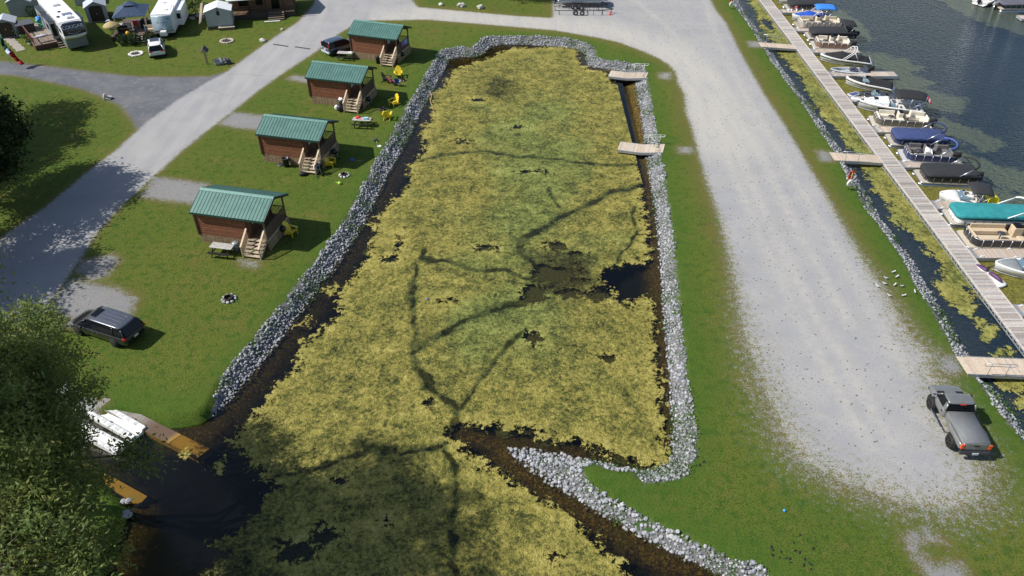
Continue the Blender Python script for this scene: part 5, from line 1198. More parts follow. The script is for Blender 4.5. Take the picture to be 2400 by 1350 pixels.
# dark minivan
pv = M('paint_graphite', (.020, .021, .025), .22, .3, .03, 2, coat=1)
t, x0, x1, hw, red = vehicle('dark graphite minivan parked on the gravel pad at the lawn edge', 'minivan', 'minivan', (235, 748.5), (319, 776), 1.98, 1.72, .98, 1.08, pv,
    [(0, .86, .42, .98, 0), (.015, .95, .30, 1.02, 0), (.10, 1, .26, 1.04, .0), (.35, 1, .24, 1.02, 0), (.62, 1, .24, .98, .02), (.74, .99, .25, .95, .05), (.88, .95, .25, .86, .07), (.975, .84, .28, .72, .05), (1.0, .66, .36, .58, .02)],
    [(.005, .86, .98, .70, 1.05), (.06, .93, 1.0, .74, 1.62), (.4, .955, 1.0, .76, 1.68), (.60, .95, .98, .74, 1.64), (.82, .86, .93, .70, .98)],
    [(.055, .74, 1.63), (.12, .765, 1.69), (.4, .775, 1.71), (.56, .76, 1.69), (.63, .735, 1.62)], .35, .23, None, -1, flat_roof=M('roof_sky_sheen', (.085, .095, .12), .3, .3, .03, 2, coat=.6), pillars=[(.63, .76, 1.60, .81, .86, .96, .045), (.06, .75, 1.60, .01, .9, 1.0, .05), (.20, .77, 1.62, .18, .955, 1.0, .03)])  # roof colour lighter than the body, with the sky reflection painted in
mb = MB(); mb.b2(x0 + 2.75, x0 + 3.22, -.42, .42, 1.752, 1.775); mb.build('sunroof', m_glass, t)
mb = MB()
for y in (-.45, -.15, .15, .45): mb.b2(x0 + .7, x0 + 2.6, y - .012, y + .012, 1.752, 1.768)
mb.build('roof_ribs', M('rib', (.13, .14, .16), .4, .3), t)
for s in (-1, 1):
    mb = MB(); mb.box((x0 + .12, s * hw * .86, .96), (.26, .20, .17)); mb.build('tail_light', red, t, 0, .03)
    mb = MB(); mb.box((x1 - .42, s * hw * .80, .70), (.35, .2, .13)); mb.build('headlight', M('lamp_clear', (.16, .17, .19), .15), t, 0, .04)
    mb = MB(); mb.box((x0 + 3.75, s * (hw + .08), 1.02), (.14, .22, .16)); mb.build('mirror', pv, t, 0, .04)
    for xx in (2.35, 2.75): mb = MB(); mb.box((x0 + xx, s * (hw + .01), .88), (.2, .04, .05)); mb.build('handle', m_chrome, t)
mb = MB(); mb.box((x0 - .02, 0, .86), (.03, 1.5, .05)); mb.build('tailgate_trim', m_chrome, t)
mb = MB(); mb.box((x0 - .02, 0, .74), (.03, .34, .16)); mb.build('number_plate', M('plate', (.55, .62, .66), .5), t)
# white crossover by the camper
pw_ = M('paint_white', (.74, .74, .73), .25, 0, .02, 2, coat=.6)
t, x0, x1, hw, red = vehicle('white crossover car parked on the grass in front of the older camper', 'car', 'car', (384, 103), (389.5, 137.5), 1.9, 1.66, .92, .95, pw_,
    [(0, .84, .40, .92, 0), (.02, .95, .30, .99, .02), (.12, 1, .25, 1.0, .0), (.4, 1, .24, .97, 0), (.66, 1, .24, .96, .02), (.78, .98, .25, .93, .05), (.9, .94, .26, .86, .06), (.98, .82, .3, .72, .04), (1, .66, .38, .6, .02)],
    [(.01, .82, .95, .62, 1.02), (.085, .9, .98, .66, 1.5), (.3, .94, .97, .71, 1.62), (.52, .94, .96, .72, 1.62), (.76, .84, .93, .68, .98)],
    [(.07, .68, 1.48), (.16, .70, 1.58), (.3, .72, 1.64), (.5, .73, 1.64), (.56, .71, 1.58)], .36, .22, None, -1, pillars=[(.56, .74, 1.54, .75, .85, .97, .05), (.09, .70, 1.5, .03, .86, 1.0, .07), (.30, .73, 1.58, .28, .94, .98, .035)], wb=2.75)
mb = MB(); mb.b2(x0 + 1.35, x0 + 2.45, -.5, .5, 1.690, 1.71); mb.build('glass_roof', M('roof_glass', (.03, .035, .05), .08), t)
for s in (-1, 1):
    mb = MB(); mb.box((x0 + .05, s * hw * .72, .92), (.14, .42, .10)); mb.build('tail_light', red, t, 0, .03)
    mb = MB(); mb.box((x0 + 3.3, s * (hw + .09), 1.04), (.14, .24, .16)); mb.build('mirror', m_black, t, 0, .03)
mb = MB(); mb.box((x0 + .03, 0, .40), (.2, 1.55, .16)); mb.build('rear_bumper', m_black, t, 0, .04)
mb = MB(); mb.box((x0 - .02, 0, .78), (.03, .4, .15)); mb.build('number_plate', M('plate', (.55, .62, .66), .5), t)
# blue grey SUV beside the farthest cabin
pb_ = M('paint_blue_grey', (.075, .10, .145), .25, .45, .03, 2, coat=.8)
t, x0, x1, hw, red = vehicle('blue grey estate car parked half behind the farthest cabin', 'car', 'car', (826, 118), (790.5, 129), 1.82, 1.68, .85, .82, pb_,
    [(0, .88, .42, .95, 0), (.02, .95, .30, 1.0, .0), (.12, 1, .26, 1.0, .0), (.4, 1, .25, .98, 0), (.66, 1, .25, .97, .02), (.78, .98, .26, .95, .05), (.9, .94, .27, .9, .06), (.98, .84, .3, .75, .04), (1, .68, .38, .6, .02)],
    [(.005, .88, .98, .72, 1.05), (.05, .92, 1.0, .74, 1.58), (.3, .95, .98, .75, 1.64), (.55, .94, .97, .74, 1.62), (.76, .86, .95, .70, 1.0)],
    [(.04, .75, 1.58), (.12, .76, 1.64), (.3, .77, 1.67), (.52, .76, 1.65), (.59, .74, 1.58)], .34, .22, m_alu, -1, pillars=[(.59, .76, 1.56, .75, .86, .98, .045), (.05, .76, 1.55, .01, .9, 1.0, .06)], wb=2.62)
for s in (-1, 1):
    mb = MB(); mb.box((x0 + .07, s * hw * .86, 1.24), (.16, .13, .55)); mb.build('tail_light', red, t, 0, .03)
mb = MB(); mb.box((x0 + .0, 0, .45), (.25, 1.66, .22)); mb.build('rear_bumper', M('bumper_silver', (.55, .60, .68), .3, .3), t, 0, .06)
mb = MB(); mb.box((x0 - .01, 0, .98), (.06, 1.5, .09)); mb.build('tailgate_trim', m_chrome, t)
mb = MB(); mb.box((x0 - .02, .05, .76), (.03, .36, .16)); mb.build('number_plate', M('plate', (.55, .62, .66), .5), t)

# pickup truck
A, B = at(2178.7, 957), at(2222, 1043.5); d = A - B; L = 3.05; rz = math.atan2(d.y, d.x)
W = 1.95; hw = W / 2; nrm = Vector((-math.sin(rz), math.cos(rz), 0)); c = (A + B) / 2 - nrm * (hw - .08)
t = thing('pickup_truck', 'grey pickup truck with a covered bed and big black tyres at the gravel edge', 'pickup truck', (c.x, c.y, 0), rz)
pp = M('paint_pewter', (.235, .245, .240), .32, .45, .03, 2, coat=.7)
def bring(x, w_, zb, zt, cr=.02, f=.9): return [(x, -w_ * .85, zb), (x, -w_, zb + .12), (x, -w_, (zb + zt) / 2), (x, -w_ * .985, zt - .07), (x, -w_ * f, zt), (x, -w_ * .4, zt + cr), (x, w_ * .4, zt + cr), (x, w_ * f, zt), (x, w_ * .985, zt - .07), (x, w_, (zb + zt) / 2), (x, w_, zb + .12), (x, w_ * .85, zb)]
mb = MB(); mb.loft([bring(.10, hw * .97, .60, 1.26), bring(.12, hw * .97, .58, 1.27), bring(1.35, hw * .97, .58, 1.25, .03), bring(1.9, hw * .96, .6, 1.24, .06), bring(2.3, hw * .93, .62, 1.18, .07), bring(2.48, hw * .86, .66, 1.08, .04)]); mb.build('body', pp, t, 1)
mb = MB(); mb.loft([bring(-2.42, hw * .80, .66, 1.24, .0), bring(-2.38, hw * .80, .62, 1.25), bring(.02, hw * .80, .62, 1.25), bring(.06, hw * .80, .62, 1.25)]); mb.build('bed', pp, t)
for s in (-1, 1):                                    # flared rear fenders
    mb = MB(); mb.loft([[(x, s * hw * .78, zb), (x, s * (hw * .78 + w_ * .85), zb + .02), (x, s * (hw * .78 + w_), (zb + zt) / 2), (x, s * (hw * .78 + w_ * .75), zt - .03), (x, s * hw * .78, zt)] for x, w_, zb, zt in ((-2.40, .14, .68, 1.14), (-2.2, .20, .66, 1.17), (-1.5, .24, .86, 1.20), (-.9, .21, .66, 1.17), (-.5, .08, .66, 1.10), (-.3, .02, .7, 1.0))]); mb.build('rear_fender', pp, t, 1)
mb = MB(); mb.loft([[(x, -hw * .76, 1.262), (x, -hw * .74, 1.30), (x, hw * .74, 1.30), (x, hw * .76, 1.262)] for x in (-2.40, .04)]); mb.build('bed_cover', M('tonneau', (.15, .158, .17), .6, 0, .06, 8), t)
gl = [(.10, .90, 1.24, .78, 1.26), (.26, .91, 1.24, .79, 1.76), (.5, .92, 1.24, .80, 1.80), (.95, .92, 1.24, .80, 1.78), (1.55, .88, 1.24, .78, 1.27)]
mb = MB(); mb.loft([[(x, -hw * a, z0), (x, -hw * (a + b) / 2, (z0 + z1) / 2), (x, -hw * b, z1), (x, hw * b, z1), (x, hw * (a + b) / 2, (z0 + z1) / 2), (x, hw * a, z0)] for x, a, z0, b, z1 in gl], 0, False); mb.build('windows', m_glass, t)
mb = MB(); mb.loft([[(x, -hw * b - .03, z - .07), (x, -hw * b - .01, z), (x, -hw * b * .8, z + .045), (x, 0, z + .06), (x, hw * b * .8, z + .045), (x, hw * b + .01, z), (x, hw * b + .03, z - .07), (x, 0, z - .03)] for x, b, z in ((.20, .79, 1.74), (.32, .80, 1.80), (.6, .81, 1.82), (.98, .80, 1.80), (1.12, .78, 1.72))]); mb.build('roof', pp, t, 1)
mb = MB()
for s in (-1, 1):
    mb.tube([(1.10, s * hw * .80, 1.70), (1.5, s * hw * .88, 1.28)], .05, 5); mb.tube([(.24, s * hw * .81, 1.72), (.12, s * hw * .92, 1.26)], .06, 5)
    mb.add([(.14, s * hw * .93, 1.25), (.42, s * hw * .935, 1.25), (.40, s * hw * .86, 1.74), (.24, s * hw * .85, 1.74), (.14, s * hw * .91, 1.25), (.42, s * hw * .91, 1.25), (.40, s * hw * .83, 1.74), (.24, s * hw * .82, 1.74)], [(0, 1, 2, 3), (0, 4, 5, 1), (2, 6, 7, 3), (1, 5, 6, 2), (0, 3, 7, 4)])
mb.build('pillars', pp, t)
for sx in (-L / 2, L / 2):
    for s in (-1, 1):
        wheel(t, sx, s * (hw - .09), .42, .30, M('rim_black', (.02, .02, .022), .4), s)
    mb = MB()
    for s in (-1, 1): mb.lathe((sx, s * hw * .9, .48), [(.02, 0), (.53, 0), (.53, s * hw * (.09 if sx > 0 else .04))], 22, 0, True, 'Y', True)
    mb.build('wheel_arch', m_dark, t)
mb = MB(); mb.tube([(-.55, hw + .02, .45), (-.45, hw + .14, .42), (1.0, hw + .14, .42), (1.1, hw + .02, .45)], .045, 7); mb.tube([(-.55, -hw - .02, .45), (-.45, -hw - .14, .42), (1.0, -hw - .14, .42), (1.1, -hw - .02, .45)], .045, 7); mb.build('side_steps', m_chrome, t)
for s in (-1, 1):
    mb = MB(); mb.box((-2.42, s * hw * .80, 1.00), (.10, .20, .36)); mb.build('tail_light', M('tail_orange_red', (.75, .10, .02), .25), t, 0, .03)
    mb = MB(); mb.box((1.38, s * (hw + .10), 1.30), (.15, .24, .2)); mb.build('mirror', m_chrome if s > 0 else m_black, t, 0, .04)
    mb = MB(); mb.box((.34, s * (hw * .975), 1.05), (.16, .03, .06)); mb.build('handle', m_black, t)
    mb = MB(); mb.box((2.38, s * hw * .74, .95), (.2, .3, .18)); mb.build('headlight', M('lamp_clear', (.16, .17, .19), .15), t, 0, .04)
mb = MB(); mb.box((-2.50, 0, .60), (.24, 1.72, .22)); mb.build('rear_bumper', M('bumper_dark', (.06, .065, .07), .35, .5), t, 0, .05)
mb = MB(); mb.box((-2.63, 0, .62), (.03, .34, .15)); mb.build('number_plate', M('plate', (.55, .62, .66), .5), t)
mb = MB(); mb.box((-2.44, 0, 1.0), (.02, 1.28, .46)); mb.box((-2.455, 0, 1.10), (.02, .26, .09), 0, 1); mb.build('tailgate', [pp, m_black], t)
mb = MB(); mb.box((.12, 0, 1.80), (.06, .34, .05)); mb.build('brake_light', M('tail_red', (.5, .02, .02), .3), t)
mb = MB(); mb.box((1.68, 0, 1.265), (.18, 1.55, .03)); mb.build('wiper_cowl', m_black, t)
mb = MB(); mb.tube([(2.5, -.8, .78), (2.56, 0, .80), (2.5, .8, .78)], .12, 6); mb.build('front_bumper', m_black, t)

# ================================================================ CAMPERS, SHEDS AND DECKS AT THE TOP LEFT
def text_part(body, name, parent, loc, rot, size, mat, shear=0.0, ext=.004):
    cu = bpy.data.curves.new(name, 'FONT'); cu.body = body; cu.size = size; cu.align_x = 'CENTER'; cu.align_y = 'CENTER'; cu.extrude = ext; cu.shear = shear
    o = bpy.data.objects.new(name, cu); COL.objects.link(o)
    dg = bpy.context.evaluated_depsgraph_get(); me = bpy.data.meshes.new_from_object(o.evaluated_get(dg)); bpy.data.objects.remove(o)
    o = bpy.data.objects.new(name, me); COL.objects.link(o); me.materials.clear(); me.materials.append(mat)
    o.parent = parent; o.location = loc; o.rotation_euler = rot
    return o
def frame_from(pa, pb, z):
    """rotation so that local -y (the front) faces across the edge pa -> pb (left to right as seen)"""
    a, b = at(*pa, z), at(*pb, z); d = b - a; return a, b, math.atan2(d.y, d.x), d.length
m_rvw = M('camper_white', (.74, .745, .75), .35, 0, .03, 1.5, coat=.2)
m_rvg = M('camper_grey', (.30, .31, .33), .4, 0, .05, 2)
m_rvd = M('camper_dark', (.02, .022, .026), .3, 0, .05, 2)
m_navy = M('cap_navy', (.010, .014, .022), .18, 0, .02, 2, coat=.5)
# fifth wheel camper: origin under the middle of its front roof edge, body runs back along +y
a, b, rz, wd = frame_from((136, 55), (190, 44), 3.4); mid = (a + b) / 2
wd = 2.45; hw = wd / 2
t = thing('fifth_wheel_camper', 'large white fifth wheel camper with a dark lettered front cap', 'camper', (mid.x, mid.y, 0), rz)
Lc = 10.5; hz = 3.4
mb = MB(); mb.xprism([(0, hz), (-.35, 3.15), (-.55, 2.7), (-.62, 2.2), (-.50, 1.75), (-.2, 1.5), (2.2, 1.45), (2.3, .75), (Lc, .75), (Lc, hz)][::-1], -hw, hw); mb.build('body', m_rvw, t)
mb = MB(); mb.b2(-hw - .02, hw + .02, .05, Lc, hz, hz + .05); mb.build('roof', M('camper_roof', (.78, .785, .79), .5, 0, .03), t)
mb = MB(); n = 8; prof = [(-.02, hz - .04), (-.37, 3.15), (-.575, 2.7), (-.645, 2.2), (-.63, 2.02)]
rings = []
for y, z in prof:
    rings.append([(-hw + .02 + (wd - .04) * k / n, y - .10 * math.sin(math.pi * k / n) * (1 if z < 3.2 else .3), z) for k in range(n + 1)])
mb.loft(rings, 0, True, False, False); cap = mb.build('front_cap', m_navy, t); cap.modifiers.new('s', 'SOLIDIFY').thickness = .04
mb = MB(); prof = [(-.64, 2.0), (-.60, 1.85), (-.50, 1.68), (-.25, 1.5)]
mb.loft([[(-hw + .02 + (wd - .04) * k / n, y - .10 * math.sin(math.pi * k / n), z + .16 * math.sin(math.pi * k / n) * -.6) for k in range(n + 1)] for y, z in prof], 0, True, False, False); o = mb.build('cap_chin', m_white, t); o.modifiers.new('s', 'SOLIDIFY').thickness = .05
mb = MB(); mb.b2(-hw + .05, hw - .05, -.15, 2.2, .30, 1.5); mb.build('skirt', M('camper_skirt', (.16, .19, .18), .5), t)
text_part('COUGAR', 'lettering', cap, (0, -.655, 2.92), (R(62), 0, 0), .56, M('letter_white', (.8, .8, .8), .4))
mb = MB(); mb.tube([(-.75, -.70, 2.28), (-.1, -.79, 2.16), (.05, -.80, 2.13), (.75, -.70, 2.30)], .022, 4); mb.build('chevron', m_chrome, cap)
for x, y, sx, sy, h in ((.25, 1.05, .75, .85, .28), (-.75, 2.1, .35, .4, .12), (.1, 6.8, .8, .8, .25), (-.2, 4.0, .35, .35, .1)):
    mb = MB(); mb.loft([[(x - sx / 2 * s_, y - sy / 2 * s_, hz + .05 + z), (x + sx / 2 * s_, y - sy / 2 * s_, hz + .05 + z), (x + sx / 2 * s_, y + sy / 2 * s_, hz + .05 + z), (x - sx / 2 * s_, y + sy / 2 * s_, hz + .05 + z)] for z, s_ in ((0, 1), (h * .8, .92), (h, .7))], 0, False); mb.build('roof_vent' if h < .2 else 'air_conditioner', m_white if h > .12 else m_rvd, t)
mb = MB(); mb.b2(-.2, .9, 2.1, 3.1, hz + .06, hz + .10); mb.build('solar_panel', M('solar', (.14, .17, .24), .2), t)
for (s, y0, y1, z0, z1, dep) in ((-1, 2.6, 5.6, .9, 2.95, .75), (1, 1.9, 4.6, .9, 2.9, .6), (-1, 6.8, 9.8, .9, 2.95, .7)):
    mb = MB(); x0_, x1_ = sorted((s * hw, s * (hw + dep))); mb.b2(x0_, x1_, y0, y1, z0, z1); o = mb.build('slide_out', m_rvg, t)
    mb = MB(); mb.b2(x0_ - .03, x1_ + .03, y0 - .03, y1 + .03, z1, z1 + .06); mb.build('awning_cover', m_rvd, o)
    mb = MB(); xx = s * (hw + dep + .01); mb.b2(min(xx, xx + s * .02), max(xx, xx + s * .02), y0 + .6, y0 + 1.8, z0 + .9, z0 + 1.6); mb.b2(x0_ + .15, x1_ - .15, y0 - .025, y0, z0 + .3, z1 - .25); mb.build('window', m_glass, o)
for y, z, l in ((.6, 2.3, 1.3), (2.0, 1.9, .9), (6.2, 1.6, .9)):                       # side graphics
    for s in (-1, 1):
        mb = MB(); xx = s * (hw + .008); mb.add([(xx, y, z), (xx, y + l, z + .45), (xx, y + l * 1.2, z + .1), (xx, y + l * .5, z - .35)], [(0, 1, 2, 3)]); o = mb.build('side_graphic', m_rvd, t); o.modifiers.new('s', 'SOLIDIFY').thickness = .01
mb = MB(); mb.b2(-hw - .02, -hw, .5, 1.4, 2.0, 2.5); mb.b2(-hw - .02, -hw, 5.8, 6.5, .95, 2.8); mb.build('side_window', m_glass, t)
# older travel trailer
a, b, rz, wd = frame_from((351, 36), (400, 33.4), 2.85); mid = (a + b) / 2
t = thing('travel_trailer', 'older white travel trailer with a pale blue front beside the dark roofed gazebo', 'camper', (mid.x, mid.y, 0), rz)
hw = 1.2; hz = 2.85
mb = MB(); mb.xprism([(.05, hz), (-.10, 2.65), (-.28, 1.6), (-.30, 1.1), (-.12, .62), (8.5, .62), (8.5, hz)][::-1], -hw, hw); mb.build('body', m_rvw, t)
mb = MB(); mb.b2(-hw - .02, hw + .02, .05, 8.5, hz, hz + .05); mb.build('roof', M('camper_roof', (.78, .785, .79), .5, 0, .03), t)
mb = MB(); mb.loft([[(-hw + .03, y - .02, z), (hw - .03, y - .02, z)] for y, z in ((-.02, hz - .08), (-.105, 2.64), (-.285, 1.6), (-.305, 1.1), (-.20, .80))], 0, True, False, False); cap = mb.build('front_panel', M('front_blue', (.33, .43, .50), .3, 0, .10, 1.2, coat=.3), t); cap.modifiers.new('s', 'SOLIDIFY').thickness = .02
text_part('JAY FLIGHT', 'lettering', cap, (0, -.245, 1.95), (R(80), 0, 0), .27, M('letter_blue', (.03, .04, .09), .4), .3)
mb = MB(); mb.add([(-.45, -.30, 1.55), (.05, -.285, 1.66), (.5, -.29, 1.62), (.0, -.30, 1.57), (-.2, -.305, 1.47)], [(0, 1, 2, 3, 4)]); o = mb.build('bird_graphic', M('letter_blue', (.03, .04, .09), .4), cap); o.modifiers.new('s', 'SOLIDIFY').thickness = .012
mb = MB(); mb.b2(.6, .95, -.18, -.16, 2.32, 2.42); mb.build('badge', M('letter_blue', (.03, .04, .09), .4), cap)
mb = MB(); x0_ = hw; mb.b2(x0_, x0_ + .75, 2.2, 6.0, .75, 2.6); o = mb.build('slide_out', m_rvw, t)
mb = MB(); mb.b2(x0_ + .14, x0_ + .6, 2.17, 2.2, 1.55, 2.2); mb.build('window', m_glass, o)
mb = MB(); mb.tube([(-.75, -.2, .55), (0, -1.25, .52)], .05, 4); mb.tube([(.75, -.2, .55), (0, -1.25, .52)], .05, 4); mb.tube([(0, -1.2, 0), (0, -1.2, .7)], .035, 5); mb.build('hitch', m_black, t)
mb = MB(); mb.loft([[(-.42 * s_, -.78 - .2 * s_, z), (.42 * s_, -.78 - .2 * s_, z), (.42 * s_, -.42, z), (-.42 * s_, -.42, z)] for z, s_ in ((.55, 1), (1.0, .95), (1.08, .8))], 0, False); mb.build('gas_cover', m_white, t)
mb = MB(); mb.b2(-hw + .1, hw - .1, .1, 8.3, .25, .62); mb.build('underbody', m_dark, t)
for y in (4.3, 5.2):
    for s in (-1, 1): mb = MB(); mb.lathe((s * (hw - .1), y, .34), [(.02, -.1), (.33, -.1), (.33, .1), (.02, .1)], 16, 0, True, 'X'); mb.build('wheel', m_black, t)
for x, y in ((.4, 1.6), (-.3, 4.4)):
    mb = MB(); mb.b2(x - .2, x + .2, y - .2, y + .2, hz + .05, hz + .16); mb.build('roof_vent', m_white, t)
mb = MB(); mb.tube([(.95, 1.2, hz), (1.05, 1.6, hz + .25), (.9, 3.4, hz + .2)], .03, 5); mb.build('antenna', m_alu, t)

def shed(label, loc, rz, W, D, hw_, hr, wallm, roofm, door=None, base=None, vent=False, doorw=1.5, group=None):
    """gable front at local y=0 facing -y, origin at its left front corner"""
    t = thing('shed', label, 'shed', loc, rz, group)
    mb = MB(); mb.b2(0, W, 0, D, .0, hw_)
    mb.add([(0, 0, hw_), (W, 0, hw_), (W / 2, 0, hr), (0, D, hw_), (W, D, hw_), (W / 2, D, hr)], [(0, 1, 2), (5, 4, 3)])
    mb.build('wall', wallm, t)
    sl_ = (hr - hw_) / (W / 2); ov = .14
    mb = MB()
    for s in (0, 1):
        xo = -ov if s == 0 else W + ov; zo = hw_ - ov * sl_ + .02
        P = [(xo, -.12, zo), (W / 2, -.12, hr + .02), (W / 2, D + .12, hr + .02), (xo, D + .12, zo)]
        mb.add(P + [(x, y, z + .07) for x, y, z in P], [(0, 1, 2, 3), (7, 6, 5, 4), (0, 4, 5, 1), (2, 6, 7, 3), (3, 7, 4, 0)])
    mb.build('roof', roofm, t)
    if base: mb = MB(); mb.b2(-.02, W + .02, -.03, D, 0, .38); mb.build('skirting', base, t)
    if door:
        mb = MB(); x = W / 2; mb.prism([(x - doorw / 2, -.035), (x + doorw / 2, -.035), (x + doorw / 2, .0), (x - doorw / 2, 0)], .12, hw_ - .05)
        mb.add([(x - doorw / 2, -.035, hw_ - .05), (x + doorw / 2, -.035, hw_ - .05), (x + doorw / 2 * .6, -.035, hw_ + .18), (x - doorw / 2 * .6, -.035, hw_ + .18)], [(0, 1, 2, 3)])
        d_ = mb.build('door', door, t)
        mb = MB(); mb.b2(x - .05, x + .05, -.06, -.04, 1.0, 1.15); mb.build('handle', m_alu, d_)
    if vent: mb = MB(); mb.b2(W / 2 - .16, W / 2 + .20, -.05, -.01, 1.75, 2.25); mb.b2(W / 2 - .01, W / 2 + .05, -.06, -.02, 2.25, 2.6); mb.build('vent', m_black, t)
    return t
m_vinyl = M('vinyl_grey', (.30, .32, .33), .6, 0, .05, 1.5); m_shroof = M('shed_roof_pale', (.42, .45, .50), .6, 0, .06)
m_brown = M('door_dark_brown', (.035, .022, .016), .6)
a = at(488.7, 70); b = at(549.3, 65.3) - a; rz = math.atan2(b.y, b.x)
gs = shed('pale grey shed with a white gable roof and a wooden step', (a.x, a.y, 0), rz, 3.15, 2.6, 2.2, 2.72, M('vinyl_pale', (.36, .40, .41), .6, 0, .04, 1.2), M('roof_white', (.80, .81, .82), .5, 0, .02), None, M('brown_base', (.10, .075, .055), .8), True)
mb = MB(); mb.b2(0, 1.95, -.62, -.04, 0, .30); mb.b2(-.03, 1.98, -.66, -.04, .30, .36, 1); st_ = mb.build('step', [M('step_side', (.17, .12, .08), .9), M('step_top', (.45, .38, .29), .9)], gs); st_.location = (1.35, 0, 0)
shed('grey plastic shed with dark double doors at the top left edge', at(-4, 92), R(22), 2.4, 2.2, 1.75, 2.3, m_vinyl, m_shroof, m_brown, None, False, 1.7)
shed('grey shed with a blank gable behind the black spa tub', at(27, 41), R(12), 2.9, 2.8, 1.9, 2.55, M('vinyl_dim', (.22, .235, .25), .6, 0, .05, 1.5), m_shroof)
shed('large plastic shed with brown arched doors beside the fifth wheel camper', at(209, 55), R(24), 2.5, 2.4, 1.95, 2.6, m_vinyl, m_shroof, m_brown, None, False, 1.6)
shed('plastic shed with a pale roof half hidden behind the large one', at(178, 14), R(24), 2.3, 2.4, 1.9, 2.5, m_vinyl, m_shroof)

# deck of the fifth wheel: boards, railings, steps and what stands on it
a = at(118, 100); rzd = R(40); t = thing('deck', 'raised brown timber deck along the side of the fifth wheel camper', 'deck', (-57.5, 92.0, 0), R(38))
mb = MB(); planks(mb, -.1, 3.3, 0, 8.5, .62, 'X', .14, tone=(.80, .92, 1.1)); mb.build('decking', m_cedar, t)
mb = MB(); mb.b2(-.1, 3.3, -.04, .0, .05, .60); mb.b2(-.14, -.10, 0, 8.5, .05, .60); mb.build('fascia', M('deck_brown', (.085, .04, .03), .8), t)
mb = MB(); rb = 1
for (p, q, nn) in (((-.06, .04), (2.2, .04), 14), ((-.06, .04), (-.06, 5.6), 22)):
    for k in range(nn + 1): x = p[0] + (q[0] - p[0]) * k / nn; y = p[1] + (q[1] - p[1]) * k / nn; mb.b2(x - .02, x + .02, y - .02, y + .02, .62, 1.5)
    mb.b2(min(p[0], q[0]) - .05, max(p[0], q[0]) + .05, min(p[1], q[1]) - .05, max(p[1], q[1]) + .05, 1.5, 1.56)
mb.build('railing', M('rail_red_brown', (.16, .055, .04), .7), t)
mb = MB()
for k in range(3): mb.b2(2.3, 3.3, -.3 * (k + 1), -.3 * k - .02, .5 - .19 * k - .04, .5 - .19 * k); 
mb.build('steps', M('tread_wood', (.46, .375, .27), .85), t)
mb = MB()
for x in (2.26, 3.3): mb.b2(x - .02, x + .02, -.95, -.0, .0, .16)
mb.build('stringers', M('deck_brown', (.085, .04, .03), .8), t)
t = thing('spa_tub', 'black covered spa tub on the deck of the fifth wheel camper', 'hot tub', (-61.3, 97.3, .62), R(38))
mb = MB(); mb.b2(-1, 1, -1, 1, 0, .85); mb.build('cabinet', M('tub_black', (.025, .025, .028), .5), t, 0, .05)
mb = MB(); mb.b2(-1.05, 1.05, -1.05, 1.05, .86, .98); mb.build('cover', M('tub_cover', (.07, .075, .085), .6), t, 0, .05)
mb = MB()
for k in range(9): mb.blob((random.uniform(-.3, .3), random.uniform(-.3, .3), .2 + .12 * k), (.34, .3, .2), 70 + k, .3, 0 if k < 7 else 1, True, 1)
tag(mb.build('pool_toys', [M('toy_green', (.04, .42, .27), .4, 0, .2), M('toy_blue', (.02, .22, .62), .4)]), 'heap of green and blue inflatable pool toys beside the spa tub', 'pool toys', None, (-59.7, 98.2, .62), 0)
def patio_chair(label, loc, rz, mat, fr):
    t = thing('patio_chair', label, 'chair', loc, rz)
    mb = MB(); mb.box((0, 0, .42), (.52, .5, .06)); mb.build('seat', mat, t, 0, .02)
    mb = MB(); mb.box((0, .26, .74), (.52, .06, .6), 0, 0, ('X', R(-12))); mb.build('backrest', mat, t, 0, .02)
    for x in (-.25, .25):
        mb = MB(); mb.tube([(x, -.22, 0), (x, -.24, .62), (x, .22, .64), (x, .28, 0)], .02, 5); mb.build('arm_frame', fr, t)
patio_chair('dark patio chair with a red cushion under the gazebo', (-47.6, 98.0, .62), R(200), M('cushion_red', (.5, .02, .03), .7), m_black)
patio_chair('grey patio chair in front of the black grill under the gazebo', (-47.4, 96.2, .62), R(170), M('cushion_grey', (.16, .2, .22), .7), m_black)
mb = MB(); mb.blob((0, 0, .2), (.75, .28, .16), 5, .1, 0, True, 2); tag(mb.build('float_mattress', M('float_grey', (.45, .5, .6), .5)), 'pale grey inflatable mattress lying behind the deck railing', 'float', None, (-57.3, 93.4, 1.1), R(38))
for k, (px, py) in enumerate(((172, 104), (186, 103))):
    mb = MB(); mb.blob((0, 0, .3), (.45, .3, .32), 80 + k, .3, 0, True, 1); mb.blob((0, .1, .55), (.3, .2, .12), 85 + k, .2, 1, True, 1)
    tag(mb.build('covered_toy', [m_black, M('toy_blue', (.02, .22, .62), .4)]), ('left' if k == 0 else 'right') + ' one of two black and blue bundles under the nose of the fifth wheel', 'bundle', None, G(px, py), k)
for k, (px, py) in enumerate(((64, 99), (72, 107), (52, 88))):
    t = thing('potted_plant', ['leafy potted plant on a bench beside the deck corner', 'pale pot with a low plant at the deck corner', 'flowering potted plant beside the red brown railing'][k], 'plant', G(px, py), 0)
    mb = MB(); mb.lathe((0, 0, 0), [(.02, 0), (.2, 0), (.28, .4), (.25, .4), (.02, .35)], 12); mb.build('pot', M('pot_%d' % k, [(.45, .3, .2), (.6, .55, .45), (.3, .3, .32)][k], .8), t)
    C = np.array([[0, 0, .62]]) + rng.normal(size=(160, 3)) * np.array([.22, .22, .16]); Vv, Fv, cc = leaves(C, .10, .5, (.7 + .6 * rng.random(160))[:, None] * np.ones(3)); o = bulk('foliage', Vv, Fv, [GL], cc); o.parent = t
mb = MB()
for k in range(9): mb.box((.1 * (k % 2), k * .62, .03), (1.0, .58, .06), random.uniform(-.04, .04))
tag(mb.build('paving_slabs', M('paver', (.33, .30, .26), .9, 0, .15)), 'line of grey paving slabs on the grass beside the deck', 'paving', None, at(48, 118), R(42))

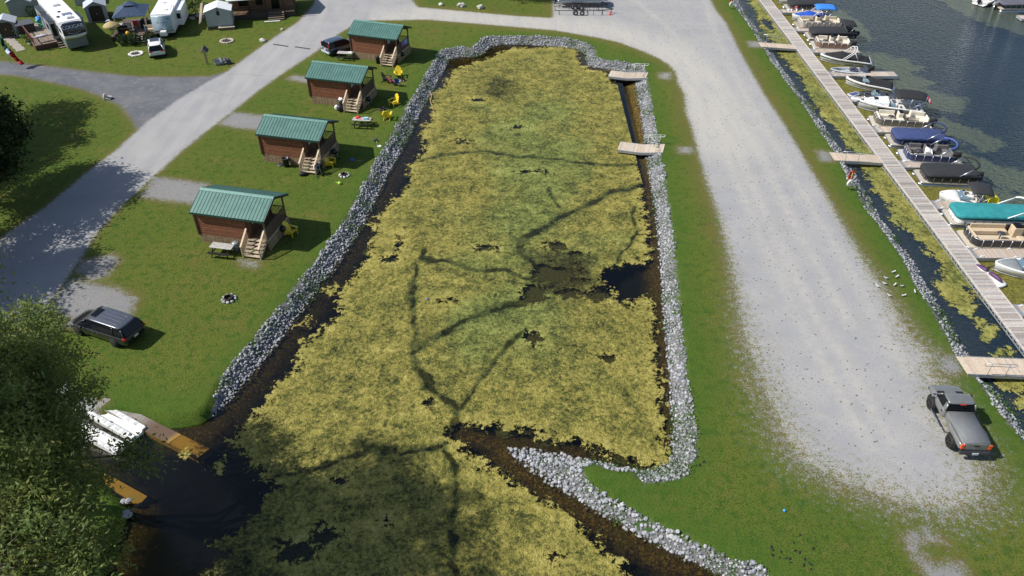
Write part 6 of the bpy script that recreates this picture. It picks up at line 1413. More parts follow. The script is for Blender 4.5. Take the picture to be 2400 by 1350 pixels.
# gazebo and its deck
gp = Vector((-47.9, 97.6, 0))
t = thing('deck', 'low dark brown deck under the gazebo with steps between round bushes', 'deck', (-49.6, 95.0, 0), R(9))
mb = MB(); planks(mb, 0, 5.3, 0, 6.2, .62, 'X', .14, tone=(.42, .45, .52)); mb.build('decking', m_cedar, t)
mb = MB(); mb.b2(0, 5.3, -.05, 0, .02, .60); mb.b2(-.05, 0, 0, 6.2, .02, .6); mb.build('fascia', M('deck_dark', (.05, .032, .024), .8), t)
mb = MB(); mb.b2(0, 2.6, .02, .10, 1.48, 1.55)
for k in range(16): mb.b2(.05 + k * .165, .09 + k * .165, .04, .08, .62, 1.48)
mb.build('railing', M('deck_dark', (.05, .032, .024), .8), t)
mb = MB()
for k in range(3): mb.b2(2.9, 4.4, -.32 * (k + 1), -.32 * k - .03, .48 - .17 * k - .05, .48 - .17 * k)
mb.build('steps', M('tread_grey', (.42, .40, .37), .85), t)
t = thing('gazebo', 'gazebo with a dark blue grey hipped metal roof on timber posts', 'gazebo', (-49.3, 96.4, 0), R(14))
w_, d_ = 3.5, 4.2
mb = MB()
def hip(x0, x1, y0, y1, z0, x2, x3, y2, y3, z1):
    A = [(x0, y0, z0), (x1, y0, z0), (x1, y1, z0), (x0, y1, z0)]; B = [(x2, y2, z1), (x3, y2, z1), (x3, y3, z1), (x2, y3, z1)]
    mb.loft([[(x, y, z - .05) for x, y, z in A], A, B], 0, False)
hip(-.2, w_ + .2, -.2, d_ + .2, 2.5, w_ / 2 - .55, w_ / 2 + .55, d_ / 2 - .6, d_ / 2 + .6, 3.25); hip(w_ / 2 - .65, w_ / 2 + .65, d_ / 2 - .7, d_ / 2 + .7, 3.38, w_ / 2 - .08, w_ / 2 + .08, d_ / 2 - .1, d_ / 2 + .1, 3.7)
for k in range(1, 20):
    x = -.2 + k * .195; f = min(1, min(x + .2, w_ + .2 - x) / (w_ / 2 - .35)); mb.tube([(x, -.2, 2.52), (x, -.2 + f * (d_ / 2 - .4), 2.52 + f * .73)], .012, 4)
mb.build('roof', M('gazebo_roof', (.055, .085, .145), .4, .3, .06, 2), t)
for x in (0, w_):
    for y in (0, d_): mb = MB(); mb.b2(x - .08, x + .08, y - .08, y + .08, .6, 2.5); mb.build('post', M('gazebo_post', (.40, .32, .24), .8), t)
mb = MB(); mb.b2(-.3, .3, .0, .08, 0, .9); 
t = thing('grill_cabinet', 'black gas grill under the gazebo near the trailer', 'barbecue', (-46.4, 98.2, .62), R(14))
mb = MB(); mb.b2(-.6, .6, -.3, .3, 0, .85); mb.build('cabinet', m_black, t); mb = MB(); mb.loft([[(x, -.3, .85), (x, -.22, 1.12), (x, .2, 1.16), (x, .3, .85)] for x in (-.4, .4)]); mb.build('lid', M('enamel_black', (.012, .012, .013), .25), t); mb = MB(); mb.tube([(-.3, -.33, 1.0), (.3, -.33, 1.0)], .02, 5); mb.build('handle', m_chrome, t)
t = thing('grill_cabinet', 'dark counter cabinet with a pale top under the gazebo', 'cabinet', (-48.6, 96.9, .62), R(10))
mb = MB(); mb.b2(-.8, .8, -.35, .35, 0, .86); mb.build('cabinet', m_black, t); mb = MB(); mb.b2(-.85, .85, -.4, .4, .86, .92); mb.build('top', M('counter', (.45, .43, .40), .6), t)
t = thing('thatch_umbrella', 'round straw thatched sunshade beside the gazebo deck', 'sunshade', at(277, 84, 0) + Vector((0, 0, 0)), 0)
t.location = (-49.5, 95.6, 0)
mb = MB(); mb.lathe((0, 0, 0), [(.02, 2.35), (.35, 2.22), (.8, 1.98), (1.02, 1.75), (.98, 1.72), (.4, 2.05), (.02, 2.2)], 22); mb.build('canopy', m_grass_dry, t)
mb = MB(); mb.tube([(0, 0, 0), (0, 0, 2.2)], .04, 6); mb.build('pole', m_rail, t)
mb = MB(); mb.blob((0, 0, .3), (.26, .26, .3), 90, .05, 0, True, 2); tag(mb.build('yellow_pot', M('pot_yellow', (.75, .42, .02), .5)), 'bright yellow round pot on the gazebo deck corner', 'pot', None, (-47.6, 95.3, .62), 0)
mb = MB(); mb.b2(-.5, .5, -.25, .25, 0, .4); mb.b2(-.5, .5, .2, .27, .4, .8); tag(mb.build('bench', M('bench_tan', (.5, .4, .27), .8)), 'small tan bench on the gazebo deck beside the trailer', 'bench', None, (-45.4, 96.7, .62), R(14))
t = thing('feather_flag', 'slim orange and blue feather flag at the corner of the trailer', 'flag', (-45.3, 95.3, 0), R(15))
mb = MB(); mb.tube([(0, 0, 0), (0, 0, 2.0)], .02, 5); mb.build('pole', m_alu, t)
mb = MB(); mb.add([(.03, 0, 1.95), (.30, 0, 1.7), (.28, .02, 1.1), (.03, 0, 1.1)], [(0, 1, 2, 3)], 0); mb.add([(.03, 0, 1.1), (.28, .02, 1.1), (.22, 0, .3), (.03, 0, .25)], [(0, 1, 2, 3)], 1); o = mb.build('flag_cloth', [M('ff_blue', (.12, .14, .25), .8), M('ff_orange', (.75, .16, .04), .8)], t); o.modifiers.new('s', 'SOLIDIFY').thickness = .012
mb = MB(); mb.blob((0, 0, .2), (.35, .22, .22), 91, .2, 0, True, 1); mb.blob((.1, 0, .36), (.25, .15, .1), 92, .2, 1, True, 1); tag(mb.build('cooler', [M('cooler_navy', (.02, .05, .12), .5), M('cooler_white', (.75, .8, .85), .5)]), 'navy cool box with a white lid on the grass left of the gazebo', 'cool box', None, G(254, 55), .3)
def bush(label, loc, r, hgt, mat, n=900, ls=.09):
    t = thing('bush', label, 'bush', loc, 0)
    mb = MB()
    for k in range(5): mb.tube([(0, 0, 0), (random.uniform(-.3, .3) * r, random.uniform(-.3, .3) * r, hgt * .7)], [.04, .01], 5)
    mb.build('stems', M('bark', (.10, .08, .06), .95), t)
    d = rng.normal(size=(n, 3)); d /= np.linalg.norm(d, axis=1)[:, None]; rr = (.72 + .33 * rng.random(n))
    C = d * rr[:, None] * np.array([r, r, hgt * .52]); C[:, 2] += hgt * .5; C[:, 2] = np.abs(C[:, 2])
    Vv, Fv, cc = leaves(C, ls, .55, (.55 + .7 * rng.random(n))[:, None] * np.ones(3)); o = bulk('foliage', Vv, Fv, [mat], cc); o.parent = t
BL = leaf_mat('bush_leaf', (.018, .045, .012), (.035, .07, .016)); BL2 = leaf_mat('bush_leaf2', (.04, .085, .02), (.06, .11, .03))
bush('round dark bush left of the gazebo deck steps', G(318, 104), .85, 1.3, BL); bush('round dark bush at the left corner of the gazebo deck', G(293, 104), .8, 1.25, BL); bush('round green bush right of the gazebo deck steps', G(354, 98), .8, 1.3, BL)
bush('loose green shrub behind the pile of rocks', G(446, 40), 1.1, 1.3, BL2, 700); bush('dark shrub at the far edge between trailer and shed', G(452, 12), 1.3, 1.5, BL, 900); bush('white flowered shrub beside the blank gabled shed', G(78, 38), .7, 1.4, BL2, 500); bush('low shrub between the plastic shed and the gazebo', G(262, 44), .6, .9, BL, 500)
for k in range(16):
    a_ = random.uniform(0, 6.28); q = random.uniform(0, 1.1) ; p = G(463, 41); mb = MB(); mb.blob((0, 0, .15 + (.25 if k % 4 == 0 else 0)), (random.uniform(.2, .4), random.uniform(.15, .3), random.uniform(.12, .24)), 120 + k, .3, 0, False, 1)
    tag(mb.build('rubble_stone', M('rubble_%d' % (k % 3), [(.42, .38, .33), (.30, .28, .26), (.48, .40, .34)][k % 3], .9, 0, .2)), 'rough tan stone in the pile beside the grey shed', 'rock', 'stones piled beside the grey shed', (p.x + q * math.cos(a_), p.y + q * 1.3 * math.sin(a_), 0), a_)
mb = MB()
for k in range(3): mb.tube([(k * .12, -2.4, .9 + .1 * k), (k * .12, 2.2, 2.0 + .05 * k)], .06, 4)
tag(mb.build('lumber_stack', M('lumber_tan', (.45, .36, .28), .85)), 'long tan boards leaning along the left wall of the grey shed', 'lumber', None, (-40.3, 101.0, 0), R(12))
# dark timber cottage with porch
rzc = math.atan2(.95, 4.2)
t = thing('cottage', 'dark timber cottage with a porch and pale roof at the top edge', 'cottage', (-36.6, 102.4, 0), rzc)
mb = MB()
for k in range(14): mb.b2(-.2, 8.0, 1.6, 1.66, .7 + .15 * k, .7 + .15 * k + .13, 0, (random.uniform(.85, 1.15),) * 3)
mb.b2(-.2, 8, 1.68, 5, .0, 2.8, 1); mb.build('wall', [M('cottage_wall', (.20, .115, .065), .85, 0, .14, 8, attrcol=True), m_dark], t)
mb = MB(); planks(mb, -.2, 8.0, 0, 1.6, .7, 'X', .14, tone=(.5, .45, .4)); mb.build('porch_floor', m_cedar, t)
for x0_, x1_ in ((-.25, 4.3), (6.6, 8.0)): mb = MB(); mb.b2(x0_, x1_, -.08, -.02, 0, .66); mb.build('skirting', M('cottage_skirt', (.055, .045, .036), .9), t)
for x in (-.1, 2.2, 4.3, 6.6, 7.95): mb = MB(); mb.b2(x - .07, x + .07, -.05, .08, .0, 2.65); mb.build('post', M('cottage_post', (.03, .022, .018), .8), t)
for x0_, x1_ in ((-.1, 2.2), (2.2, 4.3), (6.6, 7.95)):
    mb = MB(); mb.b2(x0_, x1_, -.03, .06, 1.55, 1.62); mb.b2(x0_, x1_, -.01, .04, .78, .84); n_ = int((x1_ - x0_) / .14)
    for k in range(n_): mb.b2(x0_ + k * .14, x0_ + k * .14 + .035, 0, .03, .84, 1.55)
    mb.build('railing', M('cottage_rail', (.06, .045, .035), .8), t)
mb = MB()
for k in range(4): mb.b2(4.4, 6.5, -.3 * (k + 1), -.3 * k, .66 - .16 * k - .06, .66 - .16 * k)
mb.build('steps', M('cottage_steps', (.16, .13, .10), .85), t)
mb = MB(); mb.loft([[(x, -.35, 2.62), (x, 3.2, 3.6), (x, 6.6, 2.62), (x, 6.6, 2.70), (x, 3.2, 3.70), (x, -.35, 2.70)] for x in (-.5, 4.1)], 0, False); mb.build('roof', M('roof_pale_green', (.62, .68, .66), .5, .1, .04), t)
mb = MB(); mb.loft([[(x, .6, 2.75), (x, 3.2, 3.6), (x, 6.6, 2.62), (x, 6.6, 2.72), (x, 3.2, 3.70), (x, .6, 2.85)] for x in (4.2, 8.4)], 0, False); mb.build('porch_roof', M('porch_roof_blue', (.06, .085, .10), .4, .2), t)
mb = MB(); mb.b2(.8, 2.0, 1.56, 1.60, 1.3, 2.3); mb.b2(3.0, 3.9, 1.56, 1.6, 1.3, 2.3); mb.b2(5.0, 6.0, 1.56, 1.6, .72, 2.5); mb.build('window', m_glass, t)
mb = MB(); mb.b2(0, 2.0, 0, .3, 0, .08); tag(mb.build('doorstep', M('kerb_white', (.62, .61, .57), .8)), 'pale stone slab at the foot of the cottage steps', 'step', None, at(620, 53), R(12))
# roofed post, boulder, stake, rocks
p = G(486.5, 151); t = thing('sign_post', 'tall timber post with a small dark gabled roof on top', 'post', p, R(-78)); t.scale = (.85,) * 3
mb = MB()
for y in (-.09, .09): mb.b2(-.06, .06, y - .05, y + .05, 0, 2.0)
mb.build('post', M('post_grey', (.27, .23, .18), .9, 0, .15), t)
mb = MB()
for s in (-1, 1):
    P = [(-.62, s * .52, 1.85), (.62, s * .52, 1.85), (.62, 0, 2.42), (-.62, 0, 2.42)]; mb.add(P + [(x, y, z + .05) for x, y, z in P], [(0, 1, 2, 3), (7, 6, 5, 4), (0, 4, 5, 1), (1, 5, 6, 2), (3, 7, 4, 0)])
mb.build('roof', M('shingle', (.055, .06, .075), .8, 0, .15, 12), t)
mb = MB(); mb.add([(.55, -.42, 1.88), (.55, .42, 1.88), (.55, 0, 2.34), (.50, -.42, 1.88), (.50, .42, 1.88), (.50, 0, 2.34)], [(0, 1, 2), (5, 4, 3)]); mb.build('gable', m_rail, t)
mb = MB(); mb.blob((-.3, 0, .25), (.62, .42, .42), 201, .25, 0, False, 2); mb.blob((.42, .1, .28), (.5, .42, .40), 202, .28, 1, False, 2); tag(mb.build('boulder', [M('boulder_a', (.34, .345, .35), .9, 0, .35, 4), M('boulder_b', (.10, .10, .115), .9, 0, .4, 4)]), 'large dark and grey boulder on the lawn beside the roofed post', 'boulder', None, G(522, 150), 0)
t = thing('garden_stake', 'short grey stake with a lamp cap standing alone on the lawn', 'post', G(259.4, 148), 0)
mb = MB(); mb.tube([(0, 0, 0), (-.02, 0, 1.1)], .035, 6); mb.build('stake', M('post_grey', (.27, .23, .18), .9), t); mb = MB(); mb.lathe((-.02, 0, 1.1), [(.05, 0), (.07, .03), (.05, .12), (.01, .14)], 10); mb.build('cap', M('cap_green', (.2, .25, .18), .5), t)
for k, (px, py, s_, lab) in enumerate(((617, 97, .40, 'flat pale rock on the lawn at the left road edge'), (661, 70, .22, 'small pale stone near the road on the cottage lawn'), (1034, 13, .42, 'left of three pale boulders edging the top lawn'), (1080, 16, .55, 'middle of three pale boulders edging the top lawn'), (1126, 20, .50, 'right of three pale boulders edging the top lawn'),
                                        (256, 232, .38, 'cluster of tan rocks at the corner of the side road'), (249, 226, .16, 'small round white stone at the corner of the side road'))):
    mb = MB(); mb.blob((0, 0, s_ * .35), (s_, s_ * .8, s_ * .6), 210 + k, .28, 0, False, 1)
    if k == 5: mb.blob((.05, -.35, .3), (.2, .2, .4), 230, .25, 0, False, 1)
    tag(mb.build('rock', M('rock_pale', (.50, .49, .45), .9, 0, .2, 5)), lab, 'rock', None, G(px, py), k)
# flag at the left edge
p = Vector((-60.0, 86.6, 0)); t = thing('flag', 'green and red flag with a white emblem hanging from a slanted pole', 'flag', at(27, 150), 0)
base = at(27, 150)
def onplane(x, y, y0):
    """point of the photo's line of sight in the upright plane Y = y0"""
    u = (x - 1200) / F; v = (y - 675) / F; d = Vector((u, math.cos(TH) - v * math.sin(TH), -math.sin(TH) - v * math.cos(TH))); q = y0 / d.y
    return Vector((d.x * q, y0, H + d.z * q))
b_ = Vector(base); tip = onplane(-6, 66, base.y - .6)
mb = MB(); mb.tube([(0, 0, 0), tip - b_], .035, 6); mb.build('pole', M('pole_pale', (.45, .55, .52), .4), t)
up_ = [(1, 80), (10, 98), (18, 110), (27, 117), (35, 127), (44, 138), (58, 149)]; lo_ = [(0, 98), (5, 109), (12, 119), (21, 127), (29, 135), (38, 143), (47, 152)]
rr = []
for k, (p_, q_) in enumerate(zip(up_, lo_)):
    A = onplane(*p_, base.y - .7 - .12 * k) - b_; B = onplane(*q_, base.y - .7 - .12 * k) - b_; C = (A + B) / 2 + Vector((0, .35 * math.sin(k * 1.7), 0)); rr.append([A, C, B])
mb = MB()
for k in range(6): mb.add(rr[k] + rr[k + 1], [(0, 1, 4, 3), (1, 2, 5, 4)], 0 if k < 3 else 1, True)
mb.add([rr[2][0].lerp(rr[2][1], .4) + Vector((.1, -.25, 0)), rr[3][0].lerp(rr[3][1], .3) + Vector((.1, -.3, 0)), rr[3][1] + Vector((.1, -.3, 0)), rr[3][1].lerp(rr[2][2], .5) + Vector((.1, -.3, 0)), rr[2][1] + Vector((0, -.25, -.1))], [(0, 1, 2, 3, 4)], 2)
o = mb.build('flag_cloth', [M('fl_green', (.012, .075, .045), .8), M('fl_red', (.42, .012, .025), .8), M('fl_white', (.5, .55, .8), .8)], t); o.modifiers.new('s', 'SOLIDIFY').thickness = .02
# speed bumps on the road
for (a, b, lab) in (((641, 104), (675, 109), 'left rubber speed bump across the road'), ((692, 110), (726, 115), 'right worn speed bump across the road')):
    A, B = at(*a), at(*b); d = B - A; mb = MB(); mb.xprism([(-.15, 0), (.15, 0), (.10, .05), (-.10, .05)], 0, d.length)
    tag(mb.build('speed_bump', M('bump_rubber', (.06, .06, .062), .8, 0, .3, 5)), lab, 'speed bump', None, A, math.atan2(d.y, d.x))
# trailers at the top
def boat_trailer(label, a, b, boat):
    A, B = at(*a), at(*b); d = B - A; L = d.length; t = thing('boat_trailer', label, 'trailer', (A.x, A.y, 0), math.atan2(d.y, d.x))
    mb = MB()
    for y in (-.85, .85): mb.tube([(0, y, .62), (L * .78, y, .62), (L, 0, .55)], .05, 5)
    for x in (.1, L * .25, L * .5, L * .75): mb.tube([(x, -.85, .6), (x, .85, .6)], .04, 5)
    mb.build('frame', m_black, t)
    for x in (L * .36, L * .36 + .85):
        for y in (-1.0, 1.0):
            mb = MB(); mb.lathe((x, y, .33), [(.18, -.1), (.33, -.1), (.33, .1), (.18, .1)], 16, 0, True, 'Y', False); mb.lathe((x, y, .33), [(.02, -.06), (.18, -.08), (.18, .08), (.02, .06)], 14, 1, True, 'Y'); mb.build('wheel', [m_black, m_white], t)
    for x in (L * .55, L * .66, L * .8):
        mb = MB(); mb.tube([(x, -.85, 0), (x, -.85, 1.0)], .03, 5); mb.build('upright', m_black, t)
    mb = MB(); mb.tube([(L * .97, 0, 0), (L * .97, 0, 1.1)], .035, 5); mb.build('jack', m_black, t)
    return t, L
boat_trailer('empty black tandem trailer standing at the edge of the gravel lot', (1299, 30), (1437, 31), False)
boat_trailer('black trailer carrying a silver tubed pontoon at the top edge', (1300, 14), (1425, 20), True)
A = at(1306, 8, 0); pt_ = pontoon('silver and blue pontoon loaded on a black trailer at the top edge', (1420, 10), (1305, 10), panel=(.25, .42, .52), seat=(.4, .4, .42), L=6.3)
pt_.location = (at(1412, 12).x, at(1412, 12).y, .85); pt_['group'] = 'boats on trailers'
mb = MB(); mb.lathe((0, 0, 0), [(.22, 0), (.16, .05), (.05, .6), (.03, .62), (.01, .62)], 14); tag(mb.build('traffic_cone', M('cone_red', (.7, .05, .06), .5)), 'small red cone beneath the hitch of the empty trailer', 'cone', None, at(1429, 35), 0)
# life ring stations
def lifering(label, loc, h):
    t = thing('life_ring_post', label, 'life ring', loc, R(20)); 
    mb = MB(); mb.tube([(0, 0, 0), (0, 0, h)], .05, 6); mb.build('post', M('post_yellow', (.55, .42, .06), .6), t)
    mb = MB(); mb.b2(-.26, .26, .04, .10, h * .62, h + .1); mb.build('backboard', M('board_red', (.55, .02, .03), .5), t)
    mb = MB(); mb.b2(-.03, .03, -.0, .035, h * .75, h * .95); mb.b2(-.12, .12, .0, .035, h * .82, h * .87); mb.build('sign_mark', m_white, t)
    mb = MB(); P = [(.28 * math.sin(a), -.08, h * .40 + .28 * math.cos(a)) for a in [k * 2 * math.pi / 16 for k in range(17)]]; mb.tube(P, .085, 8, 0, True, False); mb.build('ring', m_white, t)
lifering('red life ring post on the grass bank near the middle gangway', G(1986.5, 444), 1.7)
lifering('red life ring post at the top edge of the lake bank', G(1712, 20), 1.5)

# ================================================================ BOAT RAMP AT THE LOWER LEFT
def slab(name, label, pts, z0s, th, mat, cat):
    mb = MB(); top = [Vector((at(x, y, z).x, at(x, y, z).y, z)) for (x, y), z in zip(pts, z0s)]; c = sum(top, Vector()) / len(top)
    mb.add([tuple(p - c) for p in top] + [tuple(p - c - Vector((0, 0, th))) for p in top], [(0, 1, 2, 3), (7, 6, 5, 4), (0, 4, 5, 1), (1, 5, 6, 2), (2, 6, 7, 3), (3, 7, 4, 0)])
    o = mb.build(name, mat); return tag(o, label, cat, None, c)
def kerb_mat():
    m, nt = newmat('ramp_kerb'); P = nd(nt, 'ShaderNodeNewGeometry').outputs['Position']; z = nd(nt, 'ShaderNodeSeparateXYZ', {0: P}).outputs[2]
    n = noise(nt, P, 5, 4)
    c = mixc(nt, mrange(nt, n, .3, .7), (.30, .28, .25), (.20, .185, .165))
    c = mixc(nt, mrange(nt, z, -.30, -.50), c, (.12, .075, .05)); c = mixc(nt, mrange(nt, z, WZ + .06, WZ - .04), c, mixc(nt, mrange(nt, n, .3, .7), (.42, .24, .035), (.50, .31, .05)))
    b = nd(nt, 'ShaderNodeBsdfPrincipled', {'Base Color': c, 'Roughness': .85}); nd(nt, 'ShaderNodeOutputMaterial', {'Surface': b.outputs[0]}); return m
KM = kerb_mat()
slab('ramp_kerb', 'right concrete kerb of the boat ramp sloping under water, stained yellow', [(248, 930), (492, 1052), (462, 1073), (222, 950)], (.05, -.98, -.98, .05), .5, KM, 'kerb')
slab('ramp_kerb', 'left concrete kerb of the boat ramp, yellow under water beneath the tree', [(160, 1060), (345, 1163), (318, 1192), (130, 1085)], (-.40, -1.0, -1.0, -.40), .5, KM, 'kerb')
slab('boat_ramp', 'grey concrete boat ramp running down under the white floats', [(222, 952), (462, 1075), (345, 1165), (110, 1060)], (-.10, -2.8, -2.8, -.10), .3, M('ramp_concrete', (.10, .097, .09), .9, 0, .15), 'ramp')
def drive_on(label, px, z0, z1, hook):
    P = [Vector((at(x, y, z).x, at(x, y, z).y, z)) for (x, y), z in zip(px, (z0, z1, z1, z0))]; c = sum(P, Vector()) / 4
    e = (P[1] - P[0]).normalized(); L = (P[1] - P[0]).length; n = (P[3] - P[0]); n = (n - e * n.dot(e)); Wd = n.length; n.normalize(); up = e.cross(n); up = up if up.z > 0 else -up
    t = thing('drive_on_float', label, 'float', c)
    prof = [(-.5, -.32), (-.5, .02), (-.47, .06), (-.24, .06), (-.20, -.04), (-.10, -.14), (.10, -.14), (.20, -.04), (.24, .06), (.47, .06), (.5, .02), (.5, -.32)]
    mb = MB(); rings = []
    for f, s_ in ((-.5, .82), (-.44, 1), (.44, 1), (.5, .96)): rings.append([e * (f * L) + n * (a_ * Wd * s_) + up * b for a_, b in prof])
    mb.loft(rings, 0, False); mb.build('hull', M('float_white', (.76, .77, .75), .5, 0, .05, 3), t)
    mb = MB()
    for f in (-.3, -.15, 0, .15, .3):
        for s_ in (-.36, .36): q = e * (f * L) + n * (s_ * Wd) + up * .065; mb.add([q - e * .16 - n * .12 * Wd, q + e * .16 - n * .12 * Wd, q + e * .16 + n * .12 * Wd, q - e * .16 + n * .12 * Wd], [(0, 1, 2, 3)])
    mb.b2(0, 0, 0, 0, 0, 0); o = mb.build('tread_ribs', M('float_rib', (.62, .63, .62), .7), t); o.modifiers.new('s', 'SOLIDIFY').thickness = .01
    mb = MB(); q = e * (L * .42) + n * (.34 * Wd) + up * .08; mb.lathe(tuple(q), [(.09, 0), (.10, .02), (.05, .03), (.04, .0)], 12); mb.build('cleat', m_galv, t)
drive_on('larger white drive on float lying on the boat ramp', [(238, 943), (342, 1001), (312, 1027), (200, 972)], -.05, -.38, 0)
drive_on('smaller white drive on float half hidden by the tree on the boat ramp', [(198, 990), (295, 1040), (276, 1062), (172, 1012)], -.05, -.42, 0)
for k, (px, py, s_, lab) in enumerate(((297, 1207, .28, 'flat grey rock at the shore under the tree'), (301, 1176, .18, 'white topped stone beside the left ramp kerb'), (290, 1177, .15, 'dark small stone at the end of the left ramp kerb'))):
    mb = MB(); mb.blob((0, 0, .08), (s_ * 1.2, s_, s_ * .5), 240 + k, .2, 0, False, 1); tag(mb.build('shore_rock', M('rock_grey', (.28, .28, .30), .9)), lab, 'rock', None, at(px, py, WZ + .12), k)

# ================================================================ GULLS
def gull():
    t = thing('gull', 'x', 'gull', (0, 0, 0), 0, 'gulls resting on the grass by the gravel lot')
    mb = MB(); mb.loft([[(x, r_ * math.cos(a), z + r_ * .85 * math.sin(a)) for a in [k * math.pi / 4 for k in range(8)]] for x, r_, z in ((-.24, .012, .17), (-.16, .05, .165), (-.04, .085, .16), (.08, .078, .17), (.13, .05, .21), (.155, .045, .26), (.19, .05, .29), (.225, .035, .29), (.235, .01, .285))]); mb.build('body', M('gull_white', (.80, .80, .80), .8), t)
    for s in (-1, 1):
        mb = MB(); mb.loft([[(x, s * (.055 + w_), z - .03), (x, s * (.075 + w_), z), (x, s * (.045 + w_ * .4), z + .05)] for x, w_, z in ((.10, 0, .19), (0, .02, .19), (-.14, .008, .185), (-.27, -.03, .18))]); mb.build('wing', M('gull_grey', (.36, .38, .42), .8), t)
        mb = MB(); mb.tube([(.0, s * .035, .1), (.01, s * .035, 0)], .008, 4); mb.build('leg', M('gull_leg', (.5, .35, .1), .7), t)
    mb = MB(); mb.tube([(.23, 0, .288), (.285, 0, .275)], [.014, .003], 5); mb.build('beak', M('gull_beak', (.6, .42, .05), .6), t)
    mb = MB(); mb.tube([(-.22, 0, .175), (-.33, 0, .165)], [.03, .012], 5); mb.build('tail', m_black, t)
    return t
GP = [(2093, 640, 20, 'farthest gull of the flock, alone nearest the stony bank top'), (2075, 654, 160, 'gull on the grass standing left of the pair near the top'), (2101, 651, 30, 'gull on the grass just right of the flock middle, second from the far end'), (2072, 667, 150, 'gull at the boundary of grass and gravel, third from the far end on the left'), (2096, 670, 40, 'gull in the very middle of the flock'),
      (2113, 673, 200, 'gull right of the middle of the flock'), (2055, 673, 120, 'gull standing farthest left, out on the gravel'), (2143, 686, 80, 'gull farthest right, closest to the stones'), (2083, 695, 140, 'near left gull at the gravel edge'), (2117, 695, 10, 'nearest gull in the middle of the grass strip')]
g0 = None
for px, py, a_, lab in GP:
    if g0 is None: g0 = gull(); g0.location = G(px, py); g0.rotation_euler = (0, 0, R(a_)); g0['label'] = lab; g = g0
    else: g = dup(g0, G(px, py), R(a_), lab)
    g.scale = (.72,) * 3
# flotsam and litter
mb = MB(); mb.blob((0, 0, .05), (.10, .10, .08), 5, .05, 0, True, 1); tag(mb.build('ball', M('ball_blue', (.10, .16, .35), .4)), 'small blue ball floating in the middle of the pond weed', 'ball', None, at(1002, 702, WZ + .05), 0)
mb = MB(); mb.blob((0, 0, .05), (.09, .09, .07), 5, .05, 0, True, 1); tag(mb.build('ball', M('ball_cyan', (.05, .35, .75), .4)), 'tiny bright blue ball on the grass near the bottom', 'ball', None, G(1838, 1198), 0)
# earth clods on the lawn at the bottom
clod = []
for (px, py) in ((1808, 1283), (1812, 1290), (1809, 1299), (1812, 1302), (1830, 1293), (1863, 1291), (1874, 1295), (1860, 1273), (1827, 1307), (1853, 1319), (1851, 1310), (1884, 1325), (1899, 1322), (1900, 1335), (1886, 1311), (1842, 1309), (1875, 1254), (1905, 1286), (1625, 1000), (1643, 1017), (1650, 1082), (1633, 1070), (1640, 1090)):
    mb = MB(); mb.blob((0, 0, .015), (random.uniform(.05, .12), random.uniform(.03, .07), .04), px, .45, 0, False, 1)
    tag(mb.build('clod', M('earth_black', (.018, .016, .014), .95)), 'small black clod of earth on the lawn right of the pond', 'clod', 'black clods of earth on the lawn', G(px, py), random.uniform(0, 6))

# ================================================================ TREES
BARK = M('tree_bark', (.085, .07, .055), .95, 0, .25, 6, bump=.5)
def tree(name, label, base, hgt, blobs, nclump, nleaf, ls, asp, mat, seed, trunk_r=.28, spread=.55, lean=(0, 0), twigs=True):
    rg = np.random.default_rng(seed)
    t = thing(name, label, 'tree', base, 0)
    mb = MB(); top = Vector((lean[0], lean[1], hgt * .85)); P = [Vector((0, 0, -.1)), Vector((lean[0] * .15, lean[1] * .15, hgt * .25)), Vector((lean[0] * .5, lean[1] * .5, hgt * .55)), top]
    mb.tube(P, [trunk_r * 1.2, trunk_r, trunk_r * .65, trunk_r * .2], 9)
    tk = mb.build('trunk', BARK, t)
    mb = MB(); cen_ = []
    for (bx, by, bz, br, *dn) in blobs:
        f = max(.15, min(.8, (bz - br * .5) / hgt)); s = Vector((lean[0] * f, lean[1] * f, hgt * f * .8)); e = Vector((bx, by, bz)); m_ = s.lerp(e, .5) + Vector((0, 0, br * .15)); rr = trunk_r * .38
        mb.tube([s, m_, e], [rr, rr * .6, rr * .2], 6)
        n = max(3, int(nclump * (dn[0] if dn else 1) * br * br / sum(b[3] ** 2 for b in blobs)))
        d = rg.normal(size=(n, 3)); d /= np.linalg.norm(d, axis=1)[:, None]; q = .35 + .68 * rg.random(n) ** .55
        c = np.array([bx, by, bz]) + d * q[:, None] * br * np.array([1, 1, .82]); c = c[c[:, 2] > .8]; cen_.append(c)
        if twigs:
            for k in range(0, len(c), 3): mb.tube([e.lerp(m_, .3 * rg.random()), e.lerp(Vector(c[k]), .6) + Vector((0, 0, .1)), Vector(c[k])], [rr * .3, rr * .16, .012], 4)
    mb.build('limbs', BARK, tk)
    C0 = np.vstack(cen_); k = np.repeat(np.arange(len(C0)), nleaf)
    tone = .62 + .55 * rg.random(len(C0)); hue = rg.random(len(C0))
    sz = spread * (.6 + .8 * rg.random(len(C0)))
    C = C0[k] + rg.normal(size=(len(k), 3)) * sz[k][:, None] * np.array([1, 1, .6])
    cols = (tone[k] * (.75 + .5 * rg.random(len(k))))[:, None] * (np.array([1, 1, 1.0]) + hue[k][:, None] * np.array([.28, .08, -.15]))
    ok = C[:, 2] > .3
    Vv, Fv, cc = leaves(C[ok], ls, asp, cols[ok], .35); o = bulk('crown', Vv, Fv, [mat], cc); o.parent = t
    return t
LW = leaf_mat('willow_leaf', (.150, .225, .070), (.225, .275, .090), .5); LD = leaf_mat('maple_leaf', (.020, .042, .012), (.036, .062, .016), .22); LM = leaf_mat('mid_leaf', (.045, .085, .016), (.07, .11, .02), .25)
def bpx(base, items):
    out = []
    for px, py, z, r in items: p = at(px, py, z); out.append((p.x - base[0], p.y - base[1], z, r))
    return out
B1 = (-27.0, 25.5, 0); B2 = (-26.0, 17.5, 0)
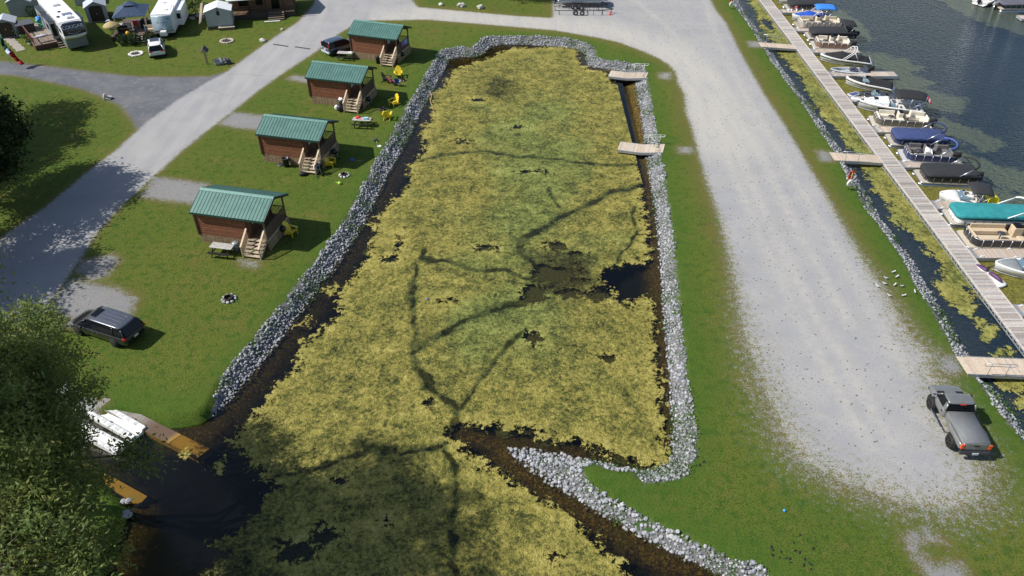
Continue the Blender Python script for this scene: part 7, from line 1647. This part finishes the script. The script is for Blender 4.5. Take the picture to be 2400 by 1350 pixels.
tree('tree', 'leafy pale green tree overhanging the boat ramp in the lower left corner', B1, 22, bpx(B1, [(25, 830, 9.5, 2.7), (95, 850, 7.6, 2.0), (60, 760, 9.0, 1.5), (135, 935, 7.0, 2.0), (30, 950, 9.5, 2.8), (120, 1010, 6.8, 1.9), (60, 1070, 8.5, 2.6), (325, 1062, 5.2, 1.05), (-60, 900, 11, 3.2), (-70, 1040, 11, 3.2)]) + [(1.5, -3, 16.5, 2.8, .6), (-1, -1, 19, 3.0, .6), (2, 1, 16.5, 2.6, .6), (0, 2, 19, 2.6, .6), (1.5, -1, 21, 2.4, .6)], 900, 92, .112, .42, LW, 5, .36, .40)
tree('tree', 'leafy green tree at the bottom left edge below the boat ramp', B2, 22, bpx(B2, [(115, 1110, 7.2, 2.1), (150, 1190, 6.6, 2.0), (175, 1275, 6.0, 1.9), (60, 1180, 8.8, 2.6), (100, 1330, 7.5, 2.4), (20, 1290, 10, 3.0), (-60, 1180, 11.5, 3.2), (160, 1380, 6.5, 2.0), (-50, 1350, 12, 3.2)]) + [(.5, 2, 16, 2.9, .7), (1, 5, 16.5, 2.9, .7), (-1, 3, 19, 3.0, .7), (1.5, 6, 19.5, 2.8, .7), (1, 3, 21.5, 2.6, .7), (2.6, 7.5, 17, 2.4, .6)], 860, 92, .112, .42, LW, 6, .36, .40)
tree('tree', 'dark maple tree at the left edge beside the side road', (-46.6, 57.0, 0), 12, [(0, 0, 8, 3.9), (3.2, 2, 6.2, 2.9), (2.8, -2.6, 6.6, 3.0), (-3, 1, 8.5, 3.2), (0, 3, 9, 3.2), (0, 0, 10.8, 2.6), (3.6, -.5, 4.4, 2.2), (1.5, 4.6, 6.0, 2.4), (1.6, -4.6, 5.6, 2.4)], 520, 85, .14, .6, LD, 9, .32, .48)
tree('tree', 'dark maple tree just beyond the left edge of the road bend', (-46.0, 47.0, 0), 13, [(0, 0, 8, 4.0), (3.2, 2, 6.6, 3.0), (3, -2, 7.0, 3.0), (-3, 0, 9, 3.2), (1, 0, 11.3, 2.6), (0, -4, 7, 2.8)], 380, 80, .14, .6, LD, 10, .34, .46)
tree('tree', 'dark maple tree behind the others on the left lawn', (-56.0, 67.5, 0), 13, [(0, 0, 8, 4.0), (2.6, -3.5, 7, 3.2), (1.4, 4.4, 7.6, 3.2), (-2.6, 1, 9, 3), (0, 0, 11, 3.0), (1.5, 1, 6, 3.0), (1, -6, 8, 3.0), (.5, 7, 8.5, 2.6)], 560, 80, .14, .6, LD, 11, .3, .46)
tree('tree', 'dark maple tree left of the road bend, nearest the camera on that side', (-44.5, 38.5, 0), 12, [(0, 0, 8, 3.8), (2.6, 1, 7, 2.8), (-2.6, 1, 8, 3), (0, 2.6, 9.6, 2.6)], 240, 75, .14, .6, LD, 14, .3, .46)
tree('tree', 'tree at the top edge showing only its trunk base and shadow', (-4.9, 111.2, 0), 12, [(0, 1.5, 8.6, 3.6), (3.4, 1, 8.2, 3.0), (-3, 2, 8.2, 2.8), (1.5, 3, 10.2, 2.8)], 260, 75, .16, .6, LM, 12, .26, .5)
tree('tree', 'second tree beyond the top edge casting shade on the lawn', (2.0, 112.5, 0), 12, [(0, 0, 8.6, 3.4), (-3, 1, 8.2, 2.8), (2, 1.4, 9.6, 2.8)], 220, 75, .16, .6, LM, 13, .26, .5)
